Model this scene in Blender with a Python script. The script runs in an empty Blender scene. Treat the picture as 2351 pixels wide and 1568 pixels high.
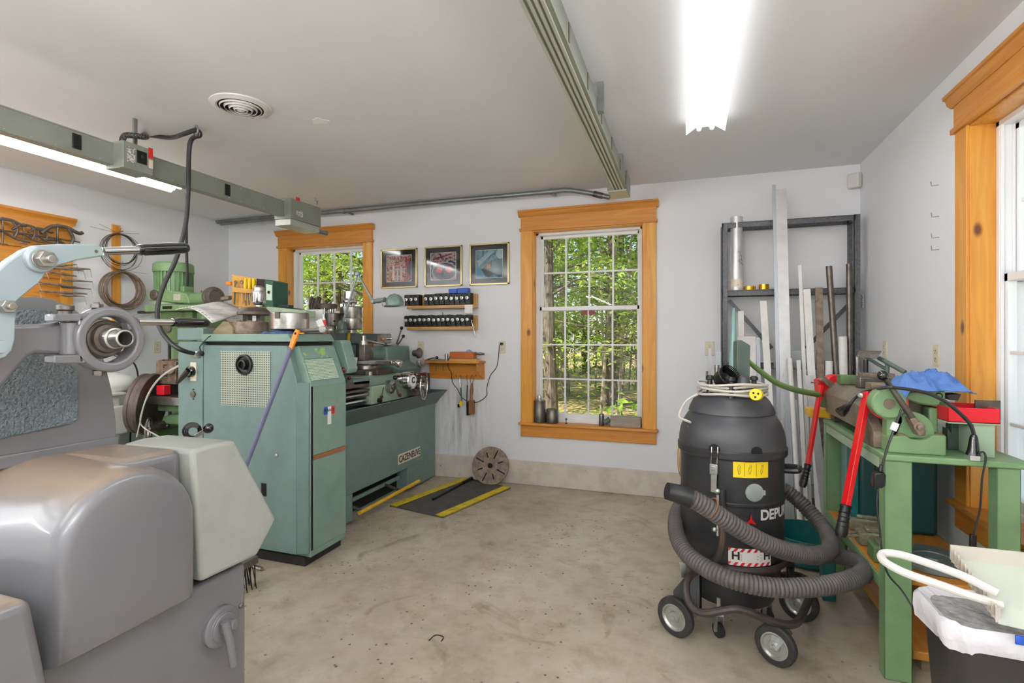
import bpy, bmesh, math, random
from mathutils import Vector as V, Matrix
sc = bpy.context.scene
COL = sc.collection
# ------------------------------------------------------------------ camera, world, sun, exposure
CAMH = 1.35
YAW = math.atan(401.5/1175.0)
cd = bpy.data.cameras.new('camera'); cam = bpy.data.objects.new('camera', cd); COL.objects.link(cam)
cam.location = (0, 0, CAMH); cam.rotation_euler = (math.pi/2, 0, YAW)
cd.sensor_width = 36; cd.lens = 36*1175/2351; cd.shift_y = -9/2351; cd.clip_start = 0.05; cd.clip_end = 300
sc.camera = cam
w = bpy.data.worlds.new('world'); sc.world = w; w.use_nodes = True
nt = w.node_tree; nt.nodes.clear()
wo = nt.nodes.new('ShaderNodeOutputWorld'); wb = nt.nodes.new('ShaderNodeBackground'); sky = nt.nodes.new('ShaderNodeTexSky')
sky.sky_type = 'NISHITA'; sky.sun_disc = False; sky.sun_elevation = math.radians(48); sky.sun_rotation = math.radians(215)
wb.inputs['Strength'].default_value = 0.11
nt.links.new(sky.outputs[0], wb.inputs[0]); nt.links.new(wb.outputs[0], wo.inputs[0])
sl = bpy.data.lights.new('sun', 'SUN'); so = bpy.data.objects.new('sun', sl); COL.objects.link(so)
sl.energy = 4.4; sl.angle = math.radians(0.6); sl.color = (1, .95, .84); so.location = (-6, -6, 12)
so.rotation_euler = V((0.55, 0.75, -1.0)).to_track_quat('-Z', 'Y').to_euler()
LAMP = 10.0           # radiance of the fluorescent tubes
sc.view_settings.view_transform = 'Standard'; sc.view_settings.look = 'None'
sc.view_settings.exposure = 1.08; sc.view_settings.gamma = 1.0; sc.view_settings.use_curve_mapping = False
sc.cycles.use_denoising = True
sc.cycles.max_bounces = 10; sc.cycles.diffuse_bounces = 6; sc.cycles.transparent_max_bounces = 24
sc.cycles.sample_clamp_indirect = 6.0
R = random.Random(7)
# ------------------------------------------------------------------ pixel -> point on a plane of the room
FX = V((-math.sin(YAW), math.cos(YAW), 0)); RX = V((math.cos(YAW), math.sin(YAW), 0)); C0 = V((0, 0, CAMH))
def ray(x, y): return FX + RX*((x-1175.5)/1175.0) + V((0, 0, (775.0-y)/1175.0))
def PY(x, y, v): d = ray(x, y); return C0 + d*(v/d.y)
def PX(x, y, v): d = ray(x, y); return C0 + d*(v/d.x)
def PZ(x, y, v): d = ray(x, y); return C0 + d*((v-CAMH)/d.z)
def PD(x, y, v): return C0 + ray(x, y)*v
def PXs(l, v): return [PX(a, b, v) for a, b in l]
def PYs(l, v): return [PY(a, b, v) for a, b in l]
def PDs(l): return [PD(a, b, c) for a, b, c in l]
# ------------------------------------------------------------------ mesh helpers
ORG = {}
def frame(axis):
    a = V(axis).normalized(); u = a.orthogonal().normalized()
    if abs(a.z) < .95: u = V((0, 0, 1)).cross(a).normalized()
    return a, u, a.cross(u)
def spl(pts, n=6, closed=False):
    P = [V(p) for p in pts]; out = []; N = len(P)
    for i in range(N if closed else N-1):
        if closed: a, b, c, d = P[i-1], P[i], P[(i+1) % N], P[(i+2) % N]
        else: a, b, c, d = P[max(i-1, 0)], P[i], P[i+1], P[min(i+2, N-1)]
        for k in range(n):
            t = k/n
            out.append(.5*((2*b)+(c-a)*t+(2*a-5*b+4*c-d)*t*t+(3*b-a-3*c+d)*t**3))
    if not closed: out.append(P[-1])
    return out
class MB:
    def __init__(s): s.bm = bmesh.new()
    def face(s, vs):
        try: return s.bm.faces.new(vs)
        except ValueError: return None
    def box(s, x0, x1, y0, y1, z0, z1, M=None):
        c = [(x, y, z) for x in (x0, x1) for y in (y0, y1) for z in (z0, z1)]
        v = [s.bm.verts.new(M @ V(p) if M else p) for p in c]
        for f in ((0,1,3,2), (4,6,7,5), (0,4,5,1), (2,3,7,6), (0,2,6,4), (1,5,7,3)): s.face([v[i] for i in f])
        return s
    def cbox(s, c, d, M=None):
        T = Matrix.Translation(V(c)) @ (M.to_4x4() if M else Matrix())
        return s.box(-d[0]/2, d[0]/2, -d[1]/2, d[1]/2, -d[2]/2, d[2]/2, T)
    def bar(s, p, q, wd, ht, up=(0, 0, 1)):
        p, q = V(p), V(q); a = (q-p); L = a.length; a.normalize(); u = V(up).cross(a)
        if u.length < 1e-4: u = V((1, 0, 0)).cross(a)
        u.normalize(); t = a.cross(u)
        M = Matrix((u, a, t)).transposed().to_4x4(); M.translation = (p+q)/2
        return s.box(-wd/2, wd/2, -L/2, L/2, -ht/2, ht/2, M)
    def prism(s, pts, vec):
        a = [s.bm.verts.new(V(p)) for p in pts]; b = [s.bm.verts.new(V(p)+V(vec)) for p in pts]; n = len(a)
        s.face(a[::-1]); s.face(b)
        for i in range(n): s.face((a[i], a[(i+1) % n], b[(i+1) % n], b[i]))
        return s
    def loft(s, rings, closed=True, cap=True):
        R_ = [[s.bm.verts.new(V(p)) for p in r] for r in rings]
        for a, b in zip(R_, R_[1:]):
            n = len(a)
            for i in range(n if closed else n-1): s.face((a[i], a[(i+1) % n], b[(i+1) % n], b[i]))
        if cap and closed: s.face(R_[0][::-1]); s.face(R_[-1])
        return s
    def lathe(s, o, axis, prof, n=28, ang=None):
        a, u, w_ = frame(axis); o = V(o); rings = []
        for r, h in prof:
            r = max(r, 1e-5)
            rings.append([o+a*h+(u*math.cos(2*math.pi*i/n)+w_*math.sin(2*math.pi*i/n))*r for i in range(n)])
        return s.loft(rings)
    def cyl(s, p, q, r, r2=None, n=20):
        p, q = V(p), V(q); L = (q-p).length
        return s.lathe(p, q-p, [(r, 0), (r if r2 is None else r2, L)], n)
    def ring(s, o, axis, ri, ro, h, n=32):
        a = V(axis).normalized(); o = V(o); return s.lathe_closed(o, axis, [(ri, 0), (ro, 0), (ro, h), (ri, h)], n)
    def lathe_closed(s, o, axis, prof, n=32):
        a, u, w_ = frame(axis); o = V(o)
        rs = [[s.bm.verts.new(o+a*h+(u*math.cos(2*math.pi*i/n)+w_*math.sin(2*math.pi*i/n))*r) for i in range(n)] for r, h in prof]
        m = len(rs)
        for k in range(m):
            A, B = rs[k], rs[(k+1) % m]
            for i in range(n): s.face((A[i], A[(i+1) % n], B[(i+1) % n], B[i]))
        return s
    def torus(s, o, axis, Rr, r, n=36, m=10):
        return s.lathe_closed(o, axis, [(Rr+r*math.cos(2*math.pi*k/m), r*math.sin(2*math.pi*k/m)) for k in range(m)], n)
    def sphere(s, c, r, sc_=(1, 1, 1), n=16):
        res = bmesh.ops.create_uvsphere(s.bm, u_segments=n, v_segments=max(6, n//2), radius=1.0)
        for v in res['verts']: v.co = V((v.co.x*r*sc_[0], v.co.y*r*sc_[1], v.co.z*r*sc_[2]))+V(c)
        return s
    def tube(s, pts, r, n=10, closed=False, cap=True):
        P = [V(p) for p in pts]; N = len(P); rings = []; u = None
        for i in range(N):
            if closed: t = P[(i+1) % N]-P[i-1]
            else: t = P[min(i+1, N-1)]-P[max(i-1, 0)]
            if t.length < 1e-9: t = V((0, 0, 1))
            t.normalize()
            if u is None: u = t.orthogonal().normalized()
            u = (u-t*u.dot(t))
            u = u.normalized() if u.length > 1e-6 else t.orthogonal().normalized()
            w_ = t.cross(u); rr = r[i] if isinstance(r, (list, tuple)) else r
            rings.append([P[i]+(u*math.cos(2*math.pi*k/n)+w_*math.sin(2*math.pi*k/n))*rr for k in range(n)])
        if closed:
            Rv = [[s.bm.verts.new(p) for p in q] for q in rings]
            for k in range(N):
                A, B = Rv[k], Rv[(k+1) % N]
                # best twist offset on the closing ring
                off = 0
                if k == N-1: off = min(range(n), key=lambda o: (A[0].co-B[o].co).length)
                for i in range(n): s.face((A[i], A[(i+1) % n], B[(i+1+off) % n], B[(i+off) % n]))
            return s
        return s.loft(rings, True, cap)
    def grid(s, f, nu, nv, closed_u=False):
        g = [[s.bm.verts.new(V(f(i/(nu), j/nv))) for i in range(nu+(0 if closed_u else 1))] for j in range(nv+1)]
        m = len(g[0])
        for j in range(nv):
            for i in range(nu): s.face((g[j][i], g[j][(i+1) % m], g[j+1][(i+1) % m], g[j+1][i]))
        return s
    def build(s, name, mat, parent=None, bevel=0, seg=2, ang=35, origin=None, solid=0, sub=0):
        bm = s.bm; bmesh.ops.recalc_face_normals(bm, faces=bm.faces)
        if parent is not None: o0 = ORG[parent.name]
        elif origin is not None: o0 = V(origin)
        else:
            xs = [v.co for v in bm.verts]
            o0 = V(((min(p.x for p in xs)+max(p.x for p in xs))/2, (min(p.y for p in xs)+max(p.y for p in xs))/2, min(p.z for p in xs)))
        for v in bm.verts: v.co -= o0
        me = bpy.data.meshes.new(name); bm.to_mesh(me); bm.free()
        for p in me.polygons: p.use_smooth = True
        me.set_sharp_from_angle(angle=math.radians(ang))
        me.materials.append(mat)
        o = bpy.data.objects.new(name, me); COL.objects.link(o)
        if parent is not None: o.parent = parent
        else: o.location = o0
        ORG[o.name] = o0
        if solid:
            m = o.modifiers.new('solid', 'SOLIDIFY'); m.thickness = solid; m.offset = 0
        if bevel:
            m = o.modifiers.new('bevel', 'BEVEL'); m.width = bevel; m.segments = seg; m.limit_method = 'ANGLE'; m.angle_limit = math.radians(40)
            m.harden_normals = False
        if sub:
            m = o.modifiers.new('sub', 'SUBSURF'); m.levels = sub; m.render_levels = sub
        return o
def thing(name, label, cat, loc, group=None):
    o = bpy.data.objects.new(name, None); o.empty_display_size = .05; COL.objects.link(o); o.location = V(loc); ORG[o.name] = V(loc)
    o['label'] = label; o['category'] = cat
    if group: o['group'] = group
    return o
def tag(o, label, cat, group=None):
    o['label'] = label; o['category'] = cat
    if group: o['group'] = group
    return o
def struct(o): o['kind'] = 'structure'; return o
def dup(root, loc=None, rotz=None, label=None):
    r = root.copy(); COL.objects.link(r)
    if loc is not None: r.location = V(loc)
    if rotz is not None: r.rotation_euler = (0, 0, rotz)
    if label: r['label'] = label
    ORG[r.name] = V(r.location)
    for ch in list(root.children):
        c = ch.copy(); COL.objects.link(c); c.parent = r
        for g in ch.children:
            d = g.copy(); COL.objects.link(d); d.parent = c
    return r
def text(name, body, size, M, mat, parent, depth=.0006, sx=1.0, bold=0.0):
    cu = bpy.data.curves.new(name, 'FONT'); cu.body = body; cu.size = size; cu.extrude = depth; cu.align_x = 'CENTER'; cu.align_y = 'CENTER'; cu.offset = bold
    t = bpy.data.objects.new(name, cu); me = bpy.data.meshes.new_from_object(t); bpy.data.objects.remove(t)
    o0 = ORG[parent.name]
    for v in me.vertices: v.co = (M @ V((v.co.x*sx, v.co.y, v.co.z)))-o0
    me.materials.clear(); me.materials.append(mat)
    o = bpy.data.objects.new(name, me); COL.objects.link(o); o.parent = parent; ORG[o.name] = o0
    return o
def basis(o, ux, uy):
    ux = V(ux).normalized(); uy = V(uy); uy = (uy-ux*uy.dot(ux)).normalized()
    M = Matrix((ux, uy, ux.cross(uy))).transposed().to_4x4(); M.translation = V(o); return M
# ------------------------------------------------------------------ materials
def S(h):
    h = h.lstrip('#'); c = [int(h[i:i+2], 16)/255 for i in (0, 2, 4)]
    return tuple((x/12.92 if x <= .04045 else ((x+.055)/1.055)**2.4) for x in c)+(1,)
class NT:
    def __init__(s, name):
        s.m = bpy.data.materials.new(name); s.m.use_nodes = True; s.t = s.m.node_tree
        s.b = s.t.nodes['Principled BSDF']; s.out = s.t.nodes['Material Output']; s.tc = None
    def n(s, t, **kw):
        o = s.t.nodes.new(t)
        for k, v in kw.items():
            if hasattr(o, k): setattr(o, k, v)
            else: o.inputs[k.replace('_', ' ')].default_value = v
        return o
    def l(s, a, b): s.t.links.new(a, b)
    def coord(s, scale=(1, 1, 1), which='Object'):
        if not s.tc: s.tc = s.n('ShaderNodeTexCoord')
        mp = s.n('ShaderNodeMapping'); mp.inputs['Scale'].default_value = scale; s.l(s.tc.outputs[which], mp.inputs[0]); return mp.outputs[0]
    def noise(s, scale, detail=3, rough=.55, vec=None, dist=0):
        o = s.n('ShaderNodeTexNoise'); o.inputs['Scale'].default_value = scale; o.inputs['Detail'].default_value = detail
        o.inputs['Roughness'].default_value = rough; o.inputs['Distortion'].default_value = dist
        s.l(vec if vec is not None else s.coord(), o.inputs['Vector']); return o.outputs['Fac']
    def ramp(s, f, stops):
        o = s.n('ShaderNodeValToRGB'); e = o.color_ramp.elements
        while len(e) < len(stops): e.new(.5)
        for el, (p, c) in zip(e, stops): el.position = p; el.color = c if len(c) == 4 else tuple(c)+(1,)
        s.l(f, o.inputs[0]); return o.outputs[0]
    def mix(s, f, a, b, mode='MIX'):
        o = s.n('ShaderNodeMix'); o.data_type = 'RGBA'; o.blend_type = mode
        for v, i in ((f, o.inputs[0]), (a, o.inputs[6]), (b, o.inputs[7])):
            if isinstance(v, (int, float)): i.default_value = v
            elif isinstance(v, tuple): i.default_value = v
            else: s.l(v, i)
        return o.outputs[2]
    def math(s, op, a, b=0.0):
        o = s.n('ShaderNodeMath', operation=op)
        for v, i in ((a, o.inputs[0]), (b, o.inputs[1])):
            if isinstance(v, (int, float)): i.default_value = v
            else: s.l(v, i)
        return o.outputs[0]
    def bump(s, f, strength=.2, dist=.01):
        o = s.n('ShaderNodeBump'); o.inputs['Strength'].default_value = strength; o.inputs['Distance'].default_value = dist
        s.l(f, o.inputs['Height']); s.l(o.outputs[0], s.b.inputs['Normal'])
    def set(s, **kw):
        for k, v in kw.items():
            i = s.b.inputs[k.replace('_', ' ')]
            if isinstance(v, (int, float, tuple)): i.default_value = v
            else: s.l(v, i)
        return s
def mk(name, c1, rough=.5, metal=0.0, c2=None, vs=6.0, lo=.42, hi=.66, bump=0.0, bs=60.0, coat=0.0, c3=None, vs3=40.0, t3=.66, stretch=(1, 1, 1), bd=.004):
    t = NT(name); col = S(c1)
    if c2:
        f = t.ramp(t.noise(vs, 5, .62, t.coord(stretch)), [(lo, (0, 0, 0)), (hi, (1, 1, 1))]); col = t.mix(f, S(c1), S(c2))
    if c3:
        f = t.ramp(t.noise(vs3, 4, .6), [(t3, (0, 0, 0)), (t3+.07, (1, 1, 1))]); col = t.mix(f, col, S(c3))
    t.set(Base_Color=col, Roughness=rough, Metallic=metal)
    if coat: t.set(Coat_Weight=coat, Coat_Roughness=.12)
    if bump: t.bump(t.noise(bs, 3), bump, bd)
    return t.m
def wood(name, a, b, c, axis, knots=True, rough=.42):
    t = NT(name); st = [9.0, 9.0, 9.0]; st[axis] = .7
    g = t.noise(2.2, 5, .6, t.coord(tuple(st)), 1.2)
    col = t.ramp(g, [(.3, S(a)), (.52, S(b)), (.75, S(c))])
    if knots:
        k = [5.0, 5.0, 5.0]; k[axis] = 2.6
        vo = t.n('ShaderNodeTexVoronoi'); vo.inputs['Scale'].default_value = 1.0; vo.inputs['Randomness'].default_value = 1.0
        t.l(t.coord(tuple(k)), vo.inputs['Vector'])
        f = t.ramp(vo.outputs['Distance'], [(.05, (1, 1, 1)), (.11, (0, 0, 0))])
        col = t.mix(f, col, S('#6b3a14'))
    t.set(Base_Color=col, Roughness=rough, Coat_Weight=.15, Coat_Roughness=.25)
    t.bump(g, .08, .003)
    return t.m
MT = {}
MT['pine_x'] = wood('pine_x', '#b97427', '#cb8733', '#d69845', 0); MT['pine_y'] = wood('pine_y', '#b97427', '#cb8733', '#d69845', 1)
MT['pine_z'] = wood('pine_z', '#c8832c', '#d99638', '#e3a94c', 2)
MT['ply'] = wood('ply', '#c8933f', '#d5a453', '#e0b566', 1, False); MT['oldwood'] = wood('oldwood', '#6a5c43', '#8a7a5c', '#a3957a', 0, False, .7)
MT['rackwood'] = wood('rackwood', '#a5783a', '#bd9150', '#c9a468', 0, False)
MT['shelfwood'] = wood('shelfwood', '#b06c1e', '#c5822c', '#d29440', 0)
MT['white'] = mk('white_vinyl', '#f0f1f2', .35); MT['white_plastic'] = mk('white_plastic', '#dcdad5', .4)
MT['ivory'] = mk('ivory', '#d9d0b8', .35); MT['black'] = mk('black_plastic', '#151516', .35); MT['blackgloss'] = mk('black_gloss', '#0b0b0c', .12, coat=.5)
MT['rubber'] = mk('rubber', '#232325', .6, c2='#34322f', vs=30); MT['hole'] = mk('hole_black', '#050505', .8)
MT['grey'] = mk('machine_grey', '#6c6b6e', .26, coat=.5, c2='#676669', vs=3)
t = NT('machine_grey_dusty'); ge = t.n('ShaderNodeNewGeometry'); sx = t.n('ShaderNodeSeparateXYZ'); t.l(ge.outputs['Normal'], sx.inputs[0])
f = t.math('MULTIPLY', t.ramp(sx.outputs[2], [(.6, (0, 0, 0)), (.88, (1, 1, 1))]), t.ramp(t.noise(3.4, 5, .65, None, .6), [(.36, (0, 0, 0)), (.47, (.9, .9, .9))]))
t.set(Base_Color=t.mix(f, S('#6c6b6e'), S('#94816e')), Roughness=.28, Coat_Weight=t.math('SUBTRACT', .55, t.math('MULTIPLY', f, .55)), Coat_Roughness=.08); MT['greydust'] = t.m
MT['greyham'] = mk('hammered_grey', '#77838a', .34, bump=1.0, bs=150, coat=.3, bd=.02)
MT['bluegrey'] = mk('lever_grey', '#94a0a5', .35, c2='#8c9f95', vs=4, coat=.15, bump=.03, bs=50)
MT['cover'] = mk('cover_grey', '#a2a49e', .42, c2='#989a92', vs=5, c3='#8f8a78', vs3=24, t3=.7)
MT['lathe'] = mk('lathe_green', '#6e8682', .34, c2='#687f7b', vs=9, bump=.06, bs=220, c3='#5d6a60', vs3=40, t3=.74)
MT['lathelt'] = mk('lathe_green_light', '#7c988a', .38, c2='#759083', vs=6, bump=.04, bs=150)
MT['lathedk'] = mk('lathe_green_dark', '#4c5c5b', .38, c2='#566664', vs=5)
MT['steel'] = mk('steel', '#b9b7b2', .27, .9, c2='#8f8a84', vs=12); MT['steelbr'] = mk('steel_bright', '#d4d4d2', .16, 1.0)
MT['steeldk'] = mk('steel_dark', '#75706a', .38, .75, c2='#5a5148', vs=9); MT['iron'] = mk('cast_iron', '#6a6059', .5, .45, c2='#54483f', vs=10, bump=.1, bs=90)
MT['rust'] = mk('rusty_steel', '#77675a', .6, .4, c2='#9a8878', vs=22, bump=.08); MT['zinc'] = mk('zinc', '#c9ccca', .3, .85, c2='#b2b4b0', vs=14)
MT['alu'] = mk('aluminium', '#d9dadb', .35, .55, c2='#c9cacc', vs=8); MT['whitestock'] = mk('white_stock', '#ecebe8', .5, c2='#dfded9', vs=8)
MT['brass'] = mk('brass', '#c9962f', .25, .9); MT['galv'] = mk('galvanised', '#8d9190', .38, .6, c2='#7d817f', vs=8)
MT['duct'] = mk('duct_grey', '#8f948a', .42, .15, c2='#868b80', vs=4); MT['ductlt'] = mk('duct_light', '#b9bdb3', .4, .2)
MT['rackgrey'] = mk('rack_grey', '#55565a', .42, .3, c2='#6a6b70', vs=60, bump=.15, bs=160)
MT['green'] = mk('machine_green', '#799c6e', .42, c2='#709066', vs=6, c3='#556b48', vs3=30, t3=.72)
MT['greendk'] = mk('dirty_green', '#5f7d4f', .5, c2='#4d5b3d', vs=9); MT['greenlt'] = mk('pale_green', '#a9bfa5', .45, c2='#9db198', vs=6)
MT['teal'] = mk('teal', '#0f6664', .4, c2='#0c5553', vs=5); MT['tealdk'] = mk('teal_dark', '#0b3f3d', .5)
MT['tealblue'] = mk('blue_green_paint', '#6e9793', .5)
MT['red'] = mk('red_paint', '#d0161d', .32, coat=.3, c3='#7d5a4c', vs3=25, t3=.7); MT['redplastic'] = mk('red_plastic', '#dd2230', .38)
MT['darkred'] = mk('dark_red_knob', '#5a1a16', .2, coat=.4); MT['stickerred'] = mk('sticker_red', '#7e1520', .4)
MT['orange'] = mk('orange_plastic', '#ee8a1c', .4); MT['yellow'] = mk('yellow_paint', '#e0b020', .45, c2='#c99a1c', vs=10); MT['yellowpl'] = mk('yellow_plastic', '#f2d21a', .4)
MT['purple'] = mk('broom_handle', '#6e6f8c', .4); MT['blue'] = mk('blue_plastic', '#1d4fb0', .4); MT['paper'] = mk('paper', '#efeeea', .7)
MT['cloth'] = mk('blue_cloth', '#5f86c9', .85, c2='#5479bb', vs=20, bump=.5, bs=420)
MT['vac'] = mk('vacuum_black', '#242426', .38, c2='#2c2c2f', vs=8, bump=.12, bs=330); MT['vacdome'] = mk('vacuum_dome', '#3a3a3e', .36, c2='#424347', vs=4, bump=.12, bs=300)
MT['hose'] = mk('hose_grey', '#55504e', .5, c2='#4a4644', vs=12); MT['browntube'] = mk('worn_black_tube', '#37302d', .42, c2='#5a4238', vs=8, lo=.5, hi=.68)
MT['cord'] = mk('cord_grey', '#c8c4bc', .5); MT['concrete'] = None
MT['ball'] = mk('ball_black', '#0d0c0d', .1, coat=.6); MT['gold'] = mk('gold_frame', '#b8a878', .3, .8); MT['mount'] = mk('picture_mount', '#2b2a2b', .5)
MT['bag'] = mk('bin_bag', '#dcdadf', .4, bump=.5, bs=14, bd=.03); MT['bagin'] = mk('bag_inside', '#aaa8a8', .5, c2='#858383', vs=12, bump=.9, bs=18, bd=.03, stretch=(3, 3, .8))
MT['dustpan'] = mk('dustpan', '#cdc6ba', .45, c2='#c4c9c0', vs=3); MT['mat'] = mk('rubber_mat', '#55524f', .7, c2='#423f3c', vs=10, c3='#7a7068', vs3=30, bump=.9, bs=85, bd=.01)
MT['acrylic'] = mk('acrylic', '#c6cbcf', .2); MT['slate'] = mk('slate_green', '#4d5d57', .4, c2='#58695f', vs=8); MT['glassgreen'] = mk('green_tube', '#8fb9b5', .2)
MT['cable'] = mk('cable', '#2a2a2c', .45); MT['greenhose'] = mk('green_hose', '#6c8a4d', .4)
MT['leather'] = mk('brown_cover', '#8c5a35', .6); MT['orangebox'] = mk('orange_wood', '#b35f24', .5)
# ================================================================== room shell
def wallmat(name, base, speck, t, stain=False):
    n = NT(name); vo = n.n('ShaderNodeTexVoronoi'); vo.inputs['Scale'].default_value = 9.0; n.l(n.coord(), vo.inputs['Vector'])
    f = n.ramp(vo.outputs['Distance'], [(.012, (1, 1, 1)), (.03, (0, 0, 0))])
    gate = n.ramp(n.noise(1.3, 4, .7), [(.56, (0, 0, 0)), (.62, (1, 1, 1))])
    col = n.mix(n.math('MULTIPLY', f, gate), n.mix(n.noise(1.1, 4), S(base), S(t)), S(speck))
    if stain:     # grey coolant runs under the wall shelf beside the lathe
        sx = n.n('ShaderNodeSeparateXYZ'); n.l(n.coord(), sx.inputs[0])
        ax = n.ramp(n.math('ABSOLUTE', n.math('ADD', sx.outputs[0], .19)), [(.12, (1, 1, 1)), (.36, (0, 0, 0))]); az = n.ramp(n.math('ABSOLUTE', n.math('SUBTRACT', sx.outputs[2], .55)), [(.2, (1, 1, 1)), (.42, (0, 0, 0))])
        st = n.ramp(n.noise(3.0, 6, .75, n.coord((9, 1, .8))), [(.46, (0, 0, 0)), (.72, (.7, .7, .7))])
        col = n.mix(n.math('MULTIPLY', st, n.math('MULTIPLY', ax, az)), col, S('#77736c'))
    n.set(Base_Color=col, Roughness=.62); n.bump(n.noise(160, 2), .06, .003); return n.m
MT['wallback'] = wallmat('wall_paint_stained', '#eaebee', '#6b655c', '#e3e4e8', True)
MT['wall'] = wallmat('wall_paint', '#eaebee', '#6b655c', '#e3e4e8'); MT['ceil'] = wallmat('ceiling_paint', '#e8e9eb', '#8a867c', '#e2e3e6')
n = NT('concrete_floor')
big = n.noise(1.2, 6, .62); mid = n.noise(7, 7, .7); fine = n.noise(60, 3, .6)
col = n.ramp(big, [(.3, S('#9b907d')), (.5, S('#b5ab98')), (.68, S('#c8c0af'))])
col = n.mix(n.ramp(mid, [(.45, (0, 0, 0)), (.75, (.55, .55, .55))]), col, S('#85755a'))
col = n.mix(n.ramp(n.noise(2.1, 6, .7, None, 1.5), [(.57, (0, 0, 0)), (.72, (.75, .75, .75))]), col, S('#7b6b4f'))
# chip and oil stains spread along the lathe
gx = n.n('ShaderNodeSeparateXYZ'); n.l(n.coord(), gx.inputs[0])
dl = n.math('ABSOLUTE', n.math('ADD', gx.outputs[0], 2.05)); dl = n.math('MULTIPLY', n.ramp(n.math('ADD', dl, n.math('MULTIPLY', mid, .6)), [(.35, (1, 1, 1)), (1.0, (0, 0, 0))]), .85)
col = n.mix(dl, col, S('#4f402b'))
vo = n.n('ShaderNodeTexVoronoi'); vo.inputs['Scale'].default_value = 22; n.l(n.coord(), vo.inputs['Vector'])
col = n.mix(n.math('MULTIPLY', n.ramp(vo.outputs['Distance'], [(.09, (1, 1, 1)), (.17, (0, 0, 0))]), n.ramp(n.noise(2.6, 3), [(.46, (0, 0, 0)), (.56, (.9, .9, .9))])), col, S('#3d3222'))
n.set(Base_Color=col, Roughness=n.ramp(mid, [(.3, (.38, .38, .38)), (.7, (.65, .65, .65))])); n.bump(fine, .12, .004); MT['floor'] = n.m
MT['curb'] = mk('curb_concrete', '#d3cabf', .75, c2='#c2b8ab', vs=7, bump=.5, bs=60, c3='#6f6250', vs3=14, t3=.7)
XL, XR, YB, YF, ZC = -4.976, 1.238, 4.506, -3.2, 2.66
struct(MB().box(XL-.2, XR+.2, YF-.2, YB+.2, -.12, 0).build('floor', MT['floor']))
struct(MB().box(XL-.2, XR+.2, YF-.2, YB+.2, ZC, ZC+.15).build('ceiling', MT['ceil']))
def wall_with_holes(name, holes, u0, u1, place):
    m = MB(); us = u0
    for a, b, z0, z1 in holes:
        m.box(*place(us, a), 0, ZC); m.box(*place(a, b), 0, z0); m.box(*place(a, b), z1, ZC); us = b
    m.box(*place(us, u1), 0, ZC); return struct(m.build(name, MT['wallback' if name == 'wall_back' else 'wall']))
HW, WZ0, WZ1 = .497, .57, 2.332     # half opening, sill, head
W1, W2, W3 = -3.645, -.846, 2.412
wall_with_holes('wall_back', [(W1-HW, W1+HW, WZ0, WZ1), (W2-HW, W2+HW, WZ0, WZ1)], XL-.2, XR+.2, lambda a, b: (a, b, YB, YB+.2))
wall_with_holes('wall_right', [(W3-HW, W3+HW, WZ0, WZ1)], YF-.2, YB, lambda a, b: (XR, XR+.2, a, b))
struct(MB().box(XL-.2, XL, YF-.2, YB, 0, ZC).build('wall_left', MT['wall']))
wall_with_holes('wall_front', [(-4.2, -.4, 0, 2.35)], XL, XR, lambda a, b: (a, b, YF-.2, YF))  # doorway behind the camera is added to let daylight in
m = MB(); m.box(-4.32, -4.2, YF-.21, YF+.02, 0, 2.47); m.box(-.4, -.28, YF-.21, YF+.02, 0, 2.47); m.box(-4.2, -.4, YF-.21, YF+.02, 2.35, 2.47); struct(m.build('added_doorway_trim', MT['white'], bevel=.003))  # surround of the added, unseen doorway
struct(MB().box(-60, 60, -45, YF-.2, -.3, -.05).build('added_driveway_ground', mk('added_drive', '#cfcac0', .9, c2='#c2bcb0', vs=1.5)))  # unseen sunny paving added to bounce daylight into the room
m = MB(); m.box(XL, XR, YB-.022, YB, 0, .218); struct(m.build('baseboard_back', MT['curb'], bevel=.006))
struct(MB().box(XR-.012, XR, -3, YB-.022, 0, .12).build('baseboard_right', MT['curb'], bevel=.004))
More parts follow.
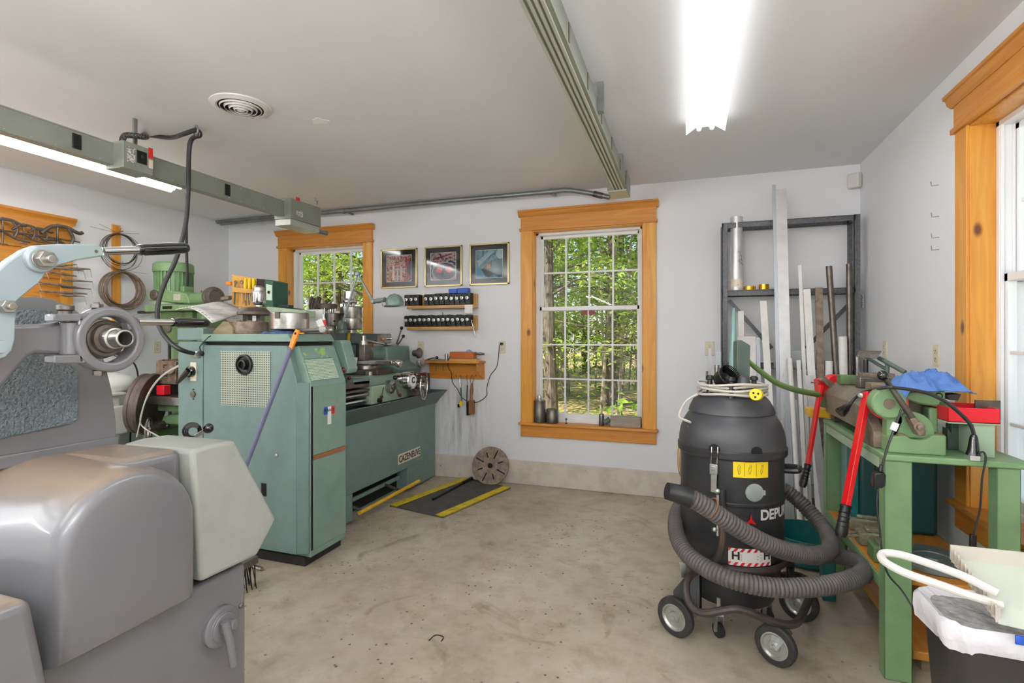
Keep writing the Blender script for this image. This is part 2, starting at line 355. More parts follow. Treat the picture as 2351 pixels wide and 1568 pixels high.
# ------------------------------------------------------------------ windows: local x along the wall, y outwards
gl = NT('window_glass'); gl.t.nodes.remove(gl.b)
tr = gl.n('ShaderNodeBsdfTransparent'); gg = gl.n('ShaderNodeBsdfGlossy'); gg.inputs['Roughness'].default_value = .02
fr = gl.n('ShaderNodeFresnel'); fr.inputs['IOR'].default_value = 1.35; mx = gl.n('ShaderNodeMixShader')
ge = gl.n('ShaderNodeNewGeometry'); gl.l(gl.math('MULTIPLY', fr.outputs[0], gl.math('SUBTRACT', 1.0, ge.outputs['Backfacing'])), mx.inputs[0]); gl.l(tr.outputs[0], mx.inputs[1]); gl.l(gg.outputs[0], mx.inputs[2]); gl.l(mx.outputs[0], gl.out.inputs[0]); MT['glass'] = gl.m
def window(name, loc, rz, woodh):
    r = bpy.data.objects.new(name, None); COL.objects.link(r); r['kind'] = 'structure'
    ORG[r.name] = V((0, 0, 0)); wx, wz = MT[woodh], MT['pine_z']
    o = .6; MB().box(-o, -HW+.006, -.022, 0, WZ0+.0, WZ1).build('window_casing', wz, r, bevel=.003)
    MB().box(HW-.006, o, -.022, 0, WZ0+.0, WZ1).build('window_casing', wz, r, bevel=.003)
    m = MB(); m.box(-o, o, -.026, 0, WZ1+.016, 2.475)
    m.box(-o-.012, o+.012, -.036, 0, WZ1-.006, WZ1+.018)
    m.prism([(-o-.004, -.03, 2.455), (-o-.02, -.058, 2.497), (-o-.02, -.062, 2.512), (o+.02, -.062, 2.512), (o+.02, -.058, 2.497), (o+.004, -.03, 2.455)], (0, .0001, 0))
    for sgn in (0,):
        pr = [(-.03, 2.455), (-.046, 2.47), (-.052, 2.492), (-.064, 2.498), (-.064, 2.513), (0, 2.513), (0, 2.455)]
        m.prism([(-o-.02, a, b) for a, b in pr], (2*o+.04, 0, 0))
    m.build('window_header', wx, r, bevel=.002)
    MB().box(-o-.018, o+.018, -.05, .09, WZ0-.02, WZ0+.004).build('window_sill', wx, r, bevel=.004)
    MB().box(-o, o, -.022, 0, .445, WZ0-.02).build('window_apron', wx, r, bevel=.003)
    m = MB(); m.box(-HW, -HW+.014, -.01, .085, WZ0, WZ1); m.box(HW-.014, HW, -.01, .085, WZ0, WZ1); m.box(-HW, HW, -.01, .085, WZ1-.014, WZ1); m.build('window_jamb', wz, r, bevel=.002)
    a = HW-.002; m = MB(); z0, z1 = WZ0+.003, WZ1-.004
    for x0, x1, q0, q1 in ((-a, -a+.034, z0, z1), (a-.034, a, z0, z1), (-a, a, z1-.03, z1), (-a, a, z0, z0+.03)): m.box(x0, x1, .085, .19, q0, q1)
    for s in (-1, 1): m.box(s*(a-.039)-.005, s*(a-.039)+.005, .086, .1, z0, z1); m.box(s*(a-.039)-.005, s*(a-.039)+.005, .13, .14, z0, z1)
    m.build('window_frame', MT['white'], r, bevel=.002)
    b = a-.036; zm = 1.615
    def sash(nm, y, q0, q1, rb, rt, rows):
        st = .026; m = MB()
        for x0, x1, p0, p1 in ((-b, -b+st, q0, q1), (b-st, b, q0, q1), (-b, b, q0, q0+rb), (-b, b, q1-rt, q1)): m.box(x0, x1, y, y+.034, p0, p1)
        sh = m.build(nm, MT['white'], r, bevel=.002)
        m = MB(); gx0, gx1, gz0, gz1 = -b+st, b-st, q0+rb, q1-rt
        for k in range(1, 4): x = gx0+(gx1-gx0)*k/4; m.box(x-.0075, x+.0075, y+.006, y+.028, gz0, gz1)
        for k in range(1, rows): z = gz0+(gz1-gz0)*k/rows; m.box(gx0, gx1, y+.007, y+.027, z-.0075, z+.0075)
        m.build('window_muntins', MT['white'], sh, bevel=.002)
        MB().box(gx0, gx1, y+.0165, y+.0175, gz0, gz1).build('window_glass', MT['glass'], sh)
    sash('upper_sash', .142, zm-.018, z1-.03, .036, .026, 2); sash('lower_sash', .102, z0+.03, zm+.02, .05, .036, 3)
    MB().box(-.06, .06, .098, .103, z0+.042, z0+.056).build('sash_lift', MT['white'], r, bevel=.001)
    if name == 'window_2':
        for s in (-1, 1): MB().box(s*.034-.026, s*.034+.026, .1, .1185, zm-.058, zm-.02).build('window_sticker', MT['stickerred'], r)
    r.location = loc; r.rotation_euler = (0, 0, rz); return r
window('window_1', (W1, YB, 0), 0, 'pine_x'); window('window_2', (W2, YB, 0), 0, 'pine_x'); window('window_3', (XR, W3, 0), -math.pi/2, 'pine_x')
# ================================================================== wood outside
lf = NT('leaf'); hue = lf.noise(1.1, 3, .6); hb = lf.noise(9, 2, .5)
lc = lf.ramp(lf.math('ADD', lf.math('MULTIPLY', hue, .55), lf.math('MULTIPLY', hb, .45)), [(.33, S('#4f7a26')), (.48, S('#86a83a')), (.58, S('#b4c454')), (.68, S('#d5d463'))])
lf.set(Base_Color=lc, Roughness=.5); tl = lf.n('ShaderNodeBsdfTranslucent'); lf.l(lc, tl.inputs[0]); mx = lf.n('ShaderNodeMixShader'); mx.inputs[0].default_value = .45
lf.l(lf.b.outputs[0], mx.inputs[1]); lf.l(tl.outputs[0], mx.inputs[2]); lf.l(mx.outputs[0], lf.out.inputs[0]); MT['leaf'] = lf.m
MT['leafshade'] = mk('leaf_shaded', '#2f4a1c', .6, c2='#56702a', vs=1.5)  # far foliage: its shadowed depth is put into darker greens
MT['bark'] = mk('bark', '#4f463b', .85, c2='#7d7263', vs=7, bump=.6, bs=26, stretch=(4, 4, .7)); MT['birch'] = mk('pale_bark', '#968c7c', .8, c2='#6d6456', vs=5, stretch=(1, 1, 3))
MT['forest'] = mk('forest_floor', '#b29a68', .9, c2='#74803f', vs=3, c3='#e6d6aa', vs3=6, t3=.56, bump=.6, bs=12)  # sunlit look of the leaf litter is put into these raised tones
struct(MB().box(-60, 40, YB+.21, 70, -.45, -.3).build('forest_ground', MT['forest']))
def leaves(m, c, rad, nl, size, rnd):
    for _ in range(nl):
        while True:
            p = V((rnd.uniform(-1, 1), rnd.uniform(-1, 1), rnd.uniform(-1, 1)))
            if .25 < p.length < 1: break
        p = V(c)+V((p.x*rad[0], p.y*rad[1], p.z*rad[2])); s = size*rnd.uniform(.6, 1.3)
        a = V((rnd.gauss(0, 1), rnd.gauss(0, 1), rnd.gauss(0, .5))).normalized(); b = a.cross(V((rnd.gauss(0, .5), rnd.gauss(0, .5), 1))).normalized()
        up = a.cross(b)*(s*.12)
        q = [p-a*s*.5, p-b*s*.22-up, p+a*s*.5, p+b*s*.22-up]
        v = [m.bm.verts.new(x) for x in q]; m.bm.faces.new(v[:3]); m.bm.faces.new((v[0], v[2], v[3]))
def tree(name, label, group, x, y, r, h, ncl, nl, size, bark, low, seed):
    rnd = random.Random(seed); t = thing(name, label, 'tree', (x, y, -.3), group)
    m = MB(); lean = V((rnd.uniform(-.05, .05), rnd.uniform(-.05, .05), 0))
    P = [V((x, y, -.32))+lean*z+V((rnd.gauss(0, .02), rnd.gauss(0, .02), z)) for z in [h*k/8 for k in range(9)]]
    m.tube(P, [r*(1-.08*k) for k in range(9)], 9)
    br = []
    for k in range(ncl):
        z = rnd.uniform(low, h); an = rnd.uniform(0, 6.28); L = rnd.uniform(.5, 2.3)
        b0 = V((x, y, z-.3))+lean*z; b1 = b0+V((math.cos(an)*L, math.sin(an)*L, rnd.uniform(-.1, .7)))
        m.tube([b0, (b0+b1)/2+V((0, 0, .12)), b1], [r*.22, r*.14, .012], 5); br.append(b1)
    m.build('trunk', MT[bark], t)
    m = MB()
    for b1 in br: leaves(m, b1, (rnd.uniform(.7, 1.3), rnd.uniform(.7, 1.3), rnd.uniform(.25, .5)), nl, size, rnd)
    m.build('foliage', MT['leaf'], t); return t
TA = 'broadleaf tree with dark trunk and yellow-green leaves outside the back windows'; TB = 'slim pale-barked tree in the wood outside the back windows'
trees = [(-2.35, 9.2, .13, 0), (-1.75, 12.5, .17, 0), (-3.2, 14, .12, 1), (-.7, 10.5, .09, 1), (-1.15, 16, .2, 0), (-4.8, 11.5, .15, 0), (-6.2, 9.0, .14, 0), (-7.4, 12.5, .17, 0), (-9.0, 15, .16, 0), (-5.6, 17, .12, 1), (-2.6, 20, .2, 0), (-10.5, 19, .2, 0), (.3, 14, .12, 1), (-4.3, 23, .2, 0), (-8, 22, .2, 0), (-13, 24, .2, 0), (-.2, 22, .18, 0), (-11.8, 14.5, .15, 0), (-7.9, 10.3, .1, 0), (-9.9, 12.2, .12, 0), (-8.7, 17.5, .14, 0)]
for i, (x, y, r, k) in enumerate(trees):
    tree('pale_tree' if k else 'broadleaf_tree', TB if k else TA, 'pale trees of the wood' if k else 'broadleaf trees of the wood', x, y, r, R.uniform(7, 10), 34, 150, .125 if y < 13 else .17, 'birch' if k else 'bark', .8 if i % 2 else 2.0, 100+i)
for i, (x, y, r) in enumerate(((7, 1.5, .14), (9, 5, .18), (11, -1, .16), (13, 8, .2), (6.5, 8.5, .12), (10, 13, .18))): tree('yard_tree', 'broadleaf tree in the yard beyond the right-hand window', 'trees in the yard', x, y, r, R.uniform(7, 9), 30, 120, .17, 'bark', .9, 300+i)
m = MB(); rn = random.Random(3)
for k in range(130):
    y = rn.uniform(7, 30); x = -.19*y+rn.uniform(-.75, .28)*y*.9; h = rn.uniform(.15, .8); leaves(m, (x, y, -.3+h*.6), (h*1.2, h*1.2, h*.55), 34, .17, rn)
o = m.build('undergrowth', MT['leaf']); o['kind'] = 'stuff'; tag(o, 'low green undergrowth on the woodland floor outside', 'undergrowth')
m = MB()
for k in range(60):
    y = rn.uniform(9, 32); x = -.19*y+rn.uniform(-.7, .25)*y; l = V((rn.uniform(-.25, .25), 0, 0)); m.tube([(x, y, -.3), V((x, y, 2.2))+l, V((x, y, 5))+l*3], [.035, .028, .012], 5)
o = m.build('saplings', MT['birch']); o['kind'] = 'stuff'; tag(o, 'thin bare saplings between the trees outside', 'saplings')
m = MB()
for k in range(46):
    x = -34+k*.9+rn.uniform(-.3, .3); y = 33+rn.uniform(0, 5)
    for j in range(4): leaves(m, (x, y, .6+j*2.0+rn.uniform(-.5, .5)), (1.4, 1.0, 1.2), 42, .55, rn)
o = m.build('distant_woods', MT['leafshade']); o['kind'] = 'stuff'; tag(o, 'distant leafy wood closing off the view outside', 'woods')
struct(MB().box(XR+.21, 60, YF-.2, YB+.2, -.45, -.3).build('yard_ground', mk('yard', '#dfe3dc', .9)))
# ================================================================== ceiling fittings
em = NT('lens_glow'); em.t.nodes.remove(em.b); e = em.n('ShaderNodeEmission'); e.inputs[0].default_value = (1, 1, 1, 1); e.inputs[1].default_value = LAMP*.13; em.l(e.outputs[0], em.out.inputs[0]); MT['wing'] = em.m
MT['refl'] = mk('reflector_white', '#f4f4f2', .35)
em = NT('fluorescent'); em.t.nodes.remove(em.b); e = em.n('ShaderNodeEmission'); e.inputs[0].default_value = (1, 1, 1, 1); e.inputs[1].default_value = LAMP; em.l(e.outputs[0], em.out.inputs[0]); MT['lamp'] = em.m
em = NT('fluorescent_tube'); em.t.nodes.remove(em.b); e = em.n('ShaderNodeEmission'); e.inputs[0].default_value = (1, 1, 1, 1); e.inputs[1].default_value = LAMP; em.l(e.outputs[0], em.out.inputs[0]); MT['tube'] = em.m
def fixture(label, x0, x1, y0, y1, z, zt):
    t = thing('strip_light', label, 'ceiling light', ((x0+x1)/2, (y0+y1)/2, zt), None); xc = (x0+x1)/2; hw = (x1-x0)/2
    MB().prism([(xc-.05, y0+.01, zt), (xc-.05, y0+.01, z+.03), (xc+.05, y0+.01, z+.03), (xc+.05, y0+.01, zt)], (0, y1-y0-.02, 0)).build('lamp_housing', MT['white'], t)
    m = MB()
    for s in (-1, 1): m.prism([(xc+s*.05, y0, z+.032), (xc+s*hw, y0, z-.012), (xc+s*hw, y0, z-.016), (xc+s*.05, y0, z+.026)], (0, y1-y0, 0))
    m.build('lens_wing', MT['wing'], t)
    MB().box(xc-.068, xc+.068, y0+.02, y1-.02, z+.014, z+.03).build('lamp_tray', MT['refl'], t)
    for s in (-1, 1): MB().cyl((xc+s*.036, y0+.03, z+.002), (xc+s*.036, y1-.03, z+.002), .013, n=10).build('lamp_tube', MT['tube'], t)
    return t
fixture('white strip light on the ceiling right of the right-hand busway', -.005, .215, .75, 3.3, 2.6, ZC)
fixture('strip light glowing behind the left busway', -4.07, -3.85, .2, 3.12, 2.575, ZC)
em = NT('added_fill_tube'); em.t.nodes.remove(em.b); e = em.n('ShaderNodeEmission'); e.inputs[1].default_value = LAMP*7.5; em.l(e.outputs[0], em.out.inputs[0]); MT['filltube'] = em.m
def added_pendant(label, x, y0, y1, z):  # unseen hanging uplights, added to brighten the ceiling
    t = thing('added_fill_light', label, 'ceiling light', (x, (y0+y1)/2, z))
    MB().box(x-.07, x+.07, y0, y1, z-.012, z).build('lamp_tray', MT['refl'], t, bevel=.002)
    for s in (-1, 1): MB().cyl((x+s*.045, y0+.04, z+.028), (x+s*.045, y1-.04, z+.028), .013, n=10).build('lamp_tube', MT['filltube'], t)
    for y in (y0+.1, y1-.1): MB().cyl((x, y, z), (x, y, ZC), .003, n=6).build('suspension_wire', MT['galv'], t)
for x, nm in ((-3.7, 'left'), (-1.7, 'middle'), (.3, 'right')): added_pendant('added bare-tube fill light hanging unseen behind the camera, '+nm+' of three', x, -2.6, .0, 2.08)
# round ceiling vent
vc = PZ(553, 243, ZC); t = thing('ceiling_vent', 'round white ceiling vent with concentric dark slots', 'vent', vc)
MB().lathe(vc, (0, 0, -1), [(.11, 0), (.158, .0), (.156, .006), (.128, .018), (.118, .012)]).build('vent_flange', MT['white_plastic'], t)
MB().lathe(vc-V((0, 0, .0125)), (0, 0, -1), [(.118, 0), (.118, .001)]).build('vent_throat', MT['hole'], t)
for rr, dz in ((.112, .016), (.088, .02), (.064, .024), (.04, .027)):
    MB().lathe_closed(vc-V((0, 0, dz-.012)), (0, 0, -1), [(rr-.009, .016), (rr-.007, .018), (rr, .004), (rr-.002, .002)], 36).build('vent_ring', MT['white_plastic'], t)
MB().lathe(vc-V((0, 0, .02)), (0, 0, -1), [(.02, -.008), (.022, .008), (.008, .014), (.0, .015)]).build('vent_centre', MT['white_plastic'], t)
pc = PZ(734, 278, ZC); m = MB(); m.prism([pc+V((math.cos(a)*.05*(1+.35*math.sin(3*a)), math.sin(a)*.04*(1+.3*math.cos(5*a)), -.0015)) for a in [k*.349 for k in range(18)]], (0, 0, .0015))
tag(m.build('plaster_patch', MT['white']), 'small splash of white filler on the ceiling beside the vent', 'patch')
# ---- left busway
BX0, BX1, BZ0, BZ1 = -3.155, -3.1, 2.337, 2.462
t = thing('busway', 'long grey-green busway hung along the left with a black wall of cable plug-ins', 'busway', (-3.13, 2, 2.4))
t['label'] = 'long grey-green busway duct hung from the ceiling on the left'
m = MB(); m.box(BX0, BX1, -1.5, 3.36, BZ0+.006, BZ1-.006); m.box(BX0-.006, BX1+.004, -1.5, 3.36, BZ1-.007, BZ1); m.box(BX0-.006, BX1+.004, -1.5, 3.36, BZ0, BZ0+.007); m.build('duct', MT['duct'], t, bevel=.001)
for k in range(23):
    y = .9+k*.106
    for z in (BZ1-.016, BZ0+.014): MB().sphere((BX1+.001, y, z), .0036, n=6).build('rivet', MT['zinc'], t)
for px in (176, 522):
    p = PX(px, 320 if px < 200 else 432, BX1); m = MB(); m.box(BX1-.01, BX1+.006, p.y-.021, p.y+.021, BZ0+.025, BZ1-.02); so_ = m.build('tap_off_socket', MT['slate'] if 0 else MT['black'], t, bevel=.002)
    m = MB()
    for k in range(4): m.box(BX1+.004, BX1+.0075, p.y-.006, p.y+.012, BZ0+.035+k*.018, BZ0+.043+k*.018)
    m.build('socket_slots', MT['hole'], t)
MB().box(BX0+.02, BX1-.02, 2.16, 2.18, BZ1, ZC).build('hanger', MT['galv'], t); MB().box(BX0+.01, BX1-.01, .4, .44, BZ1, ZC).build('hanger', MT['galv'], t)
E0, E1 = PX(668, 480, -3.03).y, PX(737, 480, -3.03).y
t2 = thing('busway_end_box', 'grey-green end feed box with red label on the left busway', 'electrical box', (-3.1, (E0+E1)/2, 2.4))
m = MB(); m.box(-3.2, -3.03, E0, E1, BZ0-.02, BZ1+.02); m.build('box_body', MT['duct'], t2, bevel=.003)
MB().box(-3.2, -3.045, E0+.01, E1-.005, BZ0-.07, BZ0-.02).build('box_bottom', MT['ductlt'], t2, bevel=.002)
def decalX(px, py, w_, h_, X, mat, parent, nm='label_sticker', th=.0015):
    p = PX(px, py, X); return MB().box(X-.001, X+th, p.y-w_/2, p.y+w_/2, p.z-h_/2, p.z+h_/2).build(nm, mat, parent)
PL = mk('printed_label', '#d9d6cc', .5, c2='#5c5a55', vs=160, lo=.5, hi=.55, stretch=(1, .5, 1.6)); MT['label'] = PL
decalX(684, 457, .045, .028, -3.03, MT['red'], t2); decalX(726, 462, .045, .045, -3.03, PL, t2); decalX(688, 491, .075, .045, -3.03, PL, t2)
# plug-in unit
U0, U1 = PX(283, 360, -3.02).y, PX(352, 360, -3.02).y; uz0, uz1 = BZ0-.02, 2.47
t3 = thing('busway_plug_unit', 'grey plug-in switch box with red tag clipped on the left busway', 'electrical box', (-3.06, U0, 2.4))
MB().box(BX0-.01, -3.02, U0, U1, uz0, uz1).build('box_body', MT['duct'], t3, bevel=.003)
decalX(301, 356, .045, .085, -3.02, PL, t3); decalX(346, 352, .026, .062, -3.02, MT['red'], t3); decalX(346, 377, .026, .05, -3.02, MT['ivory'], t3)
p = PX(325, 362, -3.02); MB().box(-3.02, -3.014, p.y-.028, p.y+.028, p.z-.036, p.z+.036).build('breaker_panel', MT['black'], t3, bevel=.001); MB().box(-3.016, -3.005, p.y-.006, p.y+.006, p.z-.008, p.z+.012).build('breaker_toggle', MT['rubber'], t3, bevel=.001)
# black cable from the plug unit over a ceiling hook down to the lathe
hk = PZ(450, 288, ZC); pu = V((-3.06, U0+.02, 2.47))
t4 = thing('power_cable', 'thick black cable looping from busway over ceiling hook down to lathe', 'cable', pu)
LE = 2.425
down = [pu, pu+V((.005, .02, .045)), pu+V((.02, .12, .07)), PD(330, 309, 3.33)*1, PD(390, 316, 3.28), hk+V((-.06, -.03, -.055)), hk+V((0, 0, -.03)), hk+V((.02, .01, -.06))]
low_ = [PD(436, 330, 3.2), PD(432, 440, 3.2), PD(425, 520, 3.2), PD(404, 595, 3.2), PD(378, 650, 3.18), PD(363, 700, 3.15), PD(364, 745, 3.12), PD(385, 780, 3.1), PD(415, 803, 3.1), V((PY(452, 812, LE).x, LE-.01, PY(452, 812, LE).z))]
MB().tube(spl(down+low_, 7), .0135, 10).build('cable', MT['cable'], t4)
m = MB(); m.tube(spl(down[:4], 7), .0165, 10); m.build('cable_grip', mk('grip_mesh', '#1c1c1d', .5, c2='#6d6d6a', vs=140, lo=.5, hi=.56), t4)
g = low_[-1]; MB().cyl(g+V((-.02, -.0, .0)), g+V((.03, .0, -.005)), .022, n=12).build('gland', MT['zinc'], t4)
m = MB(); m.torus(hk+V((0, 0, -.035)), (.3, 1, 0), .026, .005, 20, 6); m.cyl(hk, hk+V((0, 0, -.012)), .008)
tag(m.build('ceiling_hook', MT['galv']), 'small steel ring hook in the ceiling holding the black cable', 'hook')
# ---- right busway
RX0, RX1 = -.52, -.435; rz0, rz1 = 2.478, 2.585
t = thing('busway', 'grey busway duct with ribbed underside ending above the tall window', 'busway', (-.48, 2, 2.5))
m = MB(); m.box(RX0, RX1, -1.8, 4.15, rz0+.008, rz1); m.build('duct', MT['duct'], t, bevel=.001)
m = MB()
for k, x in enumerate((RX0-.012, RX0+.012, RX0+.034, RX0+.056)): m.box(x, x+.012, -1.8, 4.08, rz0-.002, rz0+.01)
m.build('bottom_ribs', MT['ductlt'], t, bevel=.001)
for y in (1.95, 2.35, 2.75, 3.15, 3.55, 3.9): MB().box(RX1-.002, RX1+.003, y, y+.012, rz0+.02, rz1-.01).build('joint_strip', MT['steeldk'], t)
MB().box(RX1, RX1+.03, 2.62, 2.66, rz0+.03, ZC).build('hanger', MT['galv'], t); MB().box(RX0, RX1, 3.7, 3.74, rz1, ZC).build('hanger', MT['galv'], t)
q0, q1 = PZ(1394, 438, 2.475), PZ(1411, 461, 2.475)
t = thing('busway_end_box', 'grey end box of the busway just above the tall window', 'electrical box', (q0.x+.07, q0.y+.1, 2.47))
MB().box(q0.x, q0.x+.15, q0.y, q0.y+.235, 2.475, 2.615).build('box_body', MT['duct'], t, bevel=.003)
MB().box(q0.x+.006, q0.x+.144, q0.y+.006, q0.y+.229, 2.468, 2.476).build('box_lid', MT['ductlt'], t, bevel=.001)
# conduit on the back wall
t = thing('conduit', 'grey steel conduit running along the top of the back wall', 'pipe', (-2, 4.36, 2.58))
yc = 4.36; zc_ = 2.592
P = spl([PY(498, 509, yc), PY(760, 487, yc), PY(1000, 464, yc), PY(1255, 441, yc), PY(1300, 437, yc), PY(1345, 442, yc), PY(1400, 453, yc)], 6)
MB().tube(P, .021, 12).build('pipe', MT['galv'], t)
MB().cyl(PY(1363, 445, yc), PY(1384, 450, yc), .026, n=12).build('coupling', MT['steeldk'], t); MB().cyl(PY(498, 509, yc), PY(506, 508, yc), .026, n=12).build('end_cap', MT['galv'], t)
for px, py in ((790, 485), (1266, 440)):
    p = PY(px, py, yc); m = MB(); m.cyl(p+V((-.012, 0, 0)), p+V((.012, 0, 0)), .026, n=12); m.box(p.x-.01, p.x+.01, yc, YB, p.z-.008, p.z+.008); m.build('pipe_strap', MT['galv'], t)
t = thing('conduit_branch', 'short second grey pipe behind the left end box', 'pipe', (-3.2, 4.3, 2.5))
MB().tube([PY(507, 515, 4.33), PY(660, 500, 4.33)], .015, 10).build('pipe', MT['galv'], t)
m = MB(); m.tube([V((-3.1, E1-.01, BZ0-.04)), V((-3.1, E1+.05, BZ0-.045)), V((-3.06, E1+.12, BZ0-.05))], .022, 12)
tag(m.build('cable_gland', MT['galv']), 'grey pipe stub poking out of the left end box', 'pipe')
# corner sensor, hooks, outlets
p = PX(1967, 417, 1.2); t = thing('corner_sensor', 'white motion sensor high in the back right corner', 'sensor', p)
d = V((-.7, -.7, 0)).normalized(); M = basis(V((XR-.05, YB-.04, 2.527)), (d.y, -d.x, 0), (0, 0, 1))
MB().cbox((0, 0, 0), (.075, .105, .045), None).build('tmp', MT['white_plastic']) if 0 else None
m = MB(); m.box(-.042, .042, -.055, .055, -.02, .028, M); m.build('sensor_body', MT['white_plastic'], t, bevel=.008)
m = MB(); m.box(-.03, .03, -.02, .04, .028, .032, M); m.build('sensor_lens', MT['white'], t, bevel=.004)
for i, (px, py) in enumerate(((2155, 425), (2156, 497), (2156, 545), (2156, 573))):
    p = PX(px, py, XR); m = MB(); m.tube([p+V((0, -.0, .0)), p+V((-.02, -.0, 0)), p+V((-.03, 0, -.002)), p+V((-.034, 0, .022))], .0022, 6)
    tag(m.build('wall_hook', MT['steel']), ['topmost', 'second from the top', 'third from the top', 'lowest'][i]+' of four small wire hooks on the right wall', 'hook')
def outlet(px, py, side, label, plug=False):
    ax = {'b': ((1, 0, 0), PY(px, py, YB)), 'r': ((0, -1, 0), PX(px, py, XR)), 'l': ((0, 1, 0), PX(px, py, XL))}[side]
    M = basis(ax[1], ax[0], (0, 0, 1)); t = thing('wall_outlet', label, 'outlet', ax[1])
    m = MB(); m.box(-.036, .036, -.058, .058, 0, .006, M); m.build('cover_plate', MT['ivory'], t, bevel=.003)
    for s in (-1, 1):
        m = MB(); m.lathe(M @ V((0, s*.021, .005)), M.to_3x3() @ V((0, 0, 1)), [(.016, 0), (.016, .003)], 16); so_ = m.build('socket', MT['ivory'], t)
        m = MB()
        for x, y, w_, h_ in ((-.007, .004, .0025, .009), (.006, .004, .0025, .009), (0, -.008, .005, .005)): m.box(x-w_/2, x+w_/2, s*.021+y-h_/2, s*.021+y+h_/2, .0078, .0088, M)
        m.build('socket_slots', MT['hole'], t)
    return t, M
outlet(967, 797, 'b', 'ivory wall outlet partly behind the lathe tailstock'); outlet(1153, 797, 'b', 'ivory wall outlet with a black plug left of the tall window')
outlet(1629, 800, 'b', 'ivory wall outlet between the tall window and metal stock rack'); outlet(360, 797, 'l', 'ivory wall outlet on the left wall below the wire coils')
outlet(2033, 803, 'r', 'ivory wall outlet on the right wall nearest the back corner'); outlet(2151, 816, 'r', 'larger ivory wall outlet on the right wall close to the window trim')
# ================================================================== big grey lathe in the left foreground (spindle along X)
G = thing('capstan_lathe', 'large grey machine filling the left foreground with two black-handled levers', 'machine', (-1.9, .85, 0))
MB().box(-2.7, -1.27, .2, 1.213, 0, .667).build('base', MT['grey'], G, bevel=.012)
pr = PXs([(440, 1035), (480, 1021), (540, 1010), (635, 1188), (634, 1196), (592, 1276), (462, 1338)], -1.25)
MB().prism(pr, (-.27, 0, 0)).build('end_cover', MT['cover'], G, bevel=.012, seg=3)
def arch(X, ins, cy=.848, r=.166, zt=1.042, zb=.668, sl=0.0):
    r2 = r-ins; zs = zt-r; P = [(X, cy+r2+sl*.3, zb+ins*.3), (X, cy+r2+sl*.15, (zb+zs)/2)]
    for k in range(17): a = math.pi*k/16; P.append((X, cy+r2*math.cos(a), zs+r2*math.sin(a)))
    P += [(X, cy-r2-sl*.15, (zb+zs)/2), (X, cy-r2-sl*.3, zb+ins*.3)]; return P
rings = [arch(-1.218, .034), arch(-1.221, .02), arch(-1.232, .008), arch(-1.25, 0), arch(-1.33, 0, .85, .168, 1.044), arch(-1.42, 0, .84, .185, 1.05), arch(-1.55, 0, .83, .2, 1.056), arch(-2.6, 0, .82, .215, 1.062)]
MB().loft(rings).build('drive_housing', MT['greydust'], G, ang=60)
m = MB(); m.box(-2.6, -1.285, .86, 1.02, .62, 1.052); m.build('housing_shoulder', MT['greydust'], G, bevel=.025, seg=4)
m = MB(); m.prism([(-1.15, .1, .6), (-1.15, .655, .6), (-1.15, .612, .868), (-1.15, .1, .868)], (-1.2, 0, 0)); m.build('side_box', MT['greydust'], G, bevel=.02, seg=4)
hp = [(-1.53, .82+d, z) for d, z in ((.19, 1.055), (.188, 1.12), (.178, 1.2), (.16, 1.28), (.145, 1.33))]
hp += [(-1.53, .82+.14*math.cos(a), 1.322+.13*math.sin(a)) for a in [math.pi*k/12 for k in range(13)]]
hp += [(-1.53, .82-d, z) for d, z in ((.145, 1.33), (.16, 1.28), (.178, 1.2), (.188, 1.12), (.19, 1.055))]
MB().prism(hp, (-.95, 0, 0)).build('headstock', MT['grey'], G, bevel=.018, seg=3, ang=50)
MB().prism([(-1.52, y, z) for y, z in ((.645, 1.04), (1.012, 1.04), (1.012, 1.072), (.645, 1.072))], (-.98, 0, 0)).build('headstock_foot', MT['grey'], G, bevel=.004)
p0 = [PX(*q, -1.522) for q in ((-150, 1040), (171, 972), (181, 958), (181, 855), (135, 812), (75, 815), (-30, 850), (-150, 880))]
MB().prism(p0, (-.02, 0, 0)).build('textured_panel', MT['greyham'], G, bevel=.004, seg=2)
q = [(-1.6, .82+.118*math.cos(a), 1.325+.1*math.sin(a)) for a in [math.pi*k/10 for k in range(11)]]
MB().prism([(-1.518, y, z) for _, y, z in [(0, .82+.1*math.cos(a), 1.345+.075*math.sin(a)) for a in [math.pi*k/12 for k in range(13)]]], (-.015, 0, 0)).build('arch_panel', MT['greyham'], G)
# yoke bracket
XB = -1.325
MB().prism(PXs([(35, 746), (122, 743), (139, 738), (170, 738), (170, 815), (130, 814), (82, 811), (67, 818), (30, 860), (-40, 945), (-160, 1000), (-160, 760), (-40, 748)], XB), (-.05, 0, 0)).build('yoke_bracket', MT['grey'], G, bevel=.008, seg=3)
hb = PX(160, 776, XB); m = MB(); m.cyl(PX(160, 739, XB), PX(160, 815, XB), .02, n=18); m.build('hinge_barrel', MT['grey'], G, bevel=.003)
m = MB(); m.cyl(PX(150, 738, XB), PX(150, 705, XB), .011, n=14); k0 = PX(150, 718, XB); m.lathe(k0, (0, 0, 1), [(.012, -.012), (.0125, .004), (.0165, .006), (.0165, .016), (.012, .018)], 14); m.build('hinge_screw', MT['steeldk'], G, bevel=.001)
XYK = -1.305; rc = PX(252, 779, XYK)
Yk = MB(); Yk.lathe_closed(rc+V((-.03, 0, 0)), (1, 0, 0), [(.056, 0), (.076, 0), (.078, .006), (.078, .036), (.074, .042), (.058, .042), (.055, .036)], 44)
for y0, y1 in ((721, 738), (816, 834)): Yk.prism(PXs([(124, y0), (210, y0-2), (214, y1), (124, y1)], XYK+.008), (-.034, 0, 0))
Yk.prism(PXs([(181, 724), (193, 724), (193, 832), (181, 832)], XYK+.008), (-.034, 0, 0))
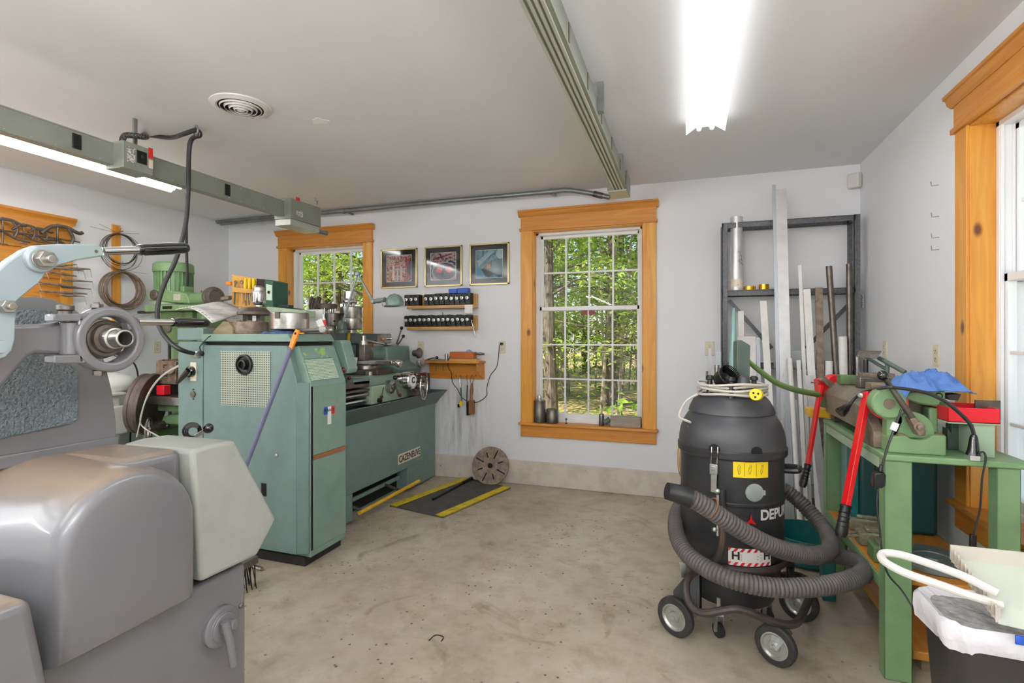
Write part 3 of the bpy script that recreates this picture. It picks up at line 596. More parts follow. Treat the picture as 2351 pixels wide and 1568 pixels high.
Yk.prism(PXs([(290, 727), (318, 730), (322, 736), (321, 752), (312, 756), (296, 758)], XYK+.004), (-.026, 0, 0))
yk = Yk.build('closer_yoke', MT['grey'], G, bevel=.003)
m = MB(); m.cyl(PX(222, 707, XYK-.01), PX(222, 698, XYK-.01), .013, n=6); m.cyl(PX(222, 698, XYK-.01), PX(222, 694, XYK-.01), .006, n=8); m.build('yoke_bolt', MT['steeldk'], G)
m = MB(); m.cyl(PX(228, 851, XYK-.01), PX(228, 861, XYK-.01), .014, n=6); m.cyl(PX(228, 861, XYK-.01), PX(228, 864, XYK-.01), .006, n=8); m.build('yoke_bolt', MT['steeldk'], G)
def lever(parent, a, b, c, d, X, r0, r1):
    A, B, Cc, D = PX(*a, X), PX(*b, X), PX(*c, X), PX(*d, X)
    lr = MB().cyl(A, B, r0, n=16).build('lever_rod', MT['steelbr'], parent)
    ax = (D-Cc); L = ax.length
    MB().lathe(Cc, ax, [(r1*.55, -.004), (r1*.9, -.003), (r1*.94, .004), (r1*.86, .006), (r1, .012), (r1*1.06, L*.6), (r1, L*.9), (r1*.8, L*.97), (r1*.4, L)], 20).build('lever_grip', MT['blackgloss'], lr)
lever(G, (316, 739), (402, 740), (398, 740), (478, 742), XYK-.01, .0085, .0125)
# spindle seen through the yoke
sx = PX(246, 777, -1.33); sx = V((-1.33, sx.y, sx.z))
m = MB(); m.lathe(sx+V((-.1, 0, 0)), (1, 0, 0), [(.05, 0), (.05, .08), (.045, .085), (.045, .1)], 32); m.build('spindle_collar', MT['steeldk'], G, bevel=.002)
m = MB(); m.lathe(sx+V((-.004, 0, 0)), (1, 0, 0), [(.036, 0), (.036, .004), (.034, .012), (.03, .014)], 32); m.build('spindle_nut', MT['iron'], G)
m = MB(); m.lathe_closed(sx, (1, 0, 0), [(.016, 0), (.026, 0), (.026, .03), (.0215, .032), (.0215, .062), (.0195, .064), (.0165, .064)], 28); m.build('draw_tube', MT['steel'], G, bevel=.0008)
m = MB(); m.lathe(sx+V((.02, 0, 0)), (1, 0, 0), [(.0165, 0), (.0165, .01)], 20); m.build('bore', MT['hole'], G)
# upper lever
XU = -1.27
lv = [(0, 618), (22, 598), (60, 573), (88, 563), (130, 560), (222, 561), (234, 567), (238, 577), (237, 588), (180, 597), (132, 611), (112, 622), (90, 650), (48, 684), (25, 706), (0, 735), (-80, 800), (-140, 760), (-60, 665)]
MB().prism(PXs(lv, XU), (-.028, 0, 0)).build('closer_lever', MT['bluegrey'], G, bevel=.003)
pv = PX(88, 597, XU); m = MB(); m.lathe(pv, (1, 0, 0), [(.027, -.002), (.026, .01), (.023, .013)], 28); m.build('pivot_boss', MT['bluegrey'], G)
m = MB(); m.lathe(pv+V((.013, 0, 0)), (1, 0, 0), [(.02, 0), (.02, .004)], 24); m.cyl(pv+V((.017, 0, 0)), pv+V((.034, 0, 0)), .0175, n=6); m.cyl(pv+V((.034, 0, 0)), pv+V((.046, 0, 0)), .008, n=14); m.build('pivot_nut', MT['steel'], G, bevel=.001)
p = PX(221, 577, XU); m = MB(); m.cyl(p, p+V((.0015, 0, 0)), .0035, n=12); m.build('set_screw', MT['steeldk'], G)
lever(G, (236, 577), (326, 574), (320, 574), (432, 569), XU-.014, .0095, .0145)
XA = -1.245
MB().prism(PXs([(-40, 690), (-5, 686), (16, 687), (32, 697), (38, 714), (35, 780), (28, 805), (14, 820), (-8, 826), (-60, 820)], XA), (-.02, 0, 0)).build('link_plate', MT['bluegrey'], G, bevel=.003)
pv = PX(10, 704, XA); m = MB(); m.cyl(pv, pv+V((.018, 0, 0)), .013, n=6); m.cyl(pv+V((.018, 0, 0)), pv+V((.026, 0, 0)), .006, n=12); m.build('link_nut', MT['steel'], G, bevel=.001)
p = PX(0, 796, XA); m = MB(); m.lathe(p, (1, 0, 0), [(.013, 0), (.012, .004)], 20); m.build('link_pin', MT['bluegrey'], G)
# rotary switch on the base
XS = -1.27; p = PX(502, 1436, XS)
m = MB(); m.lathe(p, (1, 0, 0), [(.056, -.004), (.056, .014), (.051, .018), (.04, .019), (.04, .026), (.036, .028)], 32); m.prism(PXs([(470, 1462), (480, 1486), (494, 1487), (500, 1474)], XS+.012), (-.014, 0, 0)); sw = m.build('isolator_switch', MT['grey'], G, bevel=.002)
a, b = PX(516, 1427, XS+.04), PX(536, 1528, XS+.05)
m = MB(); m.cyl(p+V((.02, 0, 0)), p+V((.05, .012, .006)), .02, .014, n=16); m.tube([a, (a+b)/2+V((.004, 0, 0)), b], [.0125, .011, .0115], 12); m.build('isolator_handle', MT['grey'], sw, bevel=.001)
p = PX(553, 1390, XS); m = MB(); m.lathe(p, (1, 0, 0), [(.0085, 0), (.008, .003), (.005, .006)], 14); m.build('screw', MT['steeldk'], G)
# ball lever behind the cover
a, b = PX(448, 1003, -1.5), PX(478, 983, -1.46); m = MB(); m.cyl(a+(a-b)*.4, b, .0065, n=12); fl_ = m.build('feed_lever', MT['steelbr'], G); MB().sphere(b, .0165).build('ball_knob', MT['ball'], fl_)
t = thing('coiled_hose', 'small black coiled hose behind the grey cover, left of the ball knob', 'hose', PX(440, 992, -1.52))
c = PX(441, 989, -1.515); m = MB()
for k in range(4): m.torus(c+V((.004*k, -.002*k, 0)), (.9, -.4, .2), .026-.0035*k, .0025, 22, 6)
m.build('coil', MT['blackgloss'], t)
# ================================================================== left wall
XW = XL
B = thing('tool_board', 'tall pine tool board with crown moulding on the left wall', 'tool board', (XW, 2.2, 1.0))
yr = 2.905
MB().box(XW, XW+.03, 1.2, yr, .95, 2.33).build('back_panel', MT['pine_y'], B)
m = MB(); m.prism([(XW+a, 1.2, z) for a, z in ((0, 2.3), (.04, 2.3), (.045, 2.325), (.06, 2.34), (.062, 2.36), (0, 2.36))], (0, yr+.025-1.2, 0)); m.build('crown_moulding', MT['pine_y'], B)
for z0, z1 in ((2.06, 2.3), (1.84, 1.9), (1.62, 1.68), (1.4, 1.46)): MB().box(XW+.03, XW+.045, 1.2, yr, z0, z1).build('rail', MT['pine_y'], B, bevel=.003)
for y in (yr-.09, 2.3, 1.7): MB().box(XW+.03, XW+.046, y, y+.09, .95, 2.06).build('stile', MT['pine_z'], B, bevel=.003)
y = PX(120, 545, XW+.1).y; MB().cyl((XW+.1, 1.5, PX(80, 540, XW+.1).z), (XW+.1, yr+.02, PX(80, 540, XW+.1).z), .006, n=8).build('hanging_rod', MT['steeldk'], B)
CL = ['iron clamp hanging first on the tool board rod, beside its right end', 'iron clamp second from the right on the tool board rod', 'iron clamp third from the right on the tool board rod', 'iron clamp furthest left on the tool board rod']
zr = PX(80, 540, XW+.1).z
for i, px in enumerate((140, 92, 60, 14)):
    c = PX(px, 535, XW+.1); t = thing('hand_clamp', CL[i], 'clamp', (XW+.1, c.y, zr), 'iron clamps on the tool board')
    s = (1.25, .7, .8, 1.0)[i]; f = lambda a, b, c_=0: V((XW+.1+c_*s, c.y+a*s, zr+b*s))
    MB().tube(spl([f(-.11, .02), f(-.05, .075), f(.03, .085), f(.1, .06), f(.13, .07)], 5), [.012*s]*20+[.006*s], 8).build('upper_jaw', MT['iron'], t)
    MB().tube(spl([f(-.1, -.02), f(-.02, -.01), f(.06, -.05), f(.15, -.06)], 5), .009*s, 8).build('lower_jaw', MT['iron'], t)
    MB().tube([f(-.02, -.1), f(-.02, .1)], .007*s, 8).build('clamp_screw', MT['steeldk'], t); MB().tube([f(-.05, -.1), f(.01, -.1)], .004*s, 6).build('tommy_bar', MT['steeldk'], t)
    MB().tube(spl([f(.04, .08), f(.07, .02), f(.05, -.04)], 5), .01*s, 8).build('frame', MT['iron'], t)
TL = [((120, 612), (176, 607), 'topmost slim steel tool on the tool board, just under the lever'), ((110, 614), (207, 618), 'long slim steel tool second from top, pointing right past the board edge'), ((95, 612), (192, 622), 'thick slim steel tool just below the two topmost ones'), ((106, 623), (176, 634), 'short steel tool with a thin bent wire at its left end, above the middle'), ((143, 642), (212, 647), 'steel tool in the middle with a wire hook at its right tip'), ((88, 648), (175, 659), 'tapered steel tool lying across the board stile with left wire end'), ((140, 658), (209, 664), 'steel tool below the middle whose right tip bends down'), ((90, 668), (200, 675), 'long straight steel tool second from the bottom'), ((140, 678), (194, 680), 'lowest steel tool hanging with a bent tip below the others')]
for i, (a, b, lab) in enumerate(TL):
    X_ = XW+.16+.012*(i % 3); A, Bp = PX(*a, X_), PX(*b, X_); t = thing('hand_tool', lab, 'tool', (A+Bp)/2, 'slim steel tools on the tool board')
    MB().tube([A, A.lerp(Bp, .3), A.lerp(Bp, .6), Bp], [.004, .009, .012, .005] if i % 2 else [.007, .012, .008, .004], 8).build('shank', MT['rust'], t)
    e = A if i in (3, 5, 7) else Bp
    MB().tube([e, e+V((0, .015 if e is Bp else .02, -.07))], .0022, 5).build('tip_wire', MT['steel'], t)
    MB().cyl(A.lerp(Bp, .35), V((XW+.03, A.lerp(Bp, .35).y, A.lerp(Bp, .35).z)), .004, n=6).build('peg', MT['steel'], t)
s0_, s1_ = PX(257, 515, XW+.01), PX(275, 715, XW+.01)
t = thing('hanging_strip', 'narrow pine batten on the left wall holding wire coils', 'wood strip', (XW, (s0_.y+s1_.y)/2, s1_.z))
MB().box(XW, XW+.022, s0_.y, s1_.y, s1_.z-.25, s0_.z).build('batten', MT['pine_z'], t, bevel=.003)
for yy in (533, 632, 730): p = PX(270, yy, XW+.02); MB().tube([p+V((-.002, 0, 0)), p+V((.07, 0, .005))], .006, 8).build('peg', MT['rackwood'], t)
def coil(name, lab, px, py, rr, n, mat, spread, seed, thick=.003):
    c = PX(px, py, XW+.06); t = thing(name, lab, 'wire coil', c, None); rn = random.Random(seed)
    for k in range(n):
        r = rr*(1-rn.uniform(0, spread)); a = V((1, rn.gauss(0, .1), rn.gauss(0, .05))); m = MB()
        m.torus(c+V((rn.uniform(-.03, .03), rn.uniform(-.01, .02), (rr-r)*.85)), a, r, thick*rn.uniform(.6, 1.3), 40, 6); m.build('wire_turn', mat, t)
    for k in range(4):
        a = c+V((0, 0, rr)); MB().tube([a+V((.01, -.02, 0)), a+V((.02, rn.uniform(-.28, .28), rn.uniform(-.02, .1)))], .0013, 5).build('wire_end', mat, t)
MT['wire'] = mk('wire', '#4b4742', .4, .6); MT['wirelt'] = mk('wire_light', '#7b756c', .4, .6)
coil('wire_coil', 'loose coil of thin wire at the top of the pine batten', 275, 580, .175, 9, MT['wire'], .28, 1, .0022)
coil('wire_coil', 'thick coil of rusty brown wire in the middle of the pine batten', 277, 670, .19, 13, MT['rust'], .22, 2, .006)
coil('wire_coil', 'wire coil hanging lowest, half hidden behind the grey yoke', 283, 778, .175, 9, MT['wirelt'], .2, 3, .005)
t = thing('storage_bin', 'white plastic bin by the left wall behind the grey machine', 'bin', (-4.6, 2.6, 0))
m = MB(); a, b = PX(225, 905, -4.5), PX(272, 905, -4.5); m.box(-4.93, -4.5, a.y-.3, b.y+.03, 0, PX(260, 910, -4.5).z); m.build('bin_body', MT['white_plastic'], t, bevel=.03, seg=3); zt = PX(260, 910, -4.5).z
MB().box(-4.95, -4.47, a.y-.32, b.y+.05, zt, zt+.03).build('bin_lid', MT['white_plastic'], t, bevel=.012)
MB().box(-4.5, -4.47, b.y-.08, b.y+.06, zt-.32, zt-.08).build('side_handle', MT['white_plastic'], t, bevel=.02, seg=3)
t = thing('storage_bag', 'white rounded sack lying on the white bin by the left wall', 'bag', PX(285, 890, -4.6))
MB().sphere(PX(270, 880, -4.68)+V((0, -.08, -.005)), .2, (.9, 1.15, .5), 20).build('sack', MT['paper'], t)
m = MB(); m.tube(spl([PX(292, 822, -4.8), PX(310, 838, -4.8), PX(317, 870, -4.8), PX(312, 930, -4.8), PX(300, 985, -4.8), PX(299, 1080, -4.8)], 5), .007, 8)
tag(m.build('power_lead', MT['cable']), 'dark cord curving down the left wall behind the rotary table', 'cord')
# ================================================================== green milling machine in the back left corner
YM = 3.44
M_ = thing('milling_machine', 'green milling machine with vertical motor in the back left corner', 'machine', (PY(430, 775, YM).x, YM, 0))
def pyx(px, Y): return PY(px, 775, Y).x
def pyz(px, py, Y): return PY(px, py, Y).z
mo = PY(399, 690, YM); rm = (pyx(428, YM)-pyx(369, YM))/2; z1, z2, z3 = pyz(400, 684, YM), pyz(400, 627, YM), pyz(400, 604, YM)
m = MB(); m.lathe((mo.x, YM, z2), (0, 0, 1), [(rm, 0), (rm*1.02, .004), (rm, z3-z2-.02), (rm*.9, z3-z2-.004), (rm*.5, z3-z2)], 32); mot = m.build('motor_cap', MT['green'], M_)
m = MB(); m.lathe((mo.x, YM, z1), (0, 0, 1), [(rm*.88, 0), (rm*.88, z2-z1)], 32)
for k in range(30): a = 2*math.pi*k/30; m.cbox((mo.x+math.cos(a)*rm*.92, YM+math.sin(a)*rm*.92, (z1+z2)/2), (.016, .004, z2-z1), Matrix.Rotation(a, 3, 'Z'))
m.build('motor_fins', MT['green'], M_)
m = MB(); m.lathe((mo.x, YM, z1-.07), (0, 0, 1), [(rm*1.0, 0), (rm*1.0, .03), (rm*.75, .05), (rm*.8, .07)], 28); m.build('motor_base', MT['greenlt'], M_)
MB().box(mo.x+rm*.8, mo.x+rm*1.15, YM-.05, YM+.05, z1-.02, z1+.1).build('terminal_box', MT['green'], M_, bevel=.006)
m = MB(); m.prism(PYs([(338, 667), (352, 664), (395, 667), (426, 674), (434, 688), (434, 697), (372, 693), (338, 690)], YM-.16), (0, .3, 0)); m.build('head_gearbox', MT['green'], M_, bevel=.012, seg=3)
p = PY(356, 677, YM-.16); m = MB(); m.lathe(p, (0, -1, 0), [(.045, 0), (.047, .012), (.04, .02), (.014, .021), (.012, .03)], 24); m.build('speed_dial', MT['iron'], M_)
p = PY(407, 682, YM-.16); MB().cbox(p, (.085, .006, .055)).build('maker_plate', PL, M_)
m = MB(); m.prism(PYs([(331, 700), (470, 699), (470, 712), (371, 714), (366, 715), (331, 716)], YM-.17), (0, .36, 0)); m.build('head_slide', MT['green'], M_, bevel=.008)
p = PY(384, 706, YM-.172); MB().cbox(p, (.11, .006, .024)).build('name_plate', MT['black'], M_)
m = MB(); m.cyl(PY(318, 717, YM), PY(345, 717, YM), .014, n=12); m.cyl(PY(345, 717, YM), PY(366, 717, YM), .008, n=10); m.build('quill_handle', MT['steeldk'], M_)
m = MB(); m.prism(PYs([(367, 714), (440, 714), (440, 790), (402, 790), (386, 784), (372, 770), (367, 745)], YM-.1), (0, .22, 0)); m.build('quill_housing', MT['greendk'], M_, bevel=.012)
m = MB(); m.cyl(PY(384, 755, YM-.1), PY(384, 755, YM-.13), .028, n=16); m.build('quill_dial', MT['iron'], M_)
x0, x1 = pyx(400, YM), pyx(480, YM); MB().box(x0, x1, YM-.05, YM+.5, 0, pyz(400, 712, YM)).build('column', MT['green'], M_, bevel=.03)
MB().box(x0-.15, x1+.15, YM-.5, YM+.55, 0, .12).build('foot', MT['green'], M_, bevel=.02)
m = MB(); a, b = PY(437, 690, YM-.05), PY(488, 682, YM-.25); ax = b-a
m.lathe(a, ax, [(.055, -.03), (.062, 0), (.05, ax.length*.5), (.055, ax.length*.8), (.07, ax.length)], 24); m.build('overarm', MT['green'], M_)
m = MB(); m.lathe(b, ax, [(.07, -.02), (.082, 0), (.082, .03), (.072, .034), (.072, .06), (.05, .066), (.05, .05), (.0, .05)], 28); m.build('arm_nose', MT['iron'], M_)
m = MB(); m.cyl(PY(511, 686, YM-.33), PY(528, 684, YM-.33), .018, n=12); m.build('arm_pin', MT['steel'], M_)
for px in (462, 486): p = PY(px, 672, YM-.12); MB().cyl(p+V((0, 0, -.03)), p+V((0, 0, .02)), .007, n=8).build('oil_cup', MT['steeldk'], M_)
# knee, table and handwheel
YT = 3.05
m = MB(); a, b = PY(355, 905, YT), PY(460, 920, YT); m.box(a.x, b.x, YT-.12, YT+.3, b.z-.03, a.z-.0); m.build('table', MT['steel'], M_, bevel=.004)
a2 = PY(362, 915, YT-.05); m = MB(); m.box(a2.x, b.x, YT-.05, YT+.35, a2.z-.1, b.z-.03); m.build('saddle', MT['greendk'], M_, bevel=.006)
m = MB(); m.prism(PYs([(372, 958), (384, 953), (470, 948), (470, 975), (400, 975), (378, 974), (370, 968)], YT-.02), (0, .4, 0)); m.build('knee', MT['green'], M_, bevel=.015, seg=3)
wc = PY(342, 985, YT-.16); wa = V((-.75, -.62, .0))
m = MB(); m.torus(wc, wa, .085, .0105, 32, 8); m.build('handwheel_rim', MT['steel'], M_)
a_, u_, w_ = frame(wa); m = MB(); m.lathe(wc-a_*.015, wa, [(.016, 0), (.018, .02), (.01, .034)], 16)
for k in range(5): an = 2*math.pi*k/5+.3; m.bar(wc, wc+(u_*math.cos(an)+w_*math.sin(an))*.083, .012, .008)
m.build('handwheel_spokes', MT['steel'], M_)
m = MB(); m.cyl(wc, PY(380, 972, YT), .02, .03, n=14); m.cyl(PY(360, 978, YT-.06), PY(368, 976, YT-.05), .042, n=18); m.build('handwheel_shaft', MT['iron'], M_)
m = MB(); m.sphere(PY(385, 978, YT-.1), .018); m.cyl(PY(372, 975, YT-.08), PY(385, 978, YT-.1), .006, n=8); m.build('lock_lever', MT['black'], M_)
# rotary table leaning on it
t = thing('rotary_table', 'big brown cast-iron round table tilted on edge left of the milling machine', 'rotary table', PY(325, 925, 2.95))
c = PY(322, 925, 2.95); ax = V((-.88, -.47, .12))
m = MB(); m.lathe(c-V(ax).normalized()*.1, ax, [(.2, 0), (.245, .004), (.25, .03), (.235, .036), (.235, .07), (.24, .075), (.24, .1), (.23, .104)], 44); m.build('table_disc', MT['iron'], t, bevel=.002)
a_, u_, w_ = frame(ax); m = MB(); o = c+a_*.0045
m.prism([o+u_*x-w_*0+w_*y for x, y in ((.0, -.1), (.13, -.12), (.15, .06), (.02, .1))], a_*.006); m.build('cast_rib', MT['iron'], t, bevel=.002)
m = MB(); m.box(c.x-.05, c.x+.12, c.y+.05, c.y+.3, 0, c.z-.22); m.build('pedestal', MT['greendk'], t, bevel=.01)
t = thing('machine_vise', 'brown steel vise block standing on the milling machine table', 'vise', PY(385, 890, 3.1))
m = MB(); m.prism(PYs([(358, 828), (372, 825), (372, 872), (358, 872)], 3.08), (0, .14, 0)); m.build('fixed_jaw', MT['rust'], t, bevel=.003)
m = MB(); a, b = PY(373, 829, 3.08), PY(411, 882, 3.08); m.box(a.x, b.x, 3.05, 3.25, b.z, a.z); m.build('vise_body', MT['rust'], t, bevel=.005)
for k in range(6): p = PY(374+1, 838+k*5, 3.045); MB().box(p.x, p.x+.04, 3.043, 3.05, p.z-.004, p.z+.004).build('jaw_groove', MT['hole'], t)
m = MB(); m.cyl(PY(388, 848, 3.04), PY(388, 848, 3.0), .036, n=18); m.build('vise_screw', MT['rust'], t)
m = MB(); a, b = PY(372, 883, 3.08), PY(412, 905, 3.08); m.box(a.x, b.x, 3.1, 3.2, b.z, a.z); m.build('vise_base', MT['steeldk'], t, bevel=.003)
t = MB(); a, b = PY(366, 884, 2.99), PY(386, 903, 2.99); tag(t.box(a.x+.005, b.x-.01, 2.96, 3.02, b.z-.012, a.z).build('red_block', MT['redplastic'], bevel=.005), 'small bright red block on the milling machine table', 'block')
m = MB(); m.tube(spl([PY(366, 1003, 2.8), PY(324, 975, 2.8), PY(329, 935, 2.8), PY(345, 895, 2.8), PY(372, 862, 2.8), PY(410, 838, 2.8)], 6), .005, 6); m.tube(spl([PY(314, 1003, 2.78), PY(321, 972, 2.78), PY(331, 930, 2.78), PY(350, 890, 2.78), PY(376, 861, 2.78), PY(412, 840, 2.78)], 6), .005, 6)
tag(m.build('tan_cord', MT['cord']), 'pale doubled cord arching in front of the rotary table', 'cord')
m = MB(); zc2 = ZC; a = PY(428, 690, YM+.0); m.tube(spl([V((a.x, YM, ZC)), PY(428, 560, YM), PY(430, 640, YM), PY(428, 668, YM)], 5), .012, 8)
tag(m.build('motor_cable', MT['cable']), 'second black cable dropping straight to the green motor', 'cable')
m = MB(); m.tube([PY(389, 788, YM-.12), PY(389, 850, YM-.12), PY(391, 1010, YM-.12)], .013, 8); m.build('motor_conduit', MT['cable'], M_)
# ================================================================== green engine lathe
YE, XF = 2.43, -2.1
L = thing('engine_lathe', 'grey-green engine lathe with maker plate along the left, reaching the back wall', 'machine', (-2.6, 3.4, 0))
m = MB(); m.prism([(-3.11, YE, .05), (-2.9, YE, .05), (-2.9, YE, 1.325), (-3.11, YE, 1.325)], (0, .42, 0)); m.build('switch_cabinet', MT['lathe'], L, bevel=.006)
m = MB(); m.box(-3.115, -2.895, YE-.003, YE+.42, 1.332, 1.41); m.build('switch_cabinet_top', MT['lathe'], L, bevel=.006)
prof = [(-2.896, .05), (-2.896, 1.3), (-2.19, 1.3), (-2.1, 1.075), (-2.1, .05)]
m = MB(); m.prism([(x, YE+.045, z) for x, z in prof], (0, .325, 0)); m.build('headstock_cabinet', MT['lathelt'], L, bevel=.005)
pe = [(-2.892, YE, .075), (-2.892, YE, 1.302), (-2.235, YE, 1.302), (-2.165, YE, 1.09), (-2.165, YE, .075)]
m = MB(); m.prism(pe, (0, .05, 0)); m.prism([(-2.165, YE, .075), (-2.108, YE+.036, .075), (-2.108, YE+.05, .075), (-2.165, YE+.05, .075)], (0, 0, 1.01)); m.build('end_panel', MT['lathe'], L, bevel=.004)
m = MB(); m.prism([(-2.9, YE-.008, 1.325), (-2.9, YE-.008, 1.372), (-2.225, YE-.008, 1.372), (-2.19, YE-.008, 1.325)], (0, .39, 0)); m.build('headstock_lid', MT['lathelt'], L, bevel=.005)
MB().box(-2.89, -2.2, YE+.02, YE+.36, 1.298, 1.326).build('lid_gap', MT['hole'], L)
MB().box(-3.1, -2.13, YE+.03, YE+.36, 0, .052).build('toe_kick', MT['black'], L)
MB().box(-2.106, -2.098, YE+.047, YE+.06, .09, 1.06).build('door_gap', MT['hole'], L)
m = MB(); m.box(-2.1, -2.095, YE+.062, YE+.366, .09, .62); m.build('front_door', MT['lathelt'], L, bevel=.004); m = MB(); m.box(-2.1, -2.095, YE+.062, YE+.366, .65, 1.062); m.build('front_door', MT['lathelt'], L, bevel=.004)
MB().box(-2.101, -2.096, YE+.062, YE+.366, .622, .648).build('rubber_strip', MT['leather'], L)
# sloping data plate
u_ = V((0, 1, 0)); v_ = V((-.09, 0, .225)).normalized()
M = basis(V((-2.145, YE+.2, 1.19)), u_, v_)
dp = NT('data_plate'); co = dp.coord((1, 1, 1)); br = dp.n('ShaderNodeTexBrick'); br.inputs['Scale'].default_value = 34; br.offset = 0
for k, c in (('Color1', '#c9d6c2'), ('Color2', '#b5cdb2'), ('Mortar', '#5d7a66')): br.inputs[k].default_value = S(c)
br.inputs['Mortar Size'].default_value = .03; br.inputs['Row Height'].default_value = .3; sp = dp.n('ShaderNodeMapping'); sp.inputs['Rotation'].default_value = (0, math.pi/2, math.pi/2); dp.l(co, sp.inputs[0]); dp.l(sp.outputs[0], br.inputs[0])
dp.set(Base_Color=br.outputs[0], Roughness=.25); MT['dataplate'] = dp.m
m = MB(); m.box(-.145, .11, -.105, .03, .0, .004, M); m.build('data_table_plate', MT['dataplate'], L)
m = MB(); m.box(-.145, .1, .035, .1, .0, .004, M); m.build('data_plate_top', mk('plate_top', '#7f9a90', .25, c2='#9fc468', vs=9, lo=.55, hi=.6), L)
# perforated vent
pf = NT('perforated_panel'); vm = pf.n('ShaderNodeVectorMath', operation='SCALE'); vm.inputs['Scale'].default_value = 72; pf.l(pf.coord(), vm.inputs[0])
sx_ = pf.n('ShaderNodeSeparateXYZ'); pf.l(vm.outputs[0], sx_.inputs[0])
fx = pf.math('SUBTRACT', pf.math('FRACT', sx_.outputs[0]), .5); fz = pf.math('SUBTRACT', pf.math('FRACT', sx_.outputs[2]), .5)
dd = pf.math('ADD', pf.math('MULTIPLY', fx, fx), pf.math('MULTIPLY', fz, fz)); hole = pf.math('LESS_THAN', dd, .075)
pf.set(Base_Color=pf.mix(hole, S('#a9b09f'), S('#23281f')), Roughness=.5)
MT['perf'] = pf.m
a, b = PY(507, 806, YE), PY(621, 936, YE); MB().box(a.x, b.x, YE-.003, YE+.01, b.z, a.z).build('vent_grille', MT['perf'], L)
p = PY(563, 837, YE); m = MB(); m.lathe(p, (0, -1, 0), [(.06, 0), (.064, .004), (.062, .016), (.052, .018), (.048, .008), (.03, .006), (.03, .03), (.022, .032), (.02, .012), (.0, .012)], 32); m.build('spindle_port', MT['black'], L)
p = PY(440, 853, YE); MB().cbox(p+V((.02, -.003, .0)), (.05, .008, .12)).build('switch_plate', MT['ivory'], L, bevel=.002)
m = MB(); m.lathe(p+V((.01, 0, 0)), (0, -1, 0), [(.034, 0), (.034, .03), (.026, .036)], 24); m.tube([p+V((.012, -.028, .01)), p+V((-.03, -.036, -.03)), p+V((-.072, -.036, -.07))], [.021, .016, .009], 12); m.build('main_switch', MT['blackgloss'], L)
p = PY(444, 905, YE); m = MB(); m.lathe(p, (0, -1, 0), [(.02, 0), (.02, .008), (.012, .01)], 18); m.cbox(p+V((0, -.002, .03)), (.01, .004, .01)); m.cbox(p+V((0, -.002, -.03)), (.01, .004, .01)); m.build('socket', MT['steeldk'], L)
p = PY(465, 812, YE); m = MB(); m.lathe(p, (0, -1, 0), [(.016, 0), (.016, .003)], 18); m.build('cable_hole', MT['hole'], L)
m = MB(); m.tube(spl([p+V((0, -.002, 0)), p+V((.0, -.02, .04)), PY(468, 785, YE-.03), PY(480, 773, YE-.02), PY(492, 770, YE+.03)], 5), .0035, 6)
m.build('thin_wire', MT['cable'], L)
p = PY(635, 1045, YE); m = MB(); m.lathe(p, (0, -1, 0), [(.011, 0), (.011, .006), (.006, .012)], 14); m.build('lock_screw', MT['steelbr'], L)
a, b = PY(600, 1109, YE), PY(612, 1140, YE); MB().box(a.x, b.x, YE-.001, YE+.01, b.z, a.z).build('slot', MT['hole'], L)
# stickers on the front door
def fl(px0, py0, px1, py1, nm, mat, th=.002):
    a, b = PX(px0, py0, -2.095), PX(px1, py1, -2.095); return MB().box(-2.096, -2.095+th, min(a.y, b.y), max(a.y, b.y), min(a.z, b.z), max(a.z, b.z)).build(nm, mat, L)
fl(744, 935, 752, 951, 'flag_sticker', MT['blue']); fl(752, 934, 760, 950, 'flag_sticker', MT['white']); fl(760, 933, 768, 949, 'flag_sticker', MT['red']); fl(752, 951, 760, 973, 'paper_sticker', MT['paper'])
p = PX(756, 942, -2.092); text('sticker_lettering', 'FRANCE', .026, basis(p, (0, 1, 0), (0, 0, 1)), MT['tealdk'], L)
# second cheek with dark red ball
m = MB(); m.prism(PYs([(760, 783), (783, 781), (801, 848), (797, 857), (785, 860), (775, 840)], 2.86), (0, .1, 0)); m.build('gear_cheek', MT['lathelt'], L, bevel=.006)
m = MB(); p = PY(788, 849, 2.84); m.sphere(p, .017); m.build('ball_knob', MT['darkred'], L)
# bed, tray, base
m = MB(); m.box(-2.9, -2.42, 2.8, 4.44, 0, .8); m.prism([(-2.3, 2.8, .215), (-2.3, 4.44, .215), (-2.3, 4.44, .74), (-2.3, 2.8, .74)], (-.13, 0, 0)); m.box(-2.42, -2.3, 2.8, 3.15, .02, .215); m.box(-2.42, -2.3, 3.93, 4.44, .02, .215); m.build('bed_base', MT['lathe'], L, bevel=.006)
MB().box(-2.46, -2.415, 3.1, 3.98, .02, .2).build('base_recess', MT['hole'], L)
m = MB(); tp = [(-2.3, .715), (-2.195, .842), (-2.2, .848), (-2.32, .735), (-2.9, .735), (-2.9, .715)]
m.prism([(x, 2.8, z) for x, z in tp], (0, 1.66, 0)); m.prism([(-2.9, 4.44, .72), (-2.3, 4.44, .72), (-2.195, 4.49, .845), (-2.9, 4.49, .845)], (0, .004, 0)); m.build('chip_tray', MT['lathedk'], L, bevel=.002)
MB().tube([(-2.38, 3.18, .13), (-2.38, 3.9, .13)], .018, 12).build('foot_bar', MT['lathe'], L)
m = MB(); m.tube([PX(825, 1178, -2.22), PX(962, 1104, -2.22)], .014, 12); m.build('foot_brake_bar', MT['yellow'], L)
m = MB()
for px, py in ((833, 1174), (920, 1127)): a = PX(px, py, -2.22); m.tube([a, V((-2.4, a.y, .14))], .012, 8)
m.build('foot_brake_arm', MT['steeldk'], L)
p = PX(940, 1045, -2.3); Mp = basis(p+V((.0, 0, 0)), (0, 1, 0), (0, 0, 1))
m = MB(); m.box(-.185, .185, -.042, .042, -.001, .005, Mp); pl_ = m.build('maker_plate', MT['ivory'], L, bevel=.001)
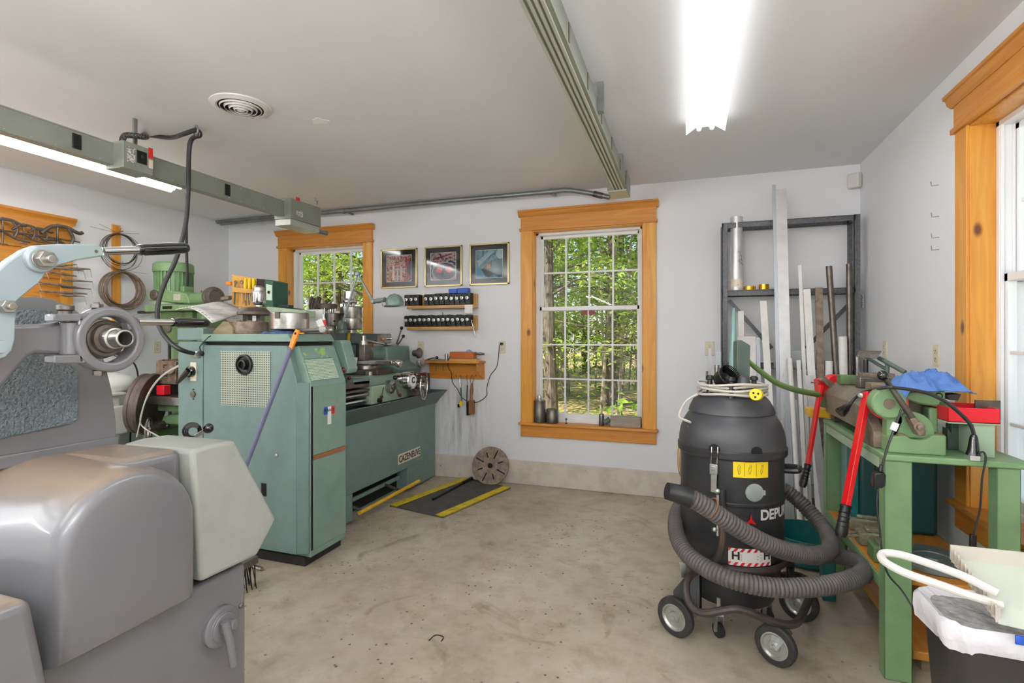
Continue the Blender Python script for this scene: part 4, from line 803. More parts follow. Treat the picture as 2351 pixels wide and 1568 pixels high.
text('plate_lettering', 'CAZENEUVE', .078, Mp @ Matrix.Translation((0, -.002, .0055)), MT['black'], L, sx=.83, bold=.0015)
# bedways, lead screws
m = MB(); m.box(-2.8, -2.46, 2.8, 4.42, .8, .98); m.box(-2.82, -2.72, 2.8, 4.42, .98, 1.01); m.box(-2.54, -2.44, 2.8, 4.42, .98, 1.0); m.build('bed_ways', MT['lathedk'], L, bevel=.003)
for x, z, r, mt in ((-2.36, .91, .017, 'steel'), (-2.36, .985, .014, 'steeldk'), (-2.37, .86, .02, 'steelbr')): MB().cyl((x, 2.8, z), (x, 4.3, z), r, n=14).build('feed_shaft', MT[mt], L)
m = MB(); m.box(-2.46, -2.33, 3.05, 3.4, .94, .955); m.box(-2.46, -2.33, 3.05, 3.4, .975, 1.02); m.build('way_guard', MT['iron'], L, bevel=.002)
# carriage
m = MB(); m.box(-2.5, -2.32, 3.42, 4.03, .825, .97); m.build('apron', MT['greenlt'], L, bevel=.006)
m = MB(); m.box(-2.82, -2.33, 3.41, 3.9, .972, 1.04); m.build('saddle', MT['lathelt'], L, bevel=.005)
m = MB(); m.prism([(-2.33, 3.41, .99), (-2.33, 3.2, 1.0), (-2.6, 3.2, 1.0), (-2.6, 3.41, .99)], (0, 0, .035)); m.build('saddle_wing', MT['lathe'], L, bevel=.004)
tcx, tcy = -2.6, 3.72
m = MB(); m.box(tcx-.16, tcx+.2, tcy-.11, tcy+.11, 1.04, 1.085); m.build('cross_slide', MT['iron'], L, bevel=.006)
m = MB(); m.lathe((tcx, tcy, 1.085), (0, 0, 1), [(.12, 0), (.12, .03), (.1, .04)], 32); m.build('swivel_base', MT['steel'], L, bevel=.002)
m = MB(); m.box(tcx-.1, tcx+.3, tcy-.05, tcy+.06, 1.12, 1.16); m.build('top_slide', MT['steel'], L, bevel=.006)
m = MB(); m.sphere((tcx+.33, tcy, 1.135), .035); m.cyl((tcx+.28, tcy, 1.14), (tcx+.36, tcy, 1.14), .022, n=14); m.build('slide_knob', MT['steelbr'], L)
m = MB(); m.lathe((tcx-.01, tcy, 1.16), (0, 0, 1), [(.062, 0), (.062, .13)], 8); m.build('tool_post', MT['steeldk'], L, bevel=.004)
m = MB(); m.lathe((tcx-.01, tcy, 1.29), (0, 0, 1), [(.042, 0), (.036, .035), (.02, .037), (.018, .075), (.012, .08)], 18); m.build('tool_post_nut', MT['steel'], L)
m = MB(); m.cyl((tcx-.01, tcy, 1.33), PX(882, 790, tcx+.1), .009, n=10); m.build('tool_post_lever', MT['steel'], L)
m = MB(); m.lathe((tcx+.12, tcy-.1, 1.0), (0, 0, 1), [(.04, 0), (.04, .07), (.034, .074)], 20); m.build('stop_drum', MT['steel'], L)
# dial drum and handwheels, axes along +X
d0 = PX(922, 873, -2.3); m = MB(); m.lathe(d0+V((-.04, 0, 0)), (1, 0, 0), [(.06, 0), (.06, .06), (.072, .065), (.072, .085), (.064, .09), (.076, .095), (.078, .14), (.07, .15), (.0, .15)], 32); m.build('dial_drum', MT['steelbr'], L)
m = MB(); m.lathe(d0+V((.11, 0, 0)), (1, 0, 0), [(.05, 0), (.05, .0015)], 24); m.build('dial_face', MT['white'], L)
text('dial_mark', 'C', .07, basis(d0+V((.1125, 0, .002)), (0, 1, 0), (0, 0, 1)), MT['tealdk'], L, bold=.003)
a = d0+V((.115, .05, .05)); MB().tube([a, a+V((.09, .01, .004))], [.01, .015], 10).build('crank_grip', MT['darkred'], L)
hw = PX(973, 886, -2.17); m = MB(); m.torus(hw, (1, .25, 0), .115, .008, 36, 8); m.build('handwheel_rim', MT['steelbr'], L)
a_, u_, w_ = frame((1, .25, 0)); m = MB(); m.cyl(hw-a_*.22, hw+a_*.01, .032, .028, n=18)
for k in range(3): an = 2*math.pi*k/3+.5; m.bar(hw-a_*.02, hw+(u_*math.cos(an)+w_*math.sin(an))*.113, .02, .01)
m.build('handwheel_spokes', MT['steel'], L)
a = hw+w_*.03+u_*.05; m = MB(); m.tube([a-V((.12, 0, 0)), a], [.009, .014], 10); m.build('wheel_grip', MT['darkred'], L)
m = MB(); m.box(-2.32, -2.22, 3.95, 4.1, .84, .94); m.box(-2.5, -2.28, 4.18, 4.3, .82, 1.02); m.build('bracket', MT['steeldk'], L, bevel=.006)
for (px, py), (qx, qy), X_, mt, r in (((907, 867), (913, 906), -2.22, 'ball', .019), ((876, 911), (881, 889), -2.27, 'darkred', .014), ((918, 907), (905, 880), -2.25, 'darkred', .016), ((953, 896), (945, 880), -2.22, 'darkred', .013), ((802, 868), (793, 890), -2.3, 'darkred', .016)):
    a, b = PX(px, py, X_), PX(qx, qy, X_); o = MB().cyl(a, b, .0055, n=8).build('apron_lever', MT['steeldk'], L); MB().sphere(a, r, n=12).build('lever_knob', MT[mt], o)
p = PX(895, 888, -2.31); m = MB(); m.lathe(p, (1, 0, 0), [(.055, -.02), (.055, .02), (.04, .03), (.022, .032), (.022, .05)], 24); m.build('apron_dial', MT['steel'], L)
p = PX(869, 919, -2.32); m = MB(); m.lathe(p, (1, 0, 0), [(.02, -.01), (.02, .025), (.012, .03)], 18); m.build('apron_knob', MT['black'], L)
# tailstock
ty0, ty1 = 4.0, 4.4
m = MB(); m.prism([(-2.84, ty0, 1.0), (-2.44, ty0, 1.0), (-2.42, ty0, 1.07), (-2.55, ty0, 1.12), (-2.56, ty0, 1.27), (-2.72, ty0, 1.27), (-2.76, ty0, 1.12), (-2.84, ty0, 1.08)], (0, .4, 0)); m.build('tailstock', MT['lathe'], L, bevel=.015, seg=3)
m = MB(); m.lathe((-2.64, ty0, 1.2), (0, -1, 0), [(.066, -.1), (.066, .12), (.058, .14), (.058, .19), (.05, .2), (.02, .2), (.018, .17), (0, .17)], 28); m.build('tailstock_quill', MT['lathe'], L)
p = PX(896, 817, -2.66); m = MB(); m.lathe_closed(V((-2.64, ty0-.15, 1.2)), (0, -1, 0), [(.022, 0), (.057, 0), (.059, .05), (.05, .06), (.022, .058)], 28); m.build('quill_cap', MT['darkred'] if 0 else MT['iron'], L, bevel=.002)
m = MB(); p = PX(966, 811, -2.44); m.lathe(V((-2.52, p.y, p.z)), (1, 0, 0), [(.03, 0), (.035, .05), (.052, .055), (.052, .07), (.04, .08)], 26); m.build('tailstock_wheel', MT['steeldk'], L)
p = PX(976, 833, -2.36); m = MB(); m.lathe(p+V((-.06, -.02, 0)), (.9, -.2, .15), [(.036, 0), (.036, .02), (.042, .024), (.042, .04), (.034, .044), (.034, .06)], 24); m.build('tailstock_collar', MT['zinc'], L)
a, b = p+V((.0, 0, .02)), PX(1003, 821, -2.3); m = MB(); m.tube([a, a.lerp(b, .5)+V((0, 0, .008)), b], [.011, .007, .006], 8); o = m.build('clamp_lever', MT['steeldk'], L); MB().sphere(b, .017).build('ball_knob', MT['ball'], o)
h0 = PX(908, 796, -2.62); m = MB(); m.lathe(h0+V((-.02, 0, -.03)), (.5, -.3, .9), [(.03, 0), (.034, .01), (.034, .05), (.024, .056)], 22); m.build('capstan_hub', MT['zinc'], L)
for px, py in ((922, 753), (926, 772), (863, 785), (871, 806)):
    b = PX(px, py, -2.6); m = MB(); m.tube(spl([h0, h0.lerp(b, .45)+V((0, 0, -.012)), b], 4), [.008]*9, 8) if 0 else m.tube([h0, h0.lerp(b, .5)+V((0, 0, -.01)), b], [.009, .007, .006], 8); o = m.build('capstan_arm', MT['steeldk'], L); MB().sphere(b, .017).build('ball_knob', MT['ball'], o)
b = PX(884, 791, -2.55); MB().sphere(b, .016).build('ball_knob', MT['steeldk'], L)
# rear bar with its light end plate and columns
MB().box(-3.1, -2.75, 2.86, 4.37, 1.294, 1.388).build('rear_bar', MT['lathedk'], L, bevel=.004)
a, b = PX(865, 766, -2.75), PX(899, 788, -2.75); MB().box(-2.751, -2.745, a.y, 4.37, 1.3, 1.383).build('end_plate', MT['steel'], L)
for px, mt, dx in ((878, 'orange', .012), (893, 'steelbr', .03)): p = PX(px, 778, -2.745); m = MB(); m.lathe(p, (1, 0, 0), [(.013, 0), (.013, dx), (.01, dx+.004)], 16); m.build('push_button', MT[mt], L)
for px in (815, 835): p = PX(px, 780, -2.78); MB().box(-2.86, -2.78, p.y-.035, p.y+.035, 1.0, 1.294).build('column', MT['lathe'], L, bevel=.006)
m = MB(); m.box(-3.05, -2.86, 3.3, 4.0, .9, 1.294); m.build('rear_guard', MT['black'], L)
p = PX(800, 778, -2.74); m = MB(); m.bar(PX(801, 764, -2.742), PX(799, 788, -2.742), .014, .022, (1, 0, 0)); tag(m.build('yellow_clip', MT['yellow'], bevel=.001), 'small yellow tag hanging from the dark green rear bar of the lathe', 'clip')
# tub
p = PX(804, 838, -2.56); t = thing('plastic_tub', 'small white tub with blue band and orange inside beside the lathe headstock', 'tub', (p.x, p.y, 1.0)); pz = PX(804, 848, -2.56).z; ph = PX(804, 821, -2.56).z
m = MB(); m.lathe_closed((p.x, p.y, pz), (0, 0, 1), [(.0001, 0), (.045, 0), (.056, ph-pz), (.059, ph-pz), (.059, ph-pz-.008), (.054, ph-pz-.01)] if 0 else [(.001, 0), (.046, 0), (.058, ph-pz), (.055, ph-pz), (.044, .004), (.001, .004)], 26); m.build('tub_body', MT['white_plastic'], t)
MB().lathe_closed((p.x, p.y, pz+.014), (0, 0, 1), [(.0478, 0), (.0495, 0), (.0515, .018), (.05, .018)], 26).build('blue_band', MT['blue'], t)
MB().lathe((p.x, p.y, pz+.055), (0, 0, 1), [(.05, 0), (.05, .02)], 22).build('tub_content', MT['orange'], t)
# ------------------------------------------------------------------ things on the lathe headstock (z 1.372)
ZT = 1.372
def on(px, Y, z=ZT): p = PY(px, 770, Y); return V((p.x, p.y, z))
def rad(px, w_, Y): p = PY(px, 770, Y)-C0; return w_/2/1175*p.dot(FX)*math.cos(math.atan(abs(px-1175.5)/1175))
def hz(py, px, Y): return PY(px, py, Y).z
Yc = 2.62
c = on(575, Yc); r = rad(575, 86, Yc)
t = thing('lathe_chuck', 'dark steel chuck on the lathe top carrying a flange and a drill chuck', 'chuck', c, 'lathe chucks')
h1 = hz(739, 575, Yc)-ZT; m = MB(); m.lathe(c, (0, 0, 1), [(r*.98, 0), (r, .004), (r, h1*.4), (r*.985, h1*.42), (r*.985, h1*.98), (r*.93, h1)], 40); m.build('chuck_body', MT['rust'], t, bevel=.0015)
h2 = hz(724, 575, Yc)-ZT
m = MB()
for an in (.2, 1.3, 2.35, 3.5, 4.6, 5.4): m.cbox(c+V((math.cos(an)*r*.6, math.sin(an)*r*.6, h1)), (r*.42, .03, .012), Matrix.Rotation(an, 3, 'Z'))
m.build('jaw_steps', MT['steeldk'], t)
for an in (.5, 2.6, 4.7):
    q = c+V((math.cos(an)*r*.55, math.sin(an)*r*.55, h1)); MB().box(q.x-.018, q.x+.018, q.y-.018, q.y+.018, q.z, ZT+h2+.004).build('chuck_jaw', MT['steeldk'], t, bevel=.002)
c2 = V((PY(583, 720, Yc).x, Yc, ZT+h2)); r2 = rad(583, 78, Yc); h3 = hz(707, 583, Yc)-ZT-h2
t = thing('face_flange', 'thick brown steel flange lying on the jaws of the dark chuck', 'flange', c2)
m = MB(); m.lathe(c2, (0, 0, 1), [(r2*.95, 0), (r2, .004), (r2, h3*.45), (r2*.72, h3), (r2*.3, h3), (r2*.3, h3+.006)], 36); m.build('flange_disc', MT['iron'], t, bevel=.001)
c3 = V((PY(594, 700, Yc).x, Yc, ZT+h2+h3+.006)); h4 = hz(656, 594, Yc)-c3.z; r3 = rad(594, 34, Yc)
t = thing('drill_chuck', 'shiny steel drill chuck standing upright on the brown flange', 'drill chuck', c3)
m = MB(); m.lathe(c3, (0, 0, 1), [(r3*.5, 0), (r3*.5, h4*.08), (r3*.8, h4*.12), (r3*.95, h4*.2), (r3, h4*.25), (r3, h4*.62)], 32); m.build('knurled_sleeve', MT['steelbr'], t, bevel=.001)
m = MB(); m.lathe(c3, (0, 0, 1), [(r3*1.02, h4*.62), (r3*1.02, h4*.7), (r3*.8, h4*.74), (r3*.78, h4*.9), (r3*.6, h4*.95), (r3*.45, h4), (r3*.1, h4)], 32); m.build('chuck_nose', MT['steel'], t)
m = MB()
for k in range(14): an = 2*math.pi*k/14; m.cbox(c3+V((math.cos(an)*r3, math.sin(an)*r3, h4*.44)), (.003, .004, h4*.34), Matrix.Rotation(an, 3, 'Z'))
m.build('sleeve_flutes', MT['steeldk'], t)
c = on(665, Yc); r = rad(665, 92, Yc); zb, zt = hz(757, 665, Yc), hz(719, 665, Yc)
t = thing('lathe_chuck', 'bright polished four-jaw chuck on a blue rag at the lathe top', 'chuck', c, 'lathe chucks')
m = MB(); m.lathe(c+V((0, 0, zb-ZT)), (0, 0, 1), [(r*.97, 0), (r, .003), (r, zt-zb-.004), (r*.97, zt-zb), (r*.25, zt-zb), (r*.25, zt-zb-.03)], 44); m.build('chuck_body', MT['steel'], t, bevel=.0015)
for an in (-1.45, .1, 1.7, 3.25): q = c+V((math.cos(an)*r*.93, math.sin(an)*r*.93, zt-ZT-.018)); MB().cbox(q, (.03, .03, .04), Matrix.Rotation(an, 3, 'Z')).build('jaw_slot', MT['iron'], t)
MB().cyl(on(693, Yc-.06), on(693, Yc-.06)+V((0, 0, zb-ZT+.001)), .011, n=14).build('stud', MT['steel'], t); MB().cyl(on(640, Yc+.05), on(640, Yc+.05)+V((0, 0, zb-ZT+.001)), .012, n=14).build('stud', MT['steel'], t)
def blob(name, lab, cat, c, sx, sy, sz, mat, seed, rough=.25, n=26, group=None, fn=None):
    rn = random.Random(seed); ph = [rn.uniform(0, 6.3) for _ in range(8)]; m = MB()
    def f(u, v):
        x, y = (u*2-1), (v*2-1); e = max(0, 1-(abs(x)**2.6+abs(y)**2.6))
        h = (e**.45 if e > 0 else 0)*(1+rough*(math.sin(5*x+ph[0]+2*y)+.7*math.sin(9*y+ph[1]-3*x)+.5*math.sin(13*x+ph[2]+7*y)))
        k = 1+.1*math.sin(6*y+ph[3]); return V(c)+V((x*sx*k, y*sy*(1+.08*math.sin(5*x+ph[4])), max(0, h)*sz+.001))
    m.grid(f, n, n); return tag(m.build(name, mat, ang=70, solid=.003), lab, cat, group)
blob('rag', 'crumpled dark blue rag under the bright chuck', 'rag', c+V((-.03, 0, 0)), .13, .12, zb-ZT-.004, mk('navy_rag', '#34496a', .9, c2='#59709a', vs=16), 4)
# wooden wedge, papers, red folder
a = PYs([(482, 774), (534, 774), (534, 752), (524, 739), (512, 738)], 2.5); m = MB(); m.prism([V((p.x, p.y, max(p.z, ZT))) for p in a], (0, .12, 0)); tag(m.build('wood_wedge', MT['oldwood'], bevel=.002), 'weathered wooden wedge at the left end of the lathe top', 'wedge')
m = MB(); a = PY(478, 752, 2.6); m.box(a.x, a.x+.1, 2.58, 2.78, ZT, ZT+.045); tag(m.build('red_folder', mk('dkred', '#7a1420', .5), bevel=.003), 'dark red folder lying under the open magazine', 'folder')
def sheet(name, lab, pts, mat, bend, th=.002, extra=None):
    A, Bq, Cq, Dq = pts; t = MB()
    def f(u, v): p = (A*(1-u)+Bq*u)*(1-v)+(Dq*(1-u)+Cq*u)*v; return p+V((0, 0, bend*math.sin(math.pi*u)))
    t.grid(f, 18, 6); return t
magm = mk('magazine_page', '#dddbd6', .5, c2='#a5a2a2', vs=7, lo=.45, hi=.7)
shm = mk('printed_sheet', '#ececea', .6, c2='#b4b3b2', vs=60, lo=.5, hi=.6, stretch=(.1, 1.6, 1.6))
t = thing('magazine', 'open spiral-bound magazine draped at the left end of the lathe top', 'magazine', PY(470, 720, 2.6))
P_ = [PY(403, 711, 2.5), PY(487, 741, 2.42), PY(562, 718, 2.75), PY(470, 700, 2.85)]
sheet('page', '', P_, magm, .045).build('pages', magm, t, solid=.006)
for k in range(12): q = P_[0].lerp(P_[1], (k+.5)/12); MB().torus(q+V((.006, .006, .045*math.sin(math.pi*(k+.5)/12))), (.5, -.8, 0), .006, .0012, 10, 4).build('spiral_ring', MT['black'], t)
P_ = [PY(470, 705, 2.8), PY(530, 742, 2.74), PY(604, 738, 2.77), PY(556, 706, 2.95)]
tag(sheet('sheet', '', P_, shm, .012).build('printed_sheet', shm, solid=.001), 'white printed sheet sliding off the magazine beside the dark chuck', 'paper')
# hammer, tag, red bottle
t = thing('ball_peen_hammer', 'ball peen hammer lying on the lathe top beside the bright chuck', 'hammer', on(720, 2.5))
a, b = on(712, 2.5, ZT+.02), on(741, 2.5, ZT+.026); m = MB(); m.tube([on(660, 2.62, ZT+.012), a, b], [.013, .011, .016], 12); m.build('handle', MT['steeldk'], t)
m = MB(); c = on(744, 2.5, ZT+.026); d = V((.25, -.95, 0)); m.lathe(c-d*.06, d, [(.008, -.03), (.019, -.015), (.019, 0), (.013, .012), (.016, .04), (.022, .06), (.022, .085), (.019, .088)], 20); m.build('hammer_head', MT['steelbr'], t)
t = MB(); P_ = PYs([(725, 737), (737, 731), (748, 756), (736, 763)], 2.66); t.prism(P_, (0, .004, 0)); tag(t.build('paper_tag', MT['paper']), 'white paper tag leaning beside the hammer on the lathe top', 'tag')
t = thing('glue_bottle', 'slim red bottle with white cap behind the paper tag', 'bottle', on(746, 2.75)); c = on(746, 2.75)
m = MB(); m.tube([c+V((0, 0, .004)), PY(744, 735, 2.75)], [.012, .012], 12); m.build('bottle_body', MT['red'], t); m = MB(); m.cyl(PY(744, 735, 2.75), PY(742, 721, 2.75), .01, .003, n=10); m.build('bottle_cap', MT['white'], t)
tag(MB().cbox(on(648, 2.52, ZT+.004)+V((.14, 0, 0)), (.05, .012, .008)).build('orange_tip', MT['orange']), 'tiny orange piece on the lathe top under the hammer handle', 'scrap')
# broom leaning on the end panel
t = thing('broom', 'purple-grey broom handle with orange hanger leaning on the lathe end', 'broom', PY(476, 1300, 2.2))
a, b = PY(684, 757, 2.4), PY(476, 1303, 2.22); e = a.lerp(b, .075)
m = MB(); m.tube([e, b], .0125, 12); m.build('broom_handle', MT['purple'], t)
m = MB(); dr = (b-a).normalized(); sd = dr.cross(V((0, 1, 0))).normalized(); Mh = basis(a.lerp(e, .5), sd, -dr)
Lh = (e-a).length/2; m.prism([Mh @ V(q) for q in ((-.013, -Lh-.01, -.008), (.013, -Lh-.01, -.008), (.017, Lh*.3, -.008), (.012, Lh, -.008), (-.012, Lh, -.008), (-.017, Lh*.3, -.008))], Mh.to_3x3() @ V((0, 0, .016))); m.build('broom_hanger', MT['orange'], t, bevel=.003)
m = MB(); q = Mh @ V((0, Lh*.55, .0085)); m.lathe(q, Mh.to_3x3() @ V((0, 0, 1)), [(.007, 0), (.007, .0008)], 14); m.build('hanger_hole', MT['hole'], t)
t = thing('floor_brush', 'black bristled brush on the floor behind the grey machine base', 'brush', PZ(568, 1352, 0)); c = PZ(562, 1352, 0)
m = MB(); rn = random.Random(5)
for k in range(26): a = c+V((rn.uniform(-.06, .03), rn.uniform(-.05, .05), .12)); m.tube([a, a+V((rn.uniform(-.01, .035), 0, -.119))], .0022, 4)
o_ = m.build('bristles', MT['black'], t); o_['kind'] = 'stuff'; MB().cbox(c+V((-.015, 0, .14)), (.1, .12, .04)).build('brush_head', MT['steeldk'], t, bevel=.004)
t = thing('steel_bracket', 'small rusty steel bracket on the floor by the lathe toe', 'bracket', PZ(585, 1303, 0)); c = PZ(583, 1303, 0)
m = MB(); m.torus(c+V((-.02, 0, .06)), (.3, 1, 0), .04, .01, 20, 8); m.build('bracket_eye', MT['steel'], t); MB().tube([c+V((-.07, 0, .012)), c+V((.08, -.02, .012))], .011, 8).build('bracket_bar', MT['steel'], t)
# ------------------------------------------------------------------ things behind: shelf by window_1 (on the rear bar z 1.388)
ZR = 1.388; YR = 3.75
def onr(px, Y, z=ZR): p = PY(px, 770, Y); return V((p.x, Y, z))
c = onr(806, YR); r = rad(806, 52, YR)
t = thing('lathe_chuck', 'tall stacked chuck standing at the right on the lathe rear bar', 'chuck', c, 'lathe chucks')
hh = lambda py: hz(py, 806, YR)-ZR
m = MB(); m.lathe(c, (0, 0, 1), [(r*.5, 0), (r*.5, .03), (r*.95, .035), (r, .05), (r, hh(733)), (r*.97, hh(732)), (r, hh(730)), (r, hh(706)), (r*.9, hh(704))], 36); m.build('chuck_body', MT['steel'], t, bevel=.0015)
for an in (3.6, 4.6, 5.6): q = c+V((math.cos(an)*r*.8, math.sin(an)*r*.8, hh(704))); MB().cbox(q, (.03, .024, .05), Matrix.Rotation(an, 3, 'Z')).build('chuck_jaw', MT['steelbr'], t, bevel=.002)
for px, py in ((788, 722), (788, 748)): p = PY(px, py, YR-.09); m = MB(); m.cyl(p, p+V((0, -.012, 0)), .012, n=12); m.build('key_socket', MT['hole'], t)
c2 = c+V((.0, 0, hh(704)+.025)); t = thing('small_chuck', 'small bright chuck sitting on top of the tall stacked chuck', 'chuck', c2); q = hz(669, 802, YR)-c2.z; r2 = rad(803, 36, YR); c2.x = PY(803, 690, YR).x
m = MB(); m.lathe(c2, (0, 0, 1), [(r2*.7, -.01), (r2*1.0, q*.1), (r2*1.02, q*.25), (r2*.82, q*.4), (r2*.82, q*.98), (r2*.76, q)], 32); m.build('chuck_body', MT['steelbr'], t, bevel=.001)
c = onr(764, YR-.1); t = thing('small_chuck', 'small dark steel chuck left of the tall stacked chuck', 'chuck', c); r = rad(764, 37, YR-.1); q = hz(719, 764, YR-.1)-ZR
m = MB(); m.lathe(c, (0, 0, 1), [(r*.4, 0), (r*.4, q*.35), (r, q*.37), (r, q*.97), (r*.93, q)], 28); m.build('chuck_body', MT['steeldk'], t, bevel=.001); p = PY(768, 737, YR-.1-r*.97); MB().cyl(p, p+V((0, -.008, 0)), .008, n=10).build('key_socket', MT['hole'], t)
c = onr(748, YR+.1); t = thing('steady_stand', 'brown round plate on short steel legs behind the lathe top', 'stand', c); r = rad(748, 54, YR+.1); z0_, z1_ = hz(708, 748, YR+.1), hz(698, 748, YR+.1)
m = MB(); m.lathe((c.x, c.y, z0_), (0, 0, 1), [(r, 0), (r, z1_-z0_-.006), (r*.93, z1_-z0_)], 32); m.build('round_plate', MT['iron'], t)
for an in (.4, 1.9, 3.6, 5.2): q = V((c.x+math.cos(an)*r*.6, c.y+math.sin(an)*r*.6, 0)); MB().cyl((q.x, q.y, ZR), (q.x, q.y, z0_), .013, n=12).build('plate_leg', MT['steel'], t)
t = thing('lathe_tool_dogs', 'bunch of curved black lathe dogs standing in front of the left window', 'tool', onr(724, YR+.05)); rn = random.Random(9)
t.name = 'lathe_dog_set'; ORG[t.name] = ORG['lathe_tool_dogs']
for k in range(5): a = onr(715+k*4.6, YR+.05); h_ = hz(680+3*k % 9, 720, YR)-ZR; MB().tube(spl([a, a+V((.02, 0, h_*.4)), a+V((-.015, 0, h_*.75)), a+V((.012, 0, h_))], 5), .012, 8).build('dog', MT['steeldk'], t)
m = MB(); a, b = PY(697, 711, 3.2), PY(741, 765, 3.2); m.box(a.x-.1, b.x, 3.2, 3.215, ZR, a.z); tag(m.build('white_panel', mk('dull_white', '#d7d9d2', .5)), 'dull white flat panel standing behind the bright chuck', 'panel')
m = MB(); a, b = PY(612, 704, 3.0), PY(690, 718, 3.0); m.prism([V((a.x, 3.0, a.z)), V((b.x+.05, 3.0, a.z-.035)), V((b.x+.05, 3.0, b.z-.03)), V((a.x, 3.0, b.z))], (0, .1, 0)); m.box(a.x+.02, a.x+.05, 3.03, 3.07, ZR, b.z); tag(m.build('pale_beam', MT['greenlt'], bevel=.003), 'pale green straight bar lying behind the drill chuck', 'bar')
tag(MB().cbox(PY(652, 706, 3.1)+V((0, .02, .008)), (.1, .05, .02)).build('black_holder', MT['black'], bevel=.003), 'small black holder lying on the pale green bar', 'holder')
# tool rack with wrenches and yellow screwdrivers, binder beside it
YW = 3.3
t = thing('tool_rack', 'small upright plywood rack holding wrenches above the lathe top', 'tool rack', PY(558, 700, YW))
m = MB(); m.prism(PYs([(532, 630), (590, 639), (590, 706), (532, 702)], YW), (0, .02, 0)); m.build('back_board', MT['ply'], t, bevel=.002)
m = MB(); m.prism(PYs([(533, 659), (590, 666), (590, 675), (533, 670)], YW-.05), (0, .05, 0)); m.build('slot_rail', MT['ply'], t, bevel=.002)
for py in (651, 682): p = PY(527, py, YW); MB().box(p.x-.02, p.x+.03, YW-.02, YW+.02, p.z-.012, p.z+.012).build('peg', MT['orange'], t)
m = MB(); a = PY(545, 705, YW); m.box(a.x, a.x+.12, YW+.01, YW+.1, ZR, a.z+.05); m.build('support', MT['ply'], t)
for i, (px, y0, y1, lab) in enumerate(((540, 648, 699, 'dark hooked wrench at the left of the plywood rack'), (554, 648, 697, 'bright open-end wrench in the plywood rack'), (563, 660, 702, 'thin dark rod tool third from left in the plywood rack'), (570, 660, 700, 'thin dark rod tool next to the yellow screwdrivers'))):
    a, b = PY(px, y0, YW-.025), PY(px-2 if i == 0 else px+2, y1, YW-.025); u = thing('rack_wrench', lab, 'wrench', b)
    MB().bar(a, b, .014 if i < 2 else .008, .006, (0, 1, 0)).build('shank', MT['steelbr'] if i == 1 else MT['slate'], u, bevel=.001)
    m = MB(); m.torus(a+V((.004, 0, .0)), (0, 1, 0), .012, .005, 14, 6) if i < 2 else m.cyl(a, a+V((0, 0, .02)), .006, n=8); m.build('jaw', MT['steel'], u)
for i, px in enumerate((564, 573, 583)):
    a, b = PY(px, 639, YW-.03), PY(px, 664, YW-.03); u = thing('screwdriver', ['left', 'middle', 'right'][i]+' one of three yellow-handled screwdrivers in the plywood rack', 'screwdriver', b, 'yellow screwdrivers')
    MB().lathe(b, a-b, [(.008, 0), (.013, .01), (.014, (a-b).length*.8), (.009, (a-b).length)], 10).build('handle', MT['yellowpl'], u); MB().cyl(b, b+V((0, 0, -.09)), .004, n=8).build('blade', MT['steel'], u)
t = thing('binder_box', 'dark green box file with pale spine beside the plywood rack', 'box file', PY(608, 706, 3.2)); 
m = MB(); P_ = PYs([(589, 640), (608, 641), (608, 706), (589, 706)], 3.25); m.prism(P_, (0, .16, 0)); m.build('file_side', MT['black'], t)
m = MB(); P_ = PYs([(608, 641), (627, 646), (627, 706), (608, 706)], 3.25); m.prism(P_, (0, .16, 0)); m.build('file_spine', mk('file_green', '#2f5a48', .5), t)
m = MB(); P_ = PYs([(611, 652), (624, 655), (624, 690), (611, 689)], 3.248); m.prism(P_, (0, .003, 0)); m.build('spine_label', mk('palegrn', '#cfe3cf', .5), t); p = PY(617, 671, 3.246); MB().cyl(p, p+V((0, -.003, 0)), .012, n=14).build('finger_hole', MT['hole'], t)
m = MB(); a, b = PY(600, 706, 3.25), PY(640, 706, 3.25); m.box(a.x-.1, b.x, 3.2, 3.5, ZR-.4, a.z); m.box(a.x-.2, b.x+.02, 3.18, 3.52, a.z-.03, a.z); tag(m.build('small_cabinet', MT['greendk'], bevel=.003), 'dull green cabinet top behind the lathe carrying the box file', 'cabinet')
# jointed lamp
t = thing('work_lamp', 'grey-green jointed work lamp reaching over the lathe', 'lamp', onr(785, 3.45))
b0, j1, j2, hd = PY(787, 742, 3.5), PY(821, 629, 3.5), PY(857, 692, 3.45), PY(905, 686, 3.4)
m = MB(); q = onr(785, 3.5); m.lathe(q, (0, 0, 1), [(.055, 0), (.055, .02), (.04, .03), (.036, .075), (.02, .1), (.012, .105)], 22); m.cyl(q+V((0, 0, .1)), b0, .012, n=10); m.build('lamp_base', MT['slate'], t)
MT['lampgrey'] = mk('lamp_grey', '#8c9693', .35, .3)
MB().tube([b0, j1], [.011, .008], 10).build('lower_arm', MT['lampgrey'], t); MB().tube([j1, j2], [.008, .011], 10).build('upper_arm', MT['lampgrey'], t)
for q, rr in ((b0, .02), (j1, .021), (j2, .02)): MB().lathe(q+V((0, .018, 0)), (0, -1, 0), [(rr*.8, 0), (rr, .006), (rr, .03), (rr*.6, .036)], 18).build('joint', MT['lampgrey'], t)
a, b = j2, PY(884, 688, 3.4); MB().tube([a, a.lerp(b, .4), b], [.012, .02, .02], 12).build('socket', MT['lampgrey'], t)
sc0 = PY(906, 702, 3.4); R_ = rad(906, 42, 3.4)
m = MB(); m.lathe_closed(sc0, (0, 0, 1), [(R_*1.15, -.004), (R_*1.17, .0), (R_*1.0, .004), (R_*.97, R_*.5), (R_*.8, R_*.95), (R_*.5, R_*1.25), (R_*.01, R_*1.38), (R_*.01, R_*1.34), (R_*.48, R_*1.2), (R_*.77, R_*.92), (R_*.94, R_*.48), (R_*.96, .004)], 36); m.build('lamp_shade', mk('shade_green', '#6e8680', .3, c2='#62786f', vs=14, coat=.3), t)
